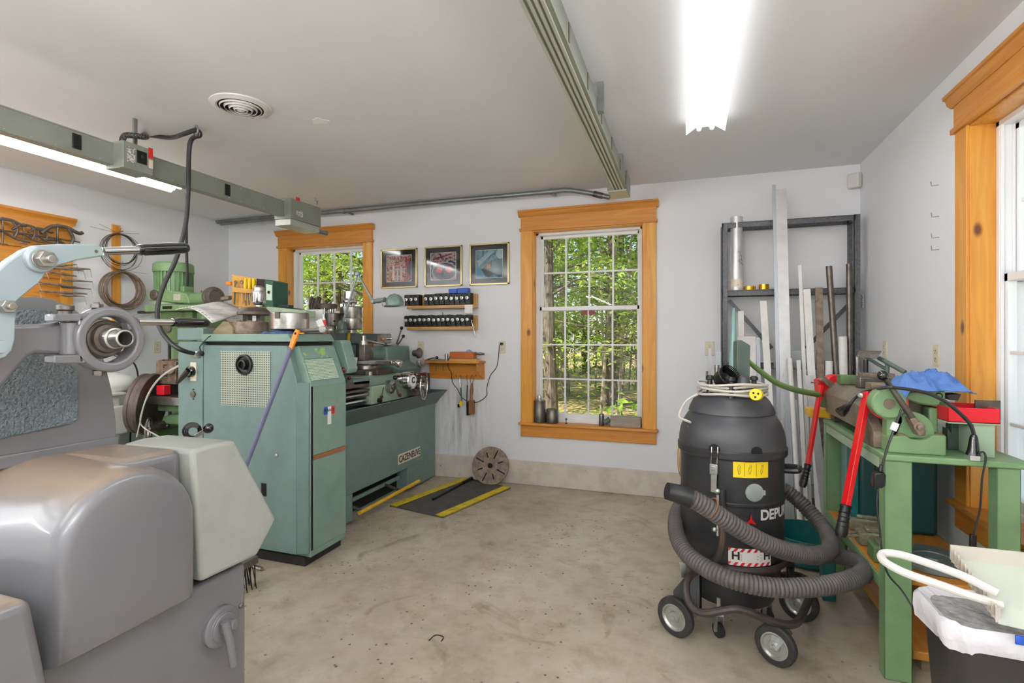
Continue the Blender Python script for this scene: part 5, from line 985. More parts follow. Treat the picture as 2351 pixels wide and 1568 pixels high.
m = MB(); m.tube(spl([PY(878, 690, 3.4), PY(878, 700, 3.4), PY(887, 704, 3.38), PY(930, 703, 3.36)], 4), .005, 6); m.build('shade_bracket', MT['lampgrey'], t)
# ================================================================== back wall
def art(name, cols, sc_, dist):
    a = NT(name); f = a.noise(sc_, 6, .7, a.coord((1, 1, 1)), dist); c = a.ramp(f, [(p, S(h)) for p, h in cols]); a.set(Base_Color=c, Roughness=.06, Coat_Weight=.6); return a.m
ARTS = [art('art_red_pipes', [(.3, '#1c1519'), (.42, '#6b2c2f'), (.5, '#8b5a52'), (.56, '#c9b8a8'), (.62, '#54303a'), (.72, '#27343a')], 16, 2.5), art('art_wheel', [(.3, '#15151a'), (.45, '#3a3640'), (.52, '#a9a4a4'), (.58, '#a3202a'), (.66, '#3a1520'), (.75, '#20242c')], 9, 3), art('art_blue', [(.3, '#151a1e'), (.42, '#2f5664'), (.52, '#5c8a98'), (.6, '#2d4650'), (.68, '#a08468'), (.78, '#1b1f22')], 5, 1.5)]
PIC = [((877, 572), (959, 662), 'framed machine photo with reddish pipes, leftmost of three on the back wall'), ((977, 566), (1062, 657), 'framed photo with a dark wheel and red parts, middle of the three'), ((1080, 559), (1170, 654), 'framed blue-grey machine photo, nearest the tall window')]
PICS = []
MT['mountgl'] = mk('picture_glass_mount', '#242325', .06, coat=.6)
for (p0, p1, lab), am in zip(PIC, ARTS):
    a, b = PY(*p0, YB), PY(*p1, YB); t = thing('framed_picture', lab, 'picture', V(((a.x+b.x)/2, YB, b.z)), 'framed machine photographs'); x0, x1, z0, z1 = a.x, b.x, b.z, a.z
    if 1: z0, z1 = 1.848, 2.239
    m = MB()
    for c in ((x0, x0+.014, z0, z1), (x1-.014, x1, z0, z1), (x0, x1, z0, z0+.014), (x0, x1, z1-.014, z1)): m.box(c[0], c[1], YB-.022, YB, c[2], c[3])
    m.build('frame', MT['gold'], t, bevel=.001)
    MB().box(x0+.012, x1-.012, YB-.014, YB-.002, z0+.012, z1-.012).build('mount', MT['mountgl'], t)
    MB().box(x0+.062, x1-.062, YB-.0148, YB-.013, z0+.062, z1-.062).build('white_edge', MT['white'], t)
    pr_ = MB().box(x0+.065, x1-.065, YB-.0155, YB-.0135, z0+.065, z1-.065).build('print', am, t); PICS.append((t, pr_, x0+.065, x1-.065, z0+.065, z1-.065))
def ink(h): return mk('ink_'+h[1:], h, .06, coat=.6)
yp = YB-.0158
def shape(pc, nm, pts, mat, dy=0):
    t, pr_, x0, x1, z0, z1 = pc; m = MB(); m.bm.faces.new([m.bm.verts.new((x0+(x1-x0)*u, yp-dy, z0+(z1-z0)*v)) for u, v in pts]); m.build(nm, mat, pr_)
def oval(cu, cv, ru, rv, a0=0, a1=6.2832, n=28): return [(cu+ru*math.cos(a0+(a1-a0)*k/n), cv+rv*math.sin(a0+(a1-a0)*k/n)) for k in range(n)]
def clipc(P): return [(min(1, max(0, u)), min(1, max(0, v))) for u, v in P]
p1, p2, p3 = PICS
for k, (u, h, wd, c) in enumerate(((.28, .62, .05, '#c9b29e'), (.45, .5, .035, '#a8a9ae'), (.6, .56, .05, '#b79a86'), (.13, .35, .06, '#8d6c4c'))): shape(p1, 'printed_pipe', [(u-wd, .05), (u+wd, .05), (u+wd*.8, h), (u-wd*.8, h)], ink(c), .0001*k)
shape(p1, 'printed_wheel', clipc(oval(1.05, .5, .3, .42)), ink('#8a3f44'), .0005); shape(p1, 'printed_wheel', clipc(oval(1.1, .5, .27, .36)), ink('#3a262c'), .0006); shape(p1, 'printed_bar', [(.1, .42), (.8, .46), (.8, .5), (.1, .46)], ink('#9aa0a6'), .0007)
shape(p2, 'printed_wheel', clipc(oval(.55, .3, .5, .36)), ink('#8e8f9a'), .0001); shape(p2, 'printed_wheel', clipc(oval(.55, .3, .46, .32)), ink('#1d1c22'), .0002); shape(p2, 'printed_hub', oval(.35, .36, .12, .12), ink('#b0272c'), .0003); shape(p2, 'printed_hub', oval(.75, .36, .13, .11), ink('#a8242b'), .0003); shape(p2, 'printed_spoke', [(.5, .1), (.6, .1), (.58, .55), (.52, .55)], ink('#2c2a33'), .0004); shape(p2, 'printed_bar', [(.1, .74), (.85, .92), (.86, .97), (.08, .8)], ink('#6d2428'), .0004)
shape(p3, 'printed_blade', [(0, 0), (.42, 0), (.2, .25), (0, .62)], ink('#4f7f93'), .0001); shape(p3, 'printed_blade', [(.1, .42), (.7, .95), (.55, 1), (.05, .62)], ink('#7f9aa2'), .0002); shape(p3, 'printed_shadow', [(.2, .3), (.6, .65), (.62, .1), (.45, .02)], ink('#1c2022'), .0002); shape(p3, 'printed_panel', [(.62, .1), (1, .1), (1, .7), (.66, .66)], ink('#3f5d66'), .0003); shape(p3, 'printed_disc', clipc(oval(.92, .85, .16, .18)), ink('#8fa3a8'), .0004); shape(p3, 'printed_rust', [(.4, .3), (.55, .35), (.55, .5), (.42, .5)], ink('#7d5c3c'), .0005)
# tool holder racks
def rack(lab, x0, x1, zs, n, skip, lab2):
    t = thing('holder_rack', lab, 'rack', V(((x0+x1)/2, YB, zs-.03)))
    MB().box(x0, x1, YB-.02, YB, zs-.03, zs+.105).build('back_board', MT['rackwood'], t, bevel=.002); MB().box(x0, x1, YB-.1, YB-.02, zs-.03, zs).build('ledge', MT['rackwood'], t, bevel=.002)
    w_ = (x1-.04-x0+.03)/n; proto = None
    for k in range(n):
        if k in skip: continue
        x = x0-.03+w_*(k+.5); tone = ['first', 'second', 'third', 'fourth', 'fifth', 'sixth', 'seventh', 'eighth', 'ninth', 'tenth', 'eleventh', 'twelfth', 'thirteenth', 'fourteenth'][k]
        if proto is None:
            o = proto = thing('tool_holder', tone+' black tool holder from the left on the '+lab2+' rack', 'tool holder', (x, YB-.06, zs), 'tool holders on the '+lab2+' rack')
            m = MB(); m.box(x-w_*.46, x+w_*.46, YB-.095, YB-.022, zs+.001, zs+.108); m.box(x-w_*.2, x+w_*.46, YB-.105, YB-.09, zs+.02, zs+.04); m.box(x-w_*.46, x-w_*.1, YB-.105, YB-.09, zs+.075, zs+.1); m.build('holder_block', MT['blockblk'], o, bevel=.002)
            MB().lathe((x, YB-.094, zs+.06), (0, -1, 0), [(.017, 0), (.017, .02), (.0105, .021), (.0105, .008), (0, .008)], 16).build('adjusting_nut', MT['zinc'], o)
        else: dup(proto, (x, YB-.06+R.uniform(-.003, .003), zs+R.choice((0, 0, .003, .005))), None, tone+' black tool holder from the left on the '+lab2+' rack')
MT['blockblk'] = mk('blackened_steel', '#1d1d1f', .35, .5, c2='#35332f', vs=30)
xa, xb = PY(946, 700, YB).x, PY(1098, 700, YB).x
rack('upper wooden rack of black tool holders with blue boxes on top', xa, xb, 1.66, 13, (3,), 'upper'); rack('lower wooden rack of black tool holders on the back wall', xa, xb, 1.455, 14, (), 'lower')
for i, (p0, p1) in enumerate((((1033, 664), (1052, 676)), ((1053, 662), (1077, 675)))):
    a, b = PY(*p0, YB-.07), PY(*p1, YB-.07); m = MB(); m.box(a.x, b.x, YB-.1, YB-.04, 1.77, a.z); tag(m.build('blue_box', MT['blue'], bevel=.002), ['left blue plastic box on top of the upper tool holders', 'right, slightly bigger blue box on top of the upper tool holders'][i], 'box')
a, b = PY(1067, 700, YB-.102), PY(1085, 719, YB-.102); tag(MB().box(a.x, b.x, YB-.104, YB-.101, b.z, a.z).build('paper_note', MT['paper']), 'small white paper note hanging from the upper rack ledge', 'note')
m = MB(); a = PY(1082, 735, YB-.12); m.tube([a+V((0, .04, 0)), a, PY(1093, 777, YB-.12)], .0055, 8); tag(m.build('hex_key', MT['steel']), 'long steel hex key hanging from the lower rack right end', 'hex key')
m = MB(); p = PY(1017, 728, YB-.07); m.cyl(V((p.x, p.y, 1.56)), PY(1016, 717, YB-.07), .005, n=8); tag(m.build('steel_pin', MT['steeldk']), 'thin dark pin sticking up from the lower tool holders', 'pin')
# wooden wall shelf with hooks
YS = YB-.14
t = thing('wall_shelf', 'orange-brown wooden wall shelf with hooks under it, left of tall window', 'shelf', (-2.07, YB, .95)); x0, x1 = PY(988, 830, YB).x, PY(1113, 830, YB).x; zs = 1.13
MB().box(x0-.05, x1+.01, YS-.02, YB, zs-.02, zs).build('shelf_board', MT['shelfwood'], t, bevel=.003); MB().box(x0, x1, YB-.02, YB, .955, zs-.02).build('back_board', MT['shelfwood'], t, bevel=.002)
m = MB(); br_ = [(YB-.02, .965), (YB-.02, zs-.02), (YS, zs-.02)]+[(YB-.02-(.12)*math.cos(a), zs-.03-.13*math.sin(a)) for a in [k*.2 for k in range(1, 8)]]
m.prism([(x1-.03, y, z) for y, z in br_], (.02, 0, 0)); m.build('side_bracket', MT['shelfwood'], t)
HK = []
for px, py in ((1049, 863), (1059, 863), (1074, 863), (1085, 863), (1094, 862)):
    p = PY(px, py, YB-.02); MB().torus(p+V((0, -.02, 0)), (1, .3, 0), .01, .0025, 14, 5).build('screw_hook', MT['brass'], t); HK.append(p+V((0, -.022, 0)))
for px in (1001, 1018): p = PY(px, 850, YB-.05); MB().tube([PY(px, 838, YB-.05), PY(px, 852, YB-.05)], .004, 6).build('pin', MT['steel'], t)
t = thing('bench_brush', 'dark wooden-handled brush hanging under the wall shelf', 'brush', HK[3]); q = lambda px, py, Y=YB-.05: PY(px, py, Y)
MB().tube(spl([q(1082, 882), q(1080, 866), q(1085, 862), q(1088, 868), q(1084, 882)], 4), .003, 5).build('hanging_string', MT['leather'], t)
m = MB(); m.tube([q(1083, 880), q(1083, 896), q(1082, 912), q(1082, 925)], [.009, .016, .012, .022], 10); m.build('handle', MT['leather'], t)
m = MB(); a, b = q(1077, 918), q(1089, 951); m.box(a.x, b.x, YB-.07, YB-.03, b.z, a.z); m.build('brush_block', MT['leather'], t, bevel=.005); m = MB(); m.box(a.x-.016, a.x+.002, YB-.075, YB-.025, b.z-.01, a.z-.02); m.build('bristles', MT['black'], t)
t = thing('yellow_cutter', 'long thin cutter with yellow tip hanging left of the brush', 'cutter', HK[1])
MB().tube(spl([q(1058, 892), q(1055, 876), HK[1], q(1061, 876), q(1058, 892)], 4), .002, 5).build('wire_loop', MT['steel'], t); MB().tube([q(1058, 890), q(1060, 922)], [.008, .006], 8).build('shaft', MT['slate'], t); MB().cbox(q(1058, 926), (.028, .015, .05)).build('yellow_tip', MT['yellowpl'], t, bevel=.003); MB().cbox(q(1055, 929)+V((-.008, -.004, -.01)), (.02, .012, .03)).build('black_jaw', MT['black'], t, bevel=.002)
t = thing('black_scriber', 'thin black rod tool hanging between cutter and brush', 'rod', HK[2])
MB().tube([HK[2], q(1073, 885)], .002, 5).build('wire_loop', MT['steel'], t); MB().tube([q(1073, 884), q(1071, 935)], [.006, .004], 8).build('rod', MT['black'], t)
zsx = zs
t = thing('wood_block', 'reddish-orange wooden block with cloth and small tools on the wall shelf', 'block', PY(1063, 826, YS+.05))
a, b = PY(1034, 815, YS+.04), PY(1088, 826, YS+.04); m = MB(); m.box(a.x, b.x, YS+.02, YB-.03, zsx+.022, zsx+.085); m.build('block', MT['orangebox'], t, bevel=.004); MB().box(a.x-.01, b.x+.04, YS+.01, YB-.04, zsx, zsx+.022).build('base_slat', MT['rackwood'], t)
c = PY(1080, 812, YS+.07); m = MB(); m.prism([c+V(p) for p in ((-.03, -.03, .01), (.02, -.04, -.03), (.05, 0, -.04), (.02, .03, -.01), (-.02, .03, .02))], (0, 0, .02)); tag(m.build('blue_rag', mk('pale_blue', '#86b3d4', .8)), 'scrap of pale blue cloth on the wall shelf', 'rag')
t = thing('file_tool', 'file with dark round handle lying on top of the wall shelf', 'file', PY(1100, 816, YS+.05)); z_ = zsx+.1
a, b = PY(1094, 812, YS+.06), PY(1112, 813, YS+.06); MB().tube([a, a.lerp(b, .5), b], [.009, .013, .009], 10).build('handle', MT['blackgloss'], t); MB().bar(a, a+V((-.12, .02, -.004)), .016, .006).build('blade', MT['steeldk'], t)
p = PY(1025, 822, YS+.05); m = MB(); m.cyl((p.x, p.y, zsx), (p.x, p.y, PY(1025, 812, YS+.05).z), .016, n=14); tag(m.build('steel_cylinder', MT['zinc']), 'short bright steel cylinder standing on the wall shelf', 'cylinder')
m = MB(); m.lathe((x0+.12, YS+.06, zsx), (0, 0, 1), [(.1, 0), (.08, .008), (.02, .014)], 14); o = tag(m.build('swarf_heap', MT['oldwood']), 'low heap of swarf on the left end of the wall shelf', 'swarf'); o['kind'] = 'stuff'
p = PY(1153, 789, YB); t = thing('power_lead', 'thin black cord from the outlet plug trailing to the wall shelf', 'cord', p)
MB().cbox(p+V((0, -.016, .0)), (.026, .03, .022)).build('plug', MT['black'], t, bevel=.004)
MB().tube(spl([p+V((0, -.026, 0)), q(1147, 795), q(1141, 840), q(1126, 862), q(1118, 890), q(1117, 908), q(1103, 920), q(1090, 924), q(1075, 922), q(1060, 912), q(1050, 893), q(1039, 878), q(1036, 855), q(1030, 845), q(1029, 828, YS), q(1034, 818, YS)], 5), .0038, 6).build('cord', MT['cable'], t)
# window sill pieces
zs = WZ0+.004; Yq = YB+.02
SL = [((1225, 1253), 967, 919, 'tall dark grey cylinder at the left end of the tall window sill'), ((1254, 1282), 968, 938, 'wide dark cylinder second from left on the sill'), ((1375, 1387), 973, 950, 'narrow dark cylinder left of the wooden block on the sill')]
for (xa_, xb_), yb_, yt_, lab in SL:
    a, b = PY(xa_, yt_, Yq), PY(xb_, yb_, Yq); m = MB(); c = V(((a.x+b.x)/2, Yq, zs)); r = (b.x-a.x)/2; h = PY(xa_, yt_, Yq).z-zs; m.lathe(c, (0, 0, 1), [(r*.96, 0), (r, .003), (r, h*.6), (r*.97, h*.62), (r*.97, h-.003), (r*.9, h)], 24); tag(m.build('steel_cylinder', MT['steeldk'], bevel=.001), lab, 'cylinder')
    if yt_ == 919: zt_ = zs+h; c_ = c
m = MB(); c = c_+V((0, 0, zt_-zs)); m.lathe(c, (0, 0, 1), [(.03, 0), (.03, .014), (.022, .016), (.022, .04), (.018, .05)], 18); tag(m.build('steel_fitting', MT['zinc']), 'small bright fitting on top of the tallest sill cylinder', 'fitting')
c = PY(1300, 970, Yq); m = MB(); m.lathe((c.x, Yq, zs), (0, 0, 1), [(.012, 0), (.012, .006), (.004, .008), (.004, .03), (.01, .034), (.006, .05)], 12); tag(m.build('small_screw', MT['steeldk']), 'tiny dark screw standing near the middle of the sill', 'screw')
c = PY(1393, 972, Yq); m = MB(); m.lathe(V((c.x-.02, Yq, zs+.026)), (.75, .1, .55), [(.024, 0), (.024, .06)], 18); tag(m.build('steel_bush', MT['slate']), 'tilted dark bush leaning on the wooden block on the sill', 'bush')
a, b = PY(1402, 954, Yq), PY(1471, 976, Yq); m = MB(); m.box(a.x, b.x, Yq-.02, Yq+.04, zs, a.z-.004); tag(m.build('wood_offcut', mk('greyed_wood', '#8f877b', .7, c2='#a79d8d', vs=14, stretch=(.6, 4, 4)), bevel=.002), 'weathered grey wood block at the right end of the sill', 'wood block')
# floor: mat, faceplate, bar
t = thing('rubber_mat', 'black rubber mat with two yellow edges on the floor beside the lathe', 'mat', (-1.9, 3.95, 0))
Pm = [PZ(895, 1163, 0), PZ(1017, 1190, 0), PZ(1172, 1122, 0), PZ(1066, 1099, 0)]
m = MB(); m.prism(Pm, (0, 0, .014)); m.build('mat_sheet', MT['mat'], t)
def strip(a, b, ofs): 
    d = (b-a).normalized(); s = V((d.y, -d.x, 0))*ofs; m = MB(); m.prism([a, b, b+s+V((0, 0, 0)), a+s], (0, 0, .016)); return m
inn = (Pm[0]-Pm[1]).normalized()
for a, b, s in ((Pm[1], Pm[2], inn), (Pm[0], Pm[3], -inn)): m = MB(); m.prism([a+V((0, 0, .001)), b+V((0, 0, .001)), b+s*.075+V((0, 0, .001)), a+s*.075+V((0, 0, .001))], (0, 0, .0155)); m.build('yellow_edge', mk('mat_yellow', '#d9c21e', .6, c2='#b59d18', vs=18, bump=.3, bs=80) if 'maty' not in MT else MT['maty'], t, bevel=.004)
m = MB(); a, b = PZ(994, 1146, .026), PZ(1083, 1098, .026); m.tube([a, a.lerp(b, .75)], .011, 10); m.tube([a.lerp(b, .75), b], .016, 10); tag(m.build('steel_bar', MT['black']), 'black steel bar lying across the rubber mat', 'bar')
fc = PY(1126, 1067, 4.39); r = .172; t = thing('face_plate', 'brown slotted lathe faceplate leaning against the concrete curb', 'faceplate', (fc.x, 4.39, 0)); ax = V((.1, -1, .25)).normalized(); fc.z = r*.985+.002
m = MB(); m.lathe(fc, ax, [(r*.97, -.02), (r, -.016), (r, .004), (r*.985, .008)], 48); m.build('disc', MT['rust'], t, bevel=.001)
a_, u_, w_ = frame(ax)
m = MB(); m.lathe(fc+a_*.0085, a_, [(.024, 0), (.024, .0008)], 20); m.build('bore', MT['hole'], t)
for k in range(8):
    an = math.radians(20+45*k); d = u_*math.cos(an)+w_*math.sin(an); r0_, r1_ = (.07, .155) if k % 2 else (.075, .125)
    m = MB(); m.bar(fc+a_*.0085+d*r0_, fc+a_*.0085+d*r1_, .012, .0012, a_); m.build('slot', MT['hole'], t)
tag(MB().tube(spl([PZ(985, 1470, .003), PZ(1000, 1458, .003), PZ(1018, 1462, .003), PZ(1013, 1472, .003)], 5), .0025, 5).build('wire_scrap', MT['cable']), 'short bent bit of dark wire on the open floor', 'wire')
# ================================================================== black industrial vacuum
VX, VY = .2, 2.67
A_ = thing('industrial_vacuum', 'tall black industrial vacuum on a wheeled frame with a coiled ribbed hose', 'vacuum cleaner', (VX, VY, 0))
VC = V((VX, VY, 0))
def cylhit(px, py, r):
    d = ray(px, py); a = d.x*d.x+d.y*d.y; ox, oy = -VX, -VY; b = 2*(ox*d.x+oy*d.y); c = ox*ox+oy*oy-r*r
    D = b*b-4*a*c; t = (-b-math.sqrt(max(D, 0)))/(2*a); return C0+d*t
def cang(px, py, r): p = cylhit(px, py, r); return math.atan2(p.y-VY, p.x-VX), p.z
def cpt(an, z, r): return V((VX+math.cos(an)*r, VY+math.sin(an)*r, z))
def cpatch(px0, py0, px1, py1, r, nm, mat, parent, pts=None, th=.0012):
    a0, z1 = cang(px0, py0, r); a1, z0 = cang(px1, py1, r); m = MB()
    P = pts or [(0, 0), (1, 0), (1, 1), (0, 1)]
    n = 10 if pts is None else 1
    if pts is None:
        m.grid(lambda u, v: cpt(a0+(a1-a0)*u, z0+(z1-z0)*v, r+th), 10, 1)
    else:
        f = [m.bm.verts.new(cpt(a0+(a1-a0)*u, z0+(z1-z0)*v, r+th)) for u, v in P]; m.bm.faces.new(f)
    return m.build(nm, mat, parent)
RB = .229
m = MB(); m.lathe(VC, (0, 0, 1), [(.19, .33), (RB-.004, .335), (RB, .35), (RB, .605), (RB+.004, .609), (RB+.004, .618), (RB, .622), (RB, .81)], 56); m.build('barrel', MT['vac'], A_)
m = MB(); m.lathe(VC, (0, 0, 1), [(.2, .8), (.238, .808), (.243, .815), (.243, .842), (.236, .848), (.2, .848)], 56); m.build('rim_band', MT['vac'], A_)
m = MB(); m.lathe(VC, (0, 0, 1), [(.236, .846), (.236, .875), (.229, .915), (.215, .953), (.196, .984), (.189, .99), (.187, .995), (.193, .998), (.186, 1.02), (.17, 1.052), (.152, 1.072), (.13, 1.08), (.0, 1.082)], 56); m.build('motor_dome', MT['vacdome'], A_)
for px, py in ((1640, 1027), (1737, 1030)):
    an, z = cang(px, py, .236); m = MB(); m.lathe(cpt(an, .852, .215), (math.cos(an), math.sin(an), 0), [(.024, 0), (.024, .024)], 20); m.build('dome_notch', MT['hole'], A_)
m = MB(); m.lathe(VC, (0, 0, 1), [(.12, .13), (.185, .14), (.19, .15), (.215, .28), (.215, .325), (.19, .33)], 48); m.build('collection_drum', MT['vac'], A_)
# stickers
cpatch(1683, 1055, 1763, 1096, RB, 'instruction_sticker', MT['yellowpl'], A_)
for x in (1709, 1736): cpatch(x-.4, 1064, x+.4, 1094, RB, 'sticker_line', MT['black'], A_, th=.0016)
for k, (x, w_) in enumerate(((1697, 8), (1722, 9), (1749, 9))):
    m = MB(); P = []
    a0, zc = cang(x, 1078, RB); 
    for i in range(15): t = i/15*6.283; P.append(cpt(a0+.024*math.cos(t)*(1+.2*math.sin(3*t)), zc+.021*math.sin(t+.4*k), RB+.0018))
    m.tube(P, .0007, 4, True); m.tube([cpt(a0-.02, zc-.02+.02*k, RB+.0018), cpt(a0+.018, zc+.015, RB+.0018)], .0007, 4); m.build('sticker_drawing', MT['black'], A_)
def ctext(body, size, px, py, mat, bold=0, anchor='CENTER', r=RB, sx=1):
    cu = bpy.data.curves.new('lettering', 'FONT'); cu.body = body; cu.size = size; cu.align_x = anchor; cu.align_y = 'CENTER'; cu.offset = bold
    t = bpy.data.objects.new('lettering', cu); me = bpy.data.meshes.new_from_object(t); bpy.data.objects.remove(t); me.materials.clear(); me.materials.append(mat)
    an, z = cang(px, py, r)
    for v in me.vertices: v.co = cpt(an+v.co.x*sx/r, z+v.co.y, r+.002)-VC
    o = bpy.data.objects.new('lettering', me); COL.objects.link(o); o.parent = A_; ORG[o.name] = VC
ctext('JetClean', .012, 1722, 1060, MT['black'])
a0, z0 = cang(1732, 1131, RB); d = V((math.cos(a0), math.sin(a0), 0)); m = MB(); m.lathe(cpt(a0, z0, RB-.02), d, [(.039, 0), (.039, .024), (.034, .026)], 28); m.cbox(cpt(a0, z0, RB+.003)+V((d.y, -d.x, 0))*-.036, (.02, .008, .02), Matrix.Rotation(a0-math.pi/2, 3, 'Z')); m.build('inlet_cap', mk('cap_grey', '#8f9694', .4), A_)
ctext('DEPURECO', .062, 1745, 1184, mk('letter_grey', '#cfcfd0', .4), .0022, 'LEFT', sx=.95)
a0, z0 = cang(1724, 1195, RB); m = MB(); f = [m.bm.verts.new(cpt(a0+x/RB, z0+y, RB+.002)) for x, y in ((-.024, -.018), (0, -.011), (.024, -.018), (.004, .005), (.0, .03), (-.004, .005))]; m.bm.faces.new((f[0], f[1], f[5])); m.bm.faces.new((f[1], f[2], f[3])); m.bm.faces.new((f[1], f[3], f[4], f[5])); m.build('red_triangle', MT['red'], A_)
H_ = (1672, 1256, 1769, 1297)
cpatch(*H_, RB, 'hazard_label', MT['paper'], A_)
for k in range(7):
    u = k/6.6
    for v0, v1 in ((.8, 1.0), (0, .2)):
        cpatch(*H_, RB, 'hazard_stripe', MT['red'], A_, [(max(0, u-.06), v0), (min(1, u+.01), v0), (min(1, u+.07), v1), (max(0, u), v1)], .0016)
cpatch(*H_, RB, 'label_panel', MT['ivory'], A_, [(.24, .26), (.76, .26), (.76, .74), (.24, .74)], .0016)
ctext('H', .048, 1689, 1276, MT['black'], .0016); ctext('H', .048, 1760, 1276, MT['black'], .0016)
for k in range(5): cpatch(*H_, RB, 'label_text_line', MT['slate'], A_, [(.27, .31+.08*k), (.73-.06*(k % 2), .31+.08*k), (.73-.06*(k % 2), .335+.08*k), (.27, .335+.08*k)], .002)
a0, z0 = cang(1579, 985, .22); 
m = MB(); f = [m.bm.verts.new(cylhit(x, y, .224)*1) for x, y in ((1573, 994), (1585, 992), (1579, 977))]; m.bm.faces.new(f); m.build('warning_triangle', MT['yellowpl'], A_)
# latch
def cp2(px, py, r=RB+.014): return cylhit(px, py, r)
m = MB()
for x0, x1 in ((1634, 1632), (1648, 1646)): m.tube([cp2(x0, 1026, .25), cp2(x0, 1040, .255), cp2(x1, 1066)], .003, 6)
m.build('latch_wire', MT['steelbr'], A_)
a0, z0 = cang(1641, 1076, RB); MR = Matrix.Rotation(a0-math.pi/2, 3, 'Z')
m = MB(); m.cbox(cpt(a0, z0, RB+.01), (.034, .018, .045), MR); m.cbox(cpt(a0, z0-.06, RB+.012), (.026, .008, .085), MR); m.cbox(cpt(a0, z0+.005, RB+.02), (.02, .008, .02), MR); m.build('latch', MT['zinc'], A_, bevel=.002)
# side handle
m = MB(); m.tube(spl([cpt(-.28, .745, RB-.01), cpt(-.28, .75, RB+.05), cpt(-.1, .755, RB+.055), cpt(-.02, .75, RB-.01)], 4), .013, 8); m.build('side_grip', MT['black'], A_)
# top plate, posts, nozzle, cable
ZTV = 1.08
def vt(px, t_=2.44): return PD(px, 880, t_)
for px, t_, py in ((1630, 2.42, 862), (1679, 2.34, 866), (1731, 2.42, 864)):
    q = PD(px, py, t_); m = MB(); m.lathe(V((q.x, q.y, ZTV-.02)), (0, 0, 1), [(.02, 0), (.016, .03), (.011, q.z-ZTV-.0), (.019, q.z-ZTV+.004), (.018, q.z-ZTV+.016), (.01, q.z-ZTV+.022)], 16); m.build('cable_post', MT['black'], A_)
q = PD(1708, 875, 2.35); m = MB(); m.lathe(V((q.x, q.y, ZTV-.02)), (0, 0, 1), [(.032, 0), (.029, .05), (.028, q.z-ZTV+.02), (.02, q.z-ZTV+.04), (.006, q.z-ZTV+.048)], 20); m.build('lid_boss', MT['vacdome'], A_)
q = PD(1664, 872, 2.5); t = thing('brush_nozzle', 'round black brush nozzle tucked on top of the vacuum', 'nozzle', q)
ax = V((.55, -.6, .6)); m = MB(); m.lathe_closed(q, ax, [(.03, -.03), (.052, -.02), (.056, .03), (.05, .034), (.046, .0), (.028, -.02)], 30); m.build('nozzle_cup', MT['black'], t)
a_, u_, w_ = frame(ax); m = MB()
for k in range(44): an = 2*math.pi*k/44; e = u_*math.cos(an)+w_*math.sin(an); m.tube([q+e*.051+a_*.025, q+e*.053+a_*.052], .0028, 4)
o_ = m.build('bristles', MT['black'], t); o_['kind'] = 'stuff'
m = MB(); m.tube([q-a_.normalized()*.02, V((q.x-.01, q.y+.02, ZTV-.015))], .034, 16); m.build('nozzle_neck', MT['black'], t)
CW = MB(); rn = random.Random(8); P = []
for k in range(5*24):
    an = 2*math.pi*k/24; r = .148+.012*math.sin(k*.13)+.004*math.sin(an*2); P.append(V((VX+.01+math.cos(an)*r, VY+math.sin(an)*r, 1.078+.0115*(k/24)+.005*math.sin(an*3+k*.05))))
CW.tube(P, .0058, 7); q = PD(1590, 930, 2.4); e = P[0]
CW.tube(spl([PD(1602, 905, 2.4), PD(1575, 922, 2.42), PD(1559, 955, 2.42), PD(1580, 967, 2.4), PD(1586, 970, 2.42)], 5), .0058, 7)
CW.build('power_cord', MT['cord'], A_)
m = MB(); q = PD(1737, 906, 2.24); ax = V((-.25, -.95, .1)); m.lathe(q-ax*.02, ax, [(.014, -.04), (.02, -.03), (.026, 0), (.027, .04), (.024, .045), (.0, .045)], 20); m.build('cord_plug', MT['yellowpl'], A_)
a_, u_, w_ = frame(ax); m = MB()
for k in range(3): an = 2*math.pi*k/3+.4; m.lathe(q+a_*.0275+(u_*math.cos(an)+w_*math.sin(an))*.011, a_, [(.0045, 0), (.0045, .001)], 8)
m.build('plug_holes', MT['hole'], A_)
# frame
tb = [(1628, 1305, 2.36), (1604, 1308, 2.33), (1584, 1322, 2.28), (1575, 1345, 2.25), (1580, 1378, 2.22), (1596, 1400, 2.2), (1622, 1408, 2.17), (1660, 1401, 2.14), (1692, 1398, 2.13), (1725, 1407, 2.12), (1765, 1424, 2.11), (1805, 1434, 2.11), (1829, 1430, 2.13), (1841, 1412, 2.2), (1853, 1385, 2.3), (1866, 1352, 2.45), (1872, 1330, 2.6)]
MB().tube(spl(PDs(tb), 4), .0165, 10).build('frame_tube', MT['browntube'], A_)
MB().torus(VC+V((0, 0, .335)), (0, 0, 1), .236, .0135, 56, 8).build('cradle_ring', MT['browntube'], A_)
m = MB(); m.tube(spl(PDs([(1656, 1126, 2.2), (1657, 1180, 2.18), (1659, 1240, 2.17), (1650, 1277, 2.18), (1630, 1296, 2.22), (1606, 1308, 2.3)]), 5), .0145, 10); m.build('upright_tube', MT['browntube'], A_)
MB().tube(PDs([(1656, 1124, 2.2), (1657, 1160, 2.19)]), .019, 12).build('tube_cap', MT['black'], A_)
m = MB(); q = PDs([(1648, 1135, 2.19), (1648, 1230, 2.17)]); m.tube(q, .006, 8); m.sphere(PD(1647, 1128, 2.18), .012, n=10); m.sphere(PD(1641, 1216, 2.17), .01, n=10); m.build('clamp_bolt', MT['zinc'], A_)
m = MB(); m.prism(PDs([(1546, 1355, 2.36), (1572, 1325, 2.36), (1606, 1312, 2.36), (1606, 1412, 2.3), (1588, 1420, 2.3), (1546, 1378, 2.34)]), (.01, .015, 0)); m.build('axle_plate', MT['black'], A_)
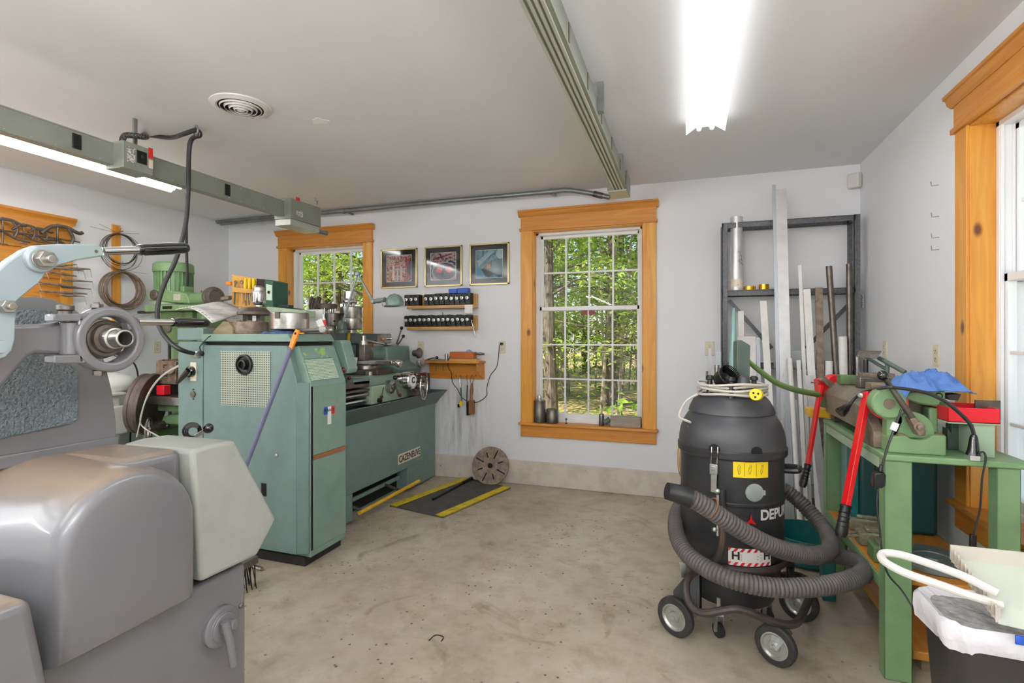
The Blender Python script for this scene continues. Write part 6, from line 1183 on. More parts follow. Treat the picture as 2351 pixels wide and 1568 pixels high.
m = MB(); m.bar(PD(1814, 1270, 2.5), PD(1814, 1345, 2.5), .035, .02, (0, 1, 0)); m.bar(PD(1770, 1282, 2.5), PD(1880, 1285, 2.45), .03, .03); m.build('rear_bracket', MT['black'], A_, bevel=.003)
MB().tube(spl(PDs([(1780, 1322, 2.6), (1830, 1320, 2.68), (1866, 1338, 2.62)]), 5), .0165, 10).build('frame_tube', MT['browntube'], A_)
def wheel(px, py, gx, gy, r, w_, ax, fork=None):
    g = PZ(gx, gy, 0); c = V((g.x, g.y, r)); a = V(ax).normalized(); m = MB()
    m.lathe_closed(c-a*w_/2, a, [(r*.66, 0), (r*.93, 0), (r, w_*.2), (r, w_*.8), (r*.93, w_), (r*.66, w_)], 36); wl = m.build('tyre', MT['rubber'], A_)
    m = MB(); m.lathe(c-a*w_*.45, a, [(r*.67, 0), (r*.67, w_*.95), (r*.6, w_*.97), (r*.52, w_*.75), (r*.3, w_*.75), (r*.26, w_*.95), (r*.12, w_*1.05), (r*.1, w_*1.2), (0, w_*1.22)], 32); m.build('wheel_hub', MT['zinc'], wl)
    return c, a
c, a = wheel(1550, 1415, 1551, 1459, .087, .034, (-.5, -.86, 0)); MB().tube([c, c+V((.1, .16, .0))], .01, 8).build('axle', MT['steeldk'], A_)
c, a = wheel(1830, 1400, 1834, 1424, .087, .034, (-.45, -.89, 0)); MB().tube([c, V((c.x-.03, c.y+.03, .23))], .014, 8).build('rear_stem', MT['black'], A_)
c, a = wheel(1780, 1475, 1781, 1526, .082, .034, (-.5, -.86, 0))
top = PD(1797, 1440, 2.11); m = MB(); s = V((-a.y, a.x, 0))
for k in (1, -1):
    o_ = a*(.021*k); P_ = [c+o_+s*-.014+V((0, 0, -.01)), c+o_+s*.014+V((0, 0, -.01)), V((top.x, top.y, top.z-.02))+o_+s*.03, V((top.x, top.y, top.z-.02))+o_-s*.035]; m.prism(P_, a*.004*k)
m.lathe(V((top.x, top.y, top.z-.024)), (0, 0, 1), [(.036, 0), (.036, .008), (.028, .012)], 20); m.tube([c-a*.028, c+a*.03], .008, 10); m.build('caster_fork', MT['zinc'], A_, bevel=.001)
for gx, gy, hz_ in ((1650, 1462, .13), (1762, 1428, .13)):
    g = PZ(gx, gy, 0); c = V((g.x, g.y, .032)); a = V((-.8, -.6, 0)); m = MB(); m.lathe(c-a*.013, a, [(.02, 0), (.032, .003), (.032, .023), (.02, .026)], 22); m.build('small_tyre', MT['rubber'], A_)
    m = MB(); m.bar(c+a*.017, c+a*.017+V((0, 0, .07)), .022, .004, a); m.bar(c-a*.017, c-a*.017+V((0, 0, .07)), .022, .004, a); m.cbox(c+V((0, 0, .075)), (.04, .04, .01)); m.tube([c-a*.022, c+a*.022], .007, 8); m.cyl(c+V((0, 0, .08)), c+V((0, 0, .145)), .009, n=8); m.build('small_fork', MT['zinc'], A_)
m = MB(); m.bar(PD(1567, 1290, 2.42), PD(1572, 1325, 2.42), .03, .015, (0, 1, 0)); m.bar(PD(1566, 1240, 2.44), PD(1565, 1300, 2.43), .006, .006); m.build('drum_latch', MT['zinc'], A_, bevel=.002)
# hose
def hose(pts, r, name='hose', pitch=.0155, mat='hose'):
    P = spl(pts, 14); L = [0]
    for a, b in zip(P, P[1:]): L.append(L[-1]+(b-a).length)
    n = int(L[-1]/(pitch/4)); Q = []; rr = []; j = 0
    for k in range(n+1):
        s = L[-1]*k/n
        while j < len(L)-2 and L[j+1] < s: j += 1
        f = (s-L[j])/max(1e-6, L[j+1]-L[j]); Q.append(P[j].lerp(P[j+1], f)); rr.append(r*(1, .97, .86, .97)[k % 4])
    return MB().tube(Q, rr, 14).build(name, MT[mat], A_, ang=75)
hose(PDs([(1577, 1140, 2.04), (1612, 1158, 2.04), (1660, 1190, 2.04), (1716, 1226, 2.05), (1775, 1255, 2.08), (1835, 1272, 2.14), (1880, 1275, 2.22), (1907, 1258, 2.34), (1898, 1222, 2.48), (1862, 1178, 2.58), (1825, 1142, 2.64), (1788, 1118, 2.68), (1740, 1100, 2.72)]), .038)
hose(PDs([(1640, 1110, 2.86), (1590, 1130, 2.78), (1558, 1170, 2.62), (1552, 1218, 2.44), (1572, 1265, 2.26), (1622, 1305, 2.12), (1690, 1333, 2.03), (1765, 1348, 2.0), (1845, 1349, 2.0), (1915, 1341, 2.04), (1968, 1325, 2.12), (1986, 1305, 2.22), (1965, 1288, 2.34), (1925, 1277, 2.46), (1870, 1268, 2.58), (1800, 1262, 2.72)]), .038)
m = MB(); P = PDs([(1531, 1127, 2.05), (1548, 1131, 2.05), (1555, 1133, 2.045), (1585, 1143, 2.04)]); m.tube(P, [.034, .036, .037, .042], 18); m.build('hose_cuff', MT['black'], A_)
m = MB(); q = PD(1633, 1166, 2.04); m.torus(q, V((.8, .3, -.45)), .041, .003, 24, 6); m.build('hose_band', MT['leather'], A_)
# slab, green hose
t = MB(); t.prism(PDs([(1693, 784, 2.56), (1703, 781, 2.56), (1723, 793, 2.56), (1721, 888, 2.56), (1693, 888, 2.56)]), FX*.05); tag(t.build('green_slab', MT['slate'], bevel=.003), 'dark green upright slab standing on top of the black vacuum', 'slab')
MB_ = MB().tube(spl([PD(1716, 828, 2.62), PD(1745, 852, 2.64), PD(1785, 880, 2.68), PD(1830, 896, 2.75), PD(1880, 906, 2.85)], 6), [.012+.0002*k for k in range(25)], 12); tag(MB_.build('green_hose', MT['greenhose']), 'curved green hose running from the green slab to the red-handled shear', 'hose')
# ================================================================== metal stock rack in the back right corner
K = thing('stock_rack', 'dark grey angle-iron stock rack in the back right corner', 'rack', (.73, 4.3, 0)); YK = 4.28
def ky(px, py, Y=YK): return PY(px, py, Y)
lx, rx = ky(1664, 600).x, ky(1968, 600).x; zt_ = ky(1664, 512).z; zm_ = ky(1720, 672).z; zl = ky(1720, 840).z
def angle_iron(p, q, w_, up): m = MB(); m.bar(p, q, w_, .005, up); m.bar(V(p)+V(up)*0, q, .005, w_, up); return m
for x, nm in ((lx, 'post'), (rx, 'post')):
    m = MB(); m.box(x-.02, x+.02, YK, YK+.005, 0, zt_); m.box(x-.02, x-.015, YK, YK+.04, 0, zt_); m.build('post', MT['rackgrey'], K, bevel=.001)
    m = MB(); m.box(x-.02, x+.02, 4.44, 4.445, 0, zt_); m.build('rear_post', MT['rackgrey'], K, bevel=.001)
    for z in (zt_-.02, zm_, zl, .1): MB().box(x-.015, x-.01, YK, 4.445, z-.02, z+.02).build('end_rail', MT['rackgrey'], K)
for z in (zt_-.02, zm_, zl, .1):
    m = MB(); m.box(lx, rx, YK+.006, YK+.011, z-.02, z+.02); m.box(lx, rx, YK+.006, YK+.045, z+.015, z+.02); m.build('rail', MT['rackgrey'], K, bevel=.001)
for z in (zt_-.02, zm_, zl): MB().box(lx, rx, 4.44, 4.446, z-.02, z+.02).build('rear_rail', MT['rackgrey'], K)
for a, b in (((1674, 690), (1772, 800)), ((1958, 690), (1850, 800))): m = MB(); m.bar(ky(*a, 4.4), ky(*b, 4.4), .03, .006, (0, 1, 0)); m.build('brace', MT['rackgrey'], K)
x0 = ky(1674, 672).x; x1 = ky(1778, 672).x; MB().box(x0, x1, YK, 4.44, zm_+.018, zm_+.024).build('upper_shelf', MT['rackgrey'], K)
MB().box(lx+.02, rx-.02, YK+.02, 4.44, .118, .125).build('lower_shelf', MT['rackgrey'], K)
zs2 = zm_+.024
MT['bluealu'] = mk('brushed_grey_alu', '#b9bfc6', .35, .5)
a, b = ky(1676, 500), ky(1707, 665); c = V((ky(1691, 600, 4.33).x, 4.33, zs2)); r = (ky(1706, 600).x-ky(1677, 600).x)/2; t = thing('aluminium_tube', 'fat pale aluminium tube with marker scribbles standing on the rack shelf', 'tube', c); h = ky(1691, 499, 4.33).z-zs2
m = MB(); m.lathe_closed(c, (0, 0, 1), [(r*.85, 0), (r, 0), (r, h), (r*.85, h)], 32); m.build('tube_body', MT['alu'], t)
m = MB()
for zz, dx in ((.26, .02), (.23, .03), (.2, .035), (.29, -.03), (.22, -.035)): an = -1.35+dx*6; p = c+V((math.cos(an)*(r+.001), math.sin(an)*(r+.001), zz)); m.tube([p, p+V((.012, 0, .012)), p+V((.018, .002, -.01))], .0013, 4)
m.build('marker_scribble', MT['black'], t); MB().lathe_closed(c, (0, 0, 1), [(r+.0002, .02), (r+.001, .02), (r+.001, .085), (r+.0002, .085)], 32).build('tape_band', mk('tape', '#e6dccb', .6, c2='#c98d78', vs=40, lo=.6, hi=.66), t)
for i, (px, w_, h_) in enumerate(((1721, 26, .028), (1754, 22, .04))):
    r = w_/2/1175*3.9; c = V((ky(px, 665, 4.33).x, 4.33, zs2)); m = MB(); m.lathe_closed(c, (0, 0, 1), [(r*.75, 0), (r, 0), (r, h_), (r*.75, h_)], 28); tag(m.build('brass_ring', MT['brass']), ['wide low brass ring beside the aluminium tube on the rack shelf', 'taller narrow brass ring right of the wide one on the rack shelf'][i], 'ring')
# stock: (top, bottom, width px, shape, material, label, y top, y bottom)
ST = [((1793, 434), (1812, 1216), 23, 'channel', 'alu', 'tallest wide aluminium channel leaning almost to the ceiling', 4.24, 4.08),
 ((1777, 424), (1792, 1214), 8, 'flat', 'bluealu', 'tall thin aluminium angle just left of the tallest channel', 4.25, 4.12),
 ((1836, 609), (1862, 1218), 8, 'flat', 'whitestock', 'thin white square bar right of the tallest channel', 4.22, 4.05),
 ((1852, 664), (1884, 1224), 16, 'flat', 'whitestock', 'chipped white flat bar leaning beside the thin white bar', 4.2, 4.0),
 ((1880, 660), (1890, 1210), 16, 'flat', 'rust', 'rusty brown square bar in the rack left of the dark tubes', 4.18, 4.1),
 ((1903, 611), (1945, 1190), 14, 'round', 'steeldk', 'leaning dark steel tube, left one of the two dark tubes', 4.2, 4.12),
 ((1949, 606), (1954, 1190), 12, 'round', 'steeldk', 'upright dark steel tube next to the right rack post', 4.25, 4.2),
 ((1934, 773), (1942, 1195), 19, 'round', 'whitestock', 'white round plastic rod between the two dark tubes', 4.18, 4.12),
 ((1903, 829), (1906, 1200), 16, 'round', 'whitestock', 'short white round rod left of the leaning dark tube', 4.16, 4.1),
 ((1752, 691), (1785, 1218), 16, 'flat', 'whitestock', 'white flat bar leaning over the left rack brace', 4.2, 4.04),
 ((1701, 714), (1706, 1205), 14, 'flat', 'whitestock', 'white narrow board behind the dark green slab', 4.26, 4.2),
 ((1713, 773), (1722, 1208), 44, 'flat', 'whitestock', 'wide white board right behind the dark green slab', 4.22, 4.12),
 ((1740, 775), (1750, 1210), 9, 'flat', 'bluealu', 'grey aluminium strip at the edge of the wide white board', 4.24, 4.16),
 ((1813, 822), (1838, 1236), 11, 'round', 'whitestock', 'long thin white plastic pipe reaching the floor before the rack', 4.1, 3.94),
 ((1833, 827), (1854, 1226), 9, 'flat', 'whitestock', 'short white strip just right of the white plastic pipe', 4.12, 3.98),
 ((1858, 862), (1902, 1232), 18, 'flat', 'alu', 'pale aluminium flat bar behind the first red lever', 4.02, 3.94),
 ((1822, 918), (1838, 1222), 14, 'channel', 'bluealu', 'short grey aluminium channel low in the stock bundle', 4.06, 4.0),
 ((1806, 880), (1820, 1222), 11, 'flat', 'bluealu', 'grey strip low in the stock bundle beside the vacuum', 4.08, 4.02),
 ((1630, 800), (1622, 1195), 9, 'flat', 'acrylic', 'clear plastic strip leaning left of the rack post', 4.24, 4.2),
 ((1649, 808), (1648, 1195), 13, 'flat', 'acrylic', 'wider clear plastic strip beside the left rack post', 4.22, 4.18),
 ((1646, 838), (1646, 1197), 13, 'round', 'steel', 'short polished steel rod by the left rack post', 4.18, 4.14),
 ((1623, 852), (1620, 1197), 6, 'round', 'rust', 'thin brown rod furthest left of the stock rack', 4.2, 4.18),
 ((1968, 818), (1972, 1185), 8, 'round', 'steel', 'small bright tube right of the upright dark tube', 4.18, 4.16)]
for (tp, bt, w_, sh, mt, lab, y1, y0) in ST:
    T_ = PY(*tp, y1); B0 = PY(*bt, y0); B0.z = .002
    t1 = (T_-C0).dot(FX); ww = w_/1175*t1/math.cos(math.atan(abs(tp[0]-1175)/1175)-YAW*0)*.8
    nm = {'flat': 'flat_bar', 'round': 'round_bar', 'channel': 'channel_bar'}[sh]; m = MB()
    if sh == 'round': m.tube([B0, T_], ww/2, 18)
    elif sh == 'flat': m.bar(B0, T_, ww, max(.006, ww*.25), (0, 1, 0))
    else:
        m.bar(B0, T_, ww, .004, (0, 1, 0))
        for s in (-1, 1): o = V((s*ww/2, .012, 0)); m.bar(B0+o, T_+o, .004, .026, (0, 1, 0))
    tag(m.build(nm, MT[mt], bevel=.0008 if sh == 'flat' else 0), lab, 'bar stock')
T_, B0 = PY(1685, 707, 4.1), PY(1681, 900, 4.08); T2 = B0+(B0-T_)*1.8; T2.z = .002; m = MB(); m.tube([T_, T_.lerp(B0, .3), B0, T2], [.01, .02, .034, .034], 18); tag(m.build('glass_tube', MT['glassgreen'], ang=70), 'pale blue-green tapering tube behind the vacuum brush nozzle', 'tube')
m = MB(); a, b = PY(1780, 805, 4.2), PY(1945, 850, 4.2); m.box(a.x, b.x, 4.27, 4.274, b.z, a.z)
ac = NT('clear_sheet'); ac.set(Base_Color=S('#dfe4e6'), Roughness=.1, Alpha=.35); tag(m.build('plastic_sheet', ac.m), 'clear plastic sheet standing behind the bar stock at shelf height', 'sheet')
p = PX(1978, 692, XR-.03); MB_ = MB().box(p.x-.005, p.x, p.y-.04, p.y+.0, p.z-.05, p.z+.05); tag(MB_.build('wall_label', PL), 'small printed card fixed to the right rack post', 'card')
m = MB(); a = PZ(1565, 1120, .02); m.tube(spl([PY(1570, 985, YB+.004), PY(1557, 1030, 4.49), PY(1558, 1080, 4.47), PY(1574, 1110, 4.475)], 5), .004, 5); m.tube(spl([PY(1570, 985, YB+.004), PY(1561, 1045, 4.48), PY(1564, 1090, 4.47), PY(1580, 1112, 4.475)], 5), .004, 5); tag(m.build('hanging_wire', MT['brass']), 'loops of thin brownish wire against the wall left of the vacuum', 'wire')
# ================================================================== green bench
BX, BY0, BY1, BZ = .738, 2.39, 3.34, .89
N = thing('steel_bench', 'green welded steel bench with lower shelf under the right window', 'workbench', (.97, 2.86, 0))
def chan(x0, x1, y0, y1, z0, z1): m = MB(); m.box(x0, x1, y0, y0+.008, z0, z1); m.box(x0, x0+.008, y0, y1, z0, z1); m.box(x1-.008, x1, y0, y1, z0, z1); return m
chan(BX, BX+.094, BY0, BY0+.06, 0, BZ-.025).build('leg', MT['green'], N, bevel=.004); chan(1.093, 1.166, BY0, BY0+.06, 0, BZ-.025).build('leg', MT['green'], N, bevel=.004)
chan(BX, BX+.094, BY1-.06, BY1, 0, BZ-.025).build('leg', MT['green'], N, bevel=.004); chan(1.093, 1.166, BY1-.06, BY1, 0, BZ-.025).build('leg', MT['green'], N, bevel=.004)
MB().box(BX-.004, 1.2, BY0-.012, BY1, BZ-.025, BZ).build('bench_top', MT['green'], N, bevel=.006)
m = MB(); m.box(BX, BX+.008, BY0+.06, BY1-.06, .335, .385); m.box(1.16, 1.168, BY0+.06, BY1-.06, .335, .385); m.build('shelf_rail', MT['green'], N, bevel=.002)
MB().box(BX, BX+.008, BY0+.06, BY1-.06, BZ-.07, BZ-.025).build('top_rail', MT['greenlt'], N, bevel=.002)
MB().box(BX+.01, 1.16, BY0+.062, BY1-.062, .36, .384).build('shelf_board', MT['pine_y'], N, bevel=.003)
tag(MB().box(.86, 1.2, 2.47, 3.25, .055, .09).build('floor_plank', MT['pine_y'], bevel=.004), 'yellow-orange plank lying low beneath the green bench', 'plank')
tag(MB().box(.9, 1.1, 2.5, 3.2, 0, .054).build('plank_bearer', MT['oldwood']), 'dark bearer carrying the low plank under the bench', 'bearer')
# teal machine under the bench
t = thing('teal_machine', 'dark teal cast machine stored upright beneath the green bench', 'machine', (1.0, 3.2, .385))
m = MB(); m.box(.82, 1.15, 3.0, 3.27, .386, .84); m.build('body', MT['tealdk'], t, bevel=.02, seg=3); MB().box(.79, .83, 3.12, 3.2, .386, .83).build('blue_rib', MT['tealblue'], t, bevel=.008); MB().box(.785, .82, 3.0, 3.08, .386, .82).build('rib', MT['teal'], t, bevel=.008)
p = V((.819, 3.13, .66)); m = MB(); m.torus(V((.93, 2.998, .64)), (0, 1, 0), .06, .003, 32, 6); m.build('cast_emblem', MT['teal'], t)
t = thing('teal_tray', 'teal rounded metal pan on the floor between vacuum and bench', 'pan', PZ(1870, 1305, 0)); c = PZ(1862, 1300, 0)
m = MB(); m.lathe_closed(c+V((.0, .1, 0)), (0, 0, 1), [(.001, .02), (.19, .02), (.215, .17), (.205, .17), (.182, .03), (.001, .03)], 36); m.build('pan_shell', MT['teal'], t)
MB().lathe(c+V((.0, .1, 0)), (0, 0, 1), [(.15, 0), (.15, .021)], 24).build('pan_base', MT['teal'], t); t2 = V((.7, 3.05, 0)); m = MB(); m.box(.66, .72, 3.0, 3.08, 0, .36); tag(m.build('teal_post', MT['teal'], bevel=.006), 'short teal post standing beside the teal pan', 'post')
# things on the lower shelf
zs = .385
def shelf(px, py): return PZ(px, py, zs)
t = thing('steel_plate', 'grimy steel plate at the far end of the bench shelf', 'plate', shelf(1930, 1165)); c = shelf(1935, 1166); m = MB(); m.cbox(c+V((.03, 0, .04)), (.17, .13, .022)); m.build('plate', MT['rust'], t, bevel=.003); m = MB(); m.cbox(c+V((.03, 0, .015)), (.13, .1, .028)); m.build('plate_foot', MT['steeldk'], t)
c = shelf(1975, 1195); t = thing('steel_ring', 'wide flat steel ring lying on the bench shelf', 'ring', c); MB().lathe_closed(c+V((.03, .02, .0)), (0, 0, 1), [(.095, 0), (.115, 0), (.115, .06), (.095, .06)], 36).build('ring_body', MT['steel'], t); MB().lathe_closed(c+V((.03, .02, .045)), (0, 0, 1), [(.05, 0), (.085, 0), (.085, .014), (.05, .014)], 28).build('inner_ring', MT['steeldk'], t)
MT['swarf'] = mk('swarf_cast', '#6d6b55', .7, c2='#8b8770', vs=30, bump=.5, bs=160)
for i, (px, py, dx, dy, h, lab) in enumerate(((2000, 1218, .2, .07, .06, 'grimy cast block behind the middle one on the bench shelf'), (2008, 1250, .17, .08, .06, 'grimy cast block with two projecting bolts on the bench shelf'), (2020, 1285, .1, .09, .07, 'small green cast block nearest the front bench leg'))):
    c = shelf(px, py); c.x = max(c.x, BX+.02+dx/2); t = thing('cast_block', lab, 'block', c); m = MB(); m.cbox(c+V((0, 0, h/2)), (dx, dy, h)); m.build('block', MT['swarf'] if i < 2 else MT['greendk'], t, bevel=.008)
    if i == 1:
        for s in (-.02, .02): MB().tube([c+V((-dx/2+.01, s, .04)), c+V((-dx/2-.09, s-.01, .035))], .008, 8).build('bolt', MT['rust'], t)
    m = MB(); m.cbox(c+V((.01, 0, h+.008)), (dx*.75, dy*.6, .016)); m.build('block_top', MT['swarf'], t, bevel=.004)
c = shelf(2178, 1290); t = thing('round_plate', 'grey round steel plate on the right part of the bench shelf', 'plate', c); c.x = min(c.x, 1.0); c = V((1.0, 2.66, zs)); m = MB(); m.lathe(c, (0, 0, 1), [(.15, 0), (.155, .004), (.155, .02), (.15, .024), (.07, .024), (.068, .02), (.03, .02), (.028, .026), (0, .026)], 44); m.build('plate', mk('plate_grey', '#7f8c88', .4, .3, c2='#6e7a74', vs=8), t)
# ---- lever shear on the bench top
Z1 = BZ; YSH = 2.42
H = thing('lever_shear', 'green lever shear with round cheek and ball-ended lever on the bench', 'machine', (.9, 2.5, Z1))
def hp(l, Y=YSH): return PYs(l, Y)
m = MB(); P_ = hp([(2040, 1046), (2040, 1004), (2058, 1002), (2080, 1000), (2092, 1008), (2110, 1011), (2130, 1008), (2142, 1000), (2172, 1000), (2174, 1004), (2174, 1048)]); P_ = [V((p.x, p.y, max(p.z, Z1))) for p in P_]; m.prism(P_, (0, .15, 0)); m.build('base_casting', MT['green'], H, bevel=.006, seg=3)
c = PY(2103, 995, YSH); rr = (PY(2155, 1000, YSH).x-c.x)
m = MB(); m.prism([c+V((math.cos(a)*rr, .03, math.sin(a)*rr*1.08)) for a in [math.pi*k/20 for k in range(-2, 23)]], (0, .05, 0)); m.build('round_cheek', MT['green'], H, bevel=.004)
m = MB(); m.prism(hp([(2036, 1004), (2037, 965), (2012, 948), (2003, 930), (2006, 908), (2022, 896), (2045, 898), (2065, 915), (2072, 935), (2078, 1004)], YSH+.03), (0, .06, 0)); m.build('hub_cheek', MT['green'], H, bevel=.006)
c2 = PY(2040, 926, YSH); m = MB(); m.lathe(c2+V((0, .05, 0)), (0, -1, 0), [(.06, 0), (.06, .055), (.055, .06)], 32); m.build('hub', MT['green'], H); MB().lathe(c2, (0, -1, 0), [(.02, -.01), (.02, .0145)], 20).build('hub_pin', MT['rust'], H)
a, b = PY(2027, 862, YSH-.05), PY(2098, 965, YSH-.03); m = MB(); m.tube([a, b], [.0095, .012], 12); m.build('lever', MT['steeldk'], H); MB().sphere(a, .021).build('ball_knob', MT['ball'], H)
m = MB(); m.prism(PYs([(2090, 962), (2105, 958), (2126, 990), (2126, 1000), (2110, 1002)], YSH-.045), (0, .06, 0)); m.build('lever_clamp', MT['rust'], H, bevel=.004); q = PY(2110, 980, YSH-.05); MB().lathe(q, (0, -1, 0), [(.018, 0), (.018, .004), (.011, .005), (.01, .016), (0, .018)], 18).build('clamp_nut', MT['rust'], H)
m = MB(); m.prism(hp([(2072, 915), (2085, 898), (2168, 895), (2172, 902), (2171, 938), (2160, 940), (2148, 933), (2110, 928)], YSH+.1), (0, .09, 0)); m.build('top_arm', MT['green'], H, bevel=.008); q = PY(2156, 909, YSH+.1); m = MB(); m.torus(q+V((0, -.001, 0)), (0, 1, 0), .011, .0025, 20, 6); m.build('arm_eye', MT['black'], H)
m = MB(); a = PY(2128, 935, YSH+.12); b = PY(2150, 1000, YSH+.12); m.box(a.x, b.x, YSH+.1, YSH+.17, Z1, a.z); m.build('arm_post', MT['green'], H, bevel=.008)
for px in (2068, 2158): q = PY(px, 1000, YSH+.02); MB().lathe(V((q.x, YSH+.02, q.z-.004)), (0, 0, 1), [(.016, 0), (.016, .008), (.01, .012)], 6).build('base_bolt', MT['rust'], H)
a, b = PY(2148, 943, YSH+.14), PY(2180, 947, YSH+.14); MB().tube([a, b], .011, 10).build('clamp_bar', MT['steeldk'], H)
m = MB(); m.prism(PYs([(2171, 908), (2180, 905), (2208, 905), (2200, 920), (2180, 918)], YSH+.2), (0, .08, 0)); m.build('side_blade', MT['steeldk'], H, bevel=.002)
# folding beam running back along the bench
F_ = thing('folding_machine', 'tan-grey steel folding beam running along the bench under the clutter', 'machine', (.85, 2.9, Z1))
m = MB(); bp = [(.745, .93), (.73, 1.045), (.79, 1.1), (.97, 1.1), (.99, .93)]
m.prism([(x, 2.6, z) for x, z in bp], (0, .72, 0)); m.build('beam', mk('beam_tan', '#8d8375', .45, .25, c2='#776d61', vs=7), F_, bevel=.004)
for y in (2.52, 3.2): MB().box(.76, .96, y, y+.08, Z1, .932).build('beam_foot', MT['steeldk'], F_)
m = MB(); m.prism([(.735, 2.5, .96), (.735, 2.6, 1.02), (.735, 2.7, .95), (.735, 2.7, .892), (.735, 2.5, .892)], (.04, 0, 0)); m.build('knuckle', MT['rust'], F_, bevel=.003)
for i, (x0, x1, y0, y1, z0, z1, mt, lab) in enumerate(((.8, .94, 2.75, 2.84, 1.101, 1.14, 'oldwood', 'tan steel block on the folding beam behind the ball lever'), (.8, .93, 2.92, 2.99, 1.101, 1.155, 'steeldk', 'dark steel block standing on the folding beam'), (.84, .98, 3.02, 3.1, 1.101, 1.17, 'rust', 'taller brownish steel block near the far end of the beam'), (.77, .85, 3.13, 3.2, 1.101, 1.15, 'greendk', 'small green steel block at the far end of the beam'))):
    m = MB(); m.box(x0, x1, y0, y1, z0, z1); tag(m.build('steel_block', MT[mt], bevel=.004), lab, 'block')
for k in range(3): m = MB(); x = .79+.035*k; m.box(x, x+.016, 2.68, 2.7, 1.101, 1.128); m.build('beam_stud', MT['black'], F_, bevel=.001)
t = thing('bending_rods', 'two dark steel rods holding a small steel plate above the blue cloth', 'rod', (1.0, 2.95, 1.1)); t.name = 'rod_stand'; ORG['rod_stand'] = ORG['bending_rods']
MB().tube([PD(1975, 812, 2.85), PD(2035, 848, 2.72)], .009, 8).build('rod', MT['slate'], t); MB().tube([PD(2018, 822, 2.75), PD(2078, 855, 2.62)], .012, 10).build('rod', MT['slate'], t)
q = PD(1988, 826, 2.8); MB().tube([q, V((q.x, q.y, 1.12))], .012, 8).build('stem', MT['black'], t); q = PD(2037, 834, 2.71); MB().tube([q, V((q.x, q.y, 1.1))], .011, 8).build('stem', MT['slate'], t)
MB().prism(PDs([(1973, 806, 2.8), (2024, 807, 2.72), (2013, 824, 2.7), (1966, 820, 2.8)]), (0, 0, .004)).build('small_plate', MT['steel'], t)
# cloth
cm = PD(2060, 890, 2.55); c = V((.94, 2.62, 1.06))
rn = random.Random(12); m = MB()
def cl(u, v):
    x, y = 2*u-1, 2*v-1
    g = 7.0*(x*.8+.25*math.sin(3*y)); q = abs((g*1.3+1.5*y) % 2-1); q2 = abs((g*.9-2.2*y+.6) % 2-1)
    h = .05*max(0, 1-abs(x)**3)*max(0, 1-abs(y)**3)+(.028*q*q+.024*q2*q2+.008*math.sin(15*x+9*y))*(1-x**4)*(1-y**4)+.022*math.exp(-((x-.25)**2+(y-.1)**2)*7)
    drop = -.05*max(0, -x-.45)**1.1*2-.02*max(0, x-.6)
    return V((.945+.165*x+.02*math.sin(3*y)+.012*math.sin(9*x+4*y), 2.62+.14*y+.04*x+.012*math.sin(8*x), 1.136+h*.75+drop*1.3))
m.grid(cl, 64, 48); tag(m.build('blue_cloth', MT['cloth'], ang=80, solid=.004), 'crumpled blue cloth draped over the machines on the bench', 'cloth')
m = MB(); m.lathe_closed(PY(2040, 926, YSH+.07), (0, 1, 0), [(.062, 0), (.07, 0), (.07, .03), (.062, .03)], 30); m.build('red_guard', MT['red'], H)
# red levers
def redlever(name, lab, top, mid, end, t0, t1, w0):
    a, b, e = PD(*top, t0), PD(*mid, t1), PD(*end, t1-.02); t = thing(name, lab, 'lever', b); m = MB(); m.bar(a, b, w0, w0*.55, RX); m.build('lever_bar', MT['red'], t, bevel=.002)
    m = MB(); L_ = (e-b).length; m.lathe(b+(b-e)*.1, e-b, [(w0*.5, 0), (w0*.62, .004), (w0*.52, .02), (w0*.56, L_*.5), (w0*.66, L_*.95), (w0*.5, L_*1.1)], 14)
    ax_ = (e-b).normalized()
    for k in range(5): m.torus(b+ax_*(.02+L_*.16*k), ax_, w0*.56, .003, 14, 5)
    m.build('lever_grip', MT['black'], t); return t, a
t, a = redlever('red_lever', 'red lever with black grip hanging from the bench, nearest the camera', (1991, 900), (1941, 1165), (1930, 1232), 2.2, 2.12, .036)
MB().lathe(PD(1978, 908, 2.21), (-.6, -.7, 0), [(.012, -.01), (.012, .012), (.006, .016)], 8).build('pivot_bolt', MT['zinc'], t); m = MB(); m.tube([PD(1990, 905, 2.2), V((.76, 2.5, 1.06))], .012, 8); m.build('lever_pivot', MT['steeldk'], t)
t, a = redlever('red_lever', 'thin red lever with black grip hanging left from the red shear head', (1884, 885), (1854, 1070), (1842, 1118), 2.86, 2.78, .03)
t = thing('red_shear_head', 'bright red shear head bolted at the far end of the bench', 'shear', PD(1905, 900, 2.9))
m = MB(); m.prism(PDs([(1877, 872, 2.88), (1890, 868, 2.88), (1905, 885, 2.88), (1905, 924, 2.88), (1897, 922, 2.88), (1880, 905, 2.88)]), FX*.04); m.build('head_plate', MT['red'], t, bevel=.003)
q = PD(1917, 882, 2.95); m = MB(); m.lathe(q, -FX, [(.055, -.04), (.058, 0), (.05, .01), (.0, .012)], 30); m.build('round_guard', MT['red'], t)
m = MB(); m.bar(PD(1888, 868, 2.86), PD(1918, 892, 2.86), .03, .012, FX); m.bar(PD(1862, 878, 2.86), PD(1880, 878, 2.86), .008, .008); m.build('blade_arm', MT['rust'], t, bevel=.002)
m = MB(); m.bar(PD(1898, 905, 2.9), PD(1898, 935, 2.9), .06, .05, FX); m.build('mount', MT['greendk'], t, bevel=.004)
for px, py in ((1904, 907), (1905, 916), (1884, 872)): MB().cyl(PD(px, py, 2.87), PD(px+6, py, 2.85), .008, n=8).build('bolt', MT['zinc'], t)
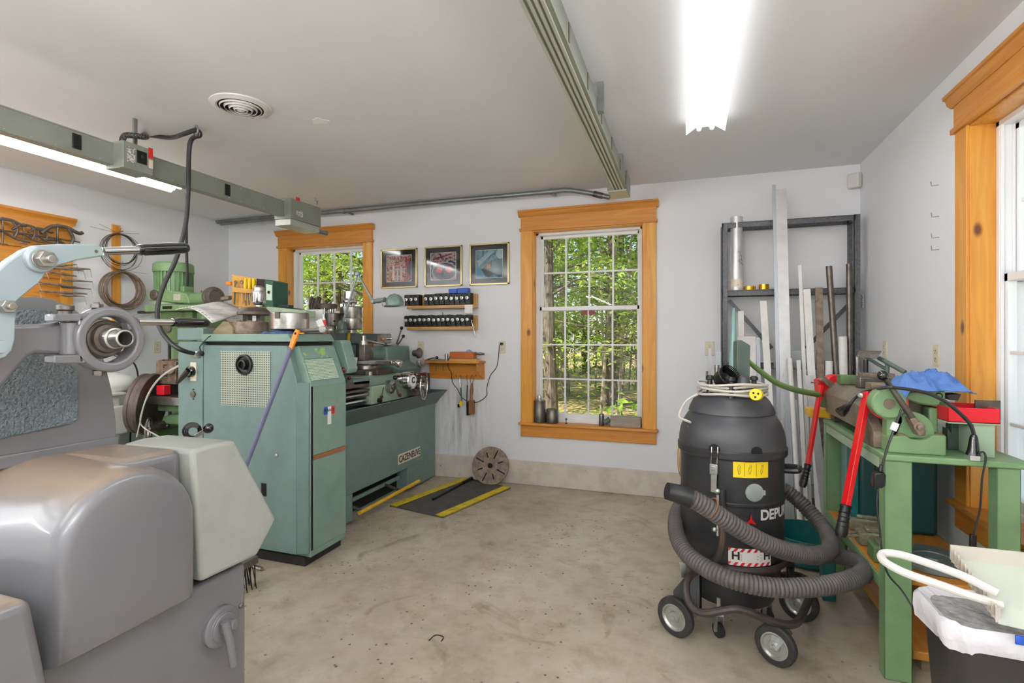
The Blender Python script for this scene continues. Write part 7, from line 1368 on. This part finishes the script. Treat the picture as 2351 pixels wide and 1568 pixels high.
m = MB(); a, b = PD(1856, 938, 2.95), PD(1903, 956, 2.95); m.box(a.x, b.x+.1, a.y-.03, a.y+.1, b.z, a.z); tag(m.build('yellow_board', MT['yellow'], bevel=.003), 'short yellow board jutting out under the red shear head', 'board')
# red tray, stand
t = thing('vee_stand', 'pale grey-green upright steel block carrying the red tray', 'stand', (1.05, 2.5, Z1)); a, b = PY(2236, 966, 2.44), PY(2285, 1045, 2.44)
MB().box(a.x, b.x, 2.44, 2.56, Z1, a.z).build('upright_block', MT['greenlt'], t, bevel=.003)
m = MB(); a2 = PY(2168, 980, 2.6); m.prism([(a2.x, 2.57, Z1), (a2.x, 2.57, a2.z), (a.x-.02, 2.57, a2.z-.02), (a.x-.02, 2.57, a.z+.01), (a.x+.03, 2.57, a.z+.01), (a.x+.03, 2.57, Z1)], (0, .05, 0)); m.build('vee_block', MT['slate'], t, bevel=.003)
a, b = PY(2200, 938, 2.4), PY(2308, 967, 2.4); t = thing('red_tray', 'open red plastic tray of metal scraps on the bench', 'tray', V(((a.x+b.x)/2, 2.5, b.z))); x0, x1, y0, y1, z0, z1 = a.x-.02, b.x, 2.43, 2.62, a.z-.056, a.z
m = MB(); m.box(x0, x1, y0, y1, z0, z0+.004); m.box(x0, x1, y0, y0+.004, z0, z1); m.box(x0, x1, y1-.004, y1, z0, z1); m.box(x0, x0+.004, y0, y1, z0, z1); m.box(x1-.004, x1, y0, y1, z0, z1); m.build('tray_shell', MT['redplastic'], t, bevel=.0015)
MB().box(x0+.0, x1-.0, y0, y1, z0-.006, z0-.001).build('tray_plate', MT['greenlt'], t)
m = MB(); m.box(x0+.12, x0+.2, y0+.08, y0+.086, z0+.005, z1+.024); tag(m.build('steel_scrap', MT['steeldk']), 'dark upright steel strip standing in the red tray', 'scrap')
m = MB(); m.cbox((x0+.04, y0+.08, z1-.005), (.07, .09, .012), Matrix.Rotation(.3, 3, 'Y')); m.cbox((x0+.05, y0+.1, z0+.02), (.06, .06, .03)); tag(m.build('steel_offcuts', MT['greendk']), 'green-grey offcuts heaped at the left of the red tray', 'scrap')
# cords
t = thing('plug_cord', 'black mains cord with plug draped over the bench machines', 'cord', PD(1935, 945, 2.4))
P = spl([PD(1950, 932, 2.36), PD(1962, 915, 2.36), PD(1985, 899, 2.36), PY(2030, 890, 2.36), PY(2080, 893, 2.36), PY(2130, 903, 2.37), PY(2170, 922, 2.37), PY(2205, 950, 2.37), PY(2228, 975, 2.38), PY(2237, 1000, 2.39)], 6)
MB().tube(P, .0068, 8).build('cord', MT['cable'], t); q, e = PY(2236, 998, 2.39), PY(2235, 1046, 2.39); m = MB(); m.lathe(q, e-q, [(.009, 0), (.013, .012), (.018, (e-q).length*.7), (.024, (e-q).length*.97)], 16); m.build('strain_relief', MT['blackgloss'], t); MB().cyl((q.x, q.y, Z1), (q.x, q.y, Z1+.018), .028, n=6).build('gland_nut', MT['zinc'], t)
a, b = PD(1951, 930, 2.36), PD(1927, 948, 2.36); m = MB(); m.lathe(a, b-a, [(.008, 0), (.014, .015), (.018, .02), (.026, (b-a).length*.9), (.022, (b-a).length)], 14); m.build('plug', MT['blackgloss'], t)
t = thing('switch_cord', 'thin dark cord with inline switch hanging before the window bench leg', 'cord', PY(2250, 1042, 2.37)); P = spl([PY(2246, 1040, 2.37), PY(2258, 1038, 2.37), PY(2263, 1055, 2.37), PY(2255, 1100, 2.37), PY(2250, 1170, 2.37), PY(2238, 1215, 2.37), PY(2234, 1240, 2.37)], 5)
MB().tube(P, .0035, 6).build('cord', MT['cable'], t); m = MB(); a, b = PY(2234, 1226, 2.37), PY(2233, 1268, 2.37); m.bar(a, b, .02, .016, (0, 1, 0)); m.build('inline_switch', MT['black'], t, bevel=.004); MB().tube(spl([b, PY(2236, 1285, 2.37), PY(2245, 1310, 2.36)], 4), .0035, 6).build('cord', MT['cable'], t)
t = thing('adapter_cord', 'dark cord with black adapter hanging against the front bench leg', 'cord', PY(2018, 1100, 2.33))
P = spl([PY(2070, 938, 2.36), PY(2055, 980, 2.34), PY(2040, 1020, 2.33), PY(2028, 1060, 2.33), PY(2022, 1085, 2.33)], 5); MB().tube(P, .0042, 6).build('cord', MT['cable'], t)
MB().bar(PY(2057, 971, 2.337), PY(2050, 988, 2.333), .022, .008, (0, 1, 0)).build('white_tag', MT['white'], t); m = MB(); m.lathe(PY(2024, 1066, 2.33), PY(2021, 1086, 2.33)-PY(2024, 1066, 2.33), [(.006, 0), (.01, .03)], 10); m.prism(PYs([(2008, 1088), (2030, 1084), (2035, 1092), (2034, 1115), (2026, 1122), (2006, 1120)], 2.32), (0, .035, 0)); m.build('adapter', MT['black'], t, bevel=.004)
P = spl([PY(2016, 1122, 2.335), PY(2013, 1160, 2.335), PY(2020, 1220, 2.335), PY(2027, 1280, 2.335), PY(2040, 1320, 2.335), PY(2070, 1355, 2.335), PY(2095, 1395, 2.3)], 5); MB().tube(P, .0035, 6).build('cord', MT['cable'], t)
m = MB(); m.tube(spl([PY(2004, 975, 2.7), PY(2006, 1020, 2.7), PY(2009, 1080, 2.6)], 4), .003, 5); tag(m.build('thin_cord', MT['cable']), 'thin cord hanging straight below the folding beam', 'cord')
# ================================================================== bin and dustpan
Q = thing('waste_bin', 'black rectangular bin with white liner bag in the right foreground', 'bin', (.86, 1.7, 0))
def rrect(x0, x1, y0, y1, z, r, n=14):
    P = []
    for cx_, cy_, a0 in ((x1-r, y1-r, 0), (x0+r, y1-r, 90), (x0+r, y0+r, 180), (x1-r, y0+r, 270)):
        for k in range(n+1): a = math.radians(a0+90*k/n); P.append(V((cx_+math.cos(a)*r, cy_+math.sin(a)*r, z)))
    return P
X0, X1, Y0, Y1, ZB = .63, 1.1, 1.585, 1.815, .6
m = MB(); m.loft([rrect(X0+.05, X1-.05, Y0+.035, Y1-.035, .0, .05), rrect(X0+.008, X1-.008, Y0+.006, Y1-.006, ZB-.005, .06)]); m.build('bin_body', mk('bin_black', '#2b2827', .4), Q)
rn = random.Random(2)
def wob(P, amp, ph): return [p+V((amp*math.sin(k*.83+ph), amp*math.cos(k*1.27+ph), amp*.9*math.sin(k*.57+ph*2)+amp*.5*math.sin(k*1.9))) for k, p in enumerate(P)]
m = MB(); o = .012
m.loft([wob(rrect(X0-.008, X1+.008, Y0-.008, Y1+.008, ZB-.042, .07), .005, 1), wob(rrect(X0-o, X1+o, Y0-o, Y1+o, ZB-.018, .07), .004, 2), wob(rrect(X0-o, X1+o, Y0-o, Y1+o, ZB+.012, .07), .002, 2), wob(rrect(X0-.002, X1+.002, Y0-.002, Y1+.002, ZB+.024, .065), .002, 3), wob(rrect(X0+.02, X1-.02, Y0+.018, Y1-.018, ZB+.008, .06), .002, 4)], True, False); m.build('liner_fold', MT['bag'], Q, ang=60)
m = MB(); m.loft([wob(rrect(X0+.02, X1-.02, Y0+.018, Y1-.018, ZB+.008, .06), .002, 4), wob(rrect(X0+.03, X1-.03, Y0+.03, Y1-.03, ZB-.15, .05), .006, 1), wob(rrect(X0+.06, X1-.06, Y0+.05, Y1-.05, ZB-.3, .04), .004, 1)]); bm_ = m.build('liner_inside', MT['bagin'], Q, ang=60)
p = PX(2342, 1472, .74); MB().cbox(PY(2343, 1470, Y0-.02), (.02, .006, .022)).build('blue_drawstring', MT['blue'], Q, bevel=.002)
U = thing('dustpan', 'big off-white dustpan with a looped white handle lying across the bin', 'dustpan', (.95, 1.7, .63))
# pan: floor plate, ribbed back edge, white loop handle
P0, P1, P2, P3 = PZ(2180, 1290, .7), PZ(2351, 1320, .7), PZ(2351, 1500, .62), PZ(2262, 1395, .655)
MT['dust2'] = mk('dustpan_inside', '#c6cdc0', .45, c2='#b6c4be', vs=4)
a, b, c, d = PZ(2182, 1284, .735), PZ(2420, 1310, .735), PZ(2420, 1462, .655), PZ(2292, 1432, .655)
m = MB(); m.prism([a, b, c, d], (0, 0, .004)); m.build('pan_floor', MT['dust2'], U)
pts = []; n = 26
for k in range(n+1):
    t_ = k/n; p = a.lerp(d, t_); e = V((-.55, -.83, 0))
    pts.append(p+e*(.008 if k % 2 else -.006))
m = MB(); top = [p+V((0, 0, .034)) for p in pts]; m.loft([pts, top, [p+V((.006, .004, 0)) for p in top], [p+V((.006, .004, 0)) for p in pts]], False, False); m.build('ribbed_edge', MT['dustpan'], U, ang=20)
m = MB(); m.bar(a+V((0, 0, .02)), b+V((0, 0, .02)), .006, .04); m.build('pan_wall', MT['dustpan'], U)
h_ = [PZ(2300, 1388, .69), PZ(2230, 1368, .7), PZ(2150, 1340, .715), PZ(2080, 1316, .73), PZ(2036, 1293, .74), PZ(2023, 1278, .745), PZ(2032, 1270, .75), PZ(2070, 1274, .755), PZ(2140, 1296, .75), PZ(2215, 1324, .74), PZ(2290, 1362, .72)]
MB().tube(spl(h_, 5), .0105, 10).build('loop_handle', MT['white_plastic'], U)
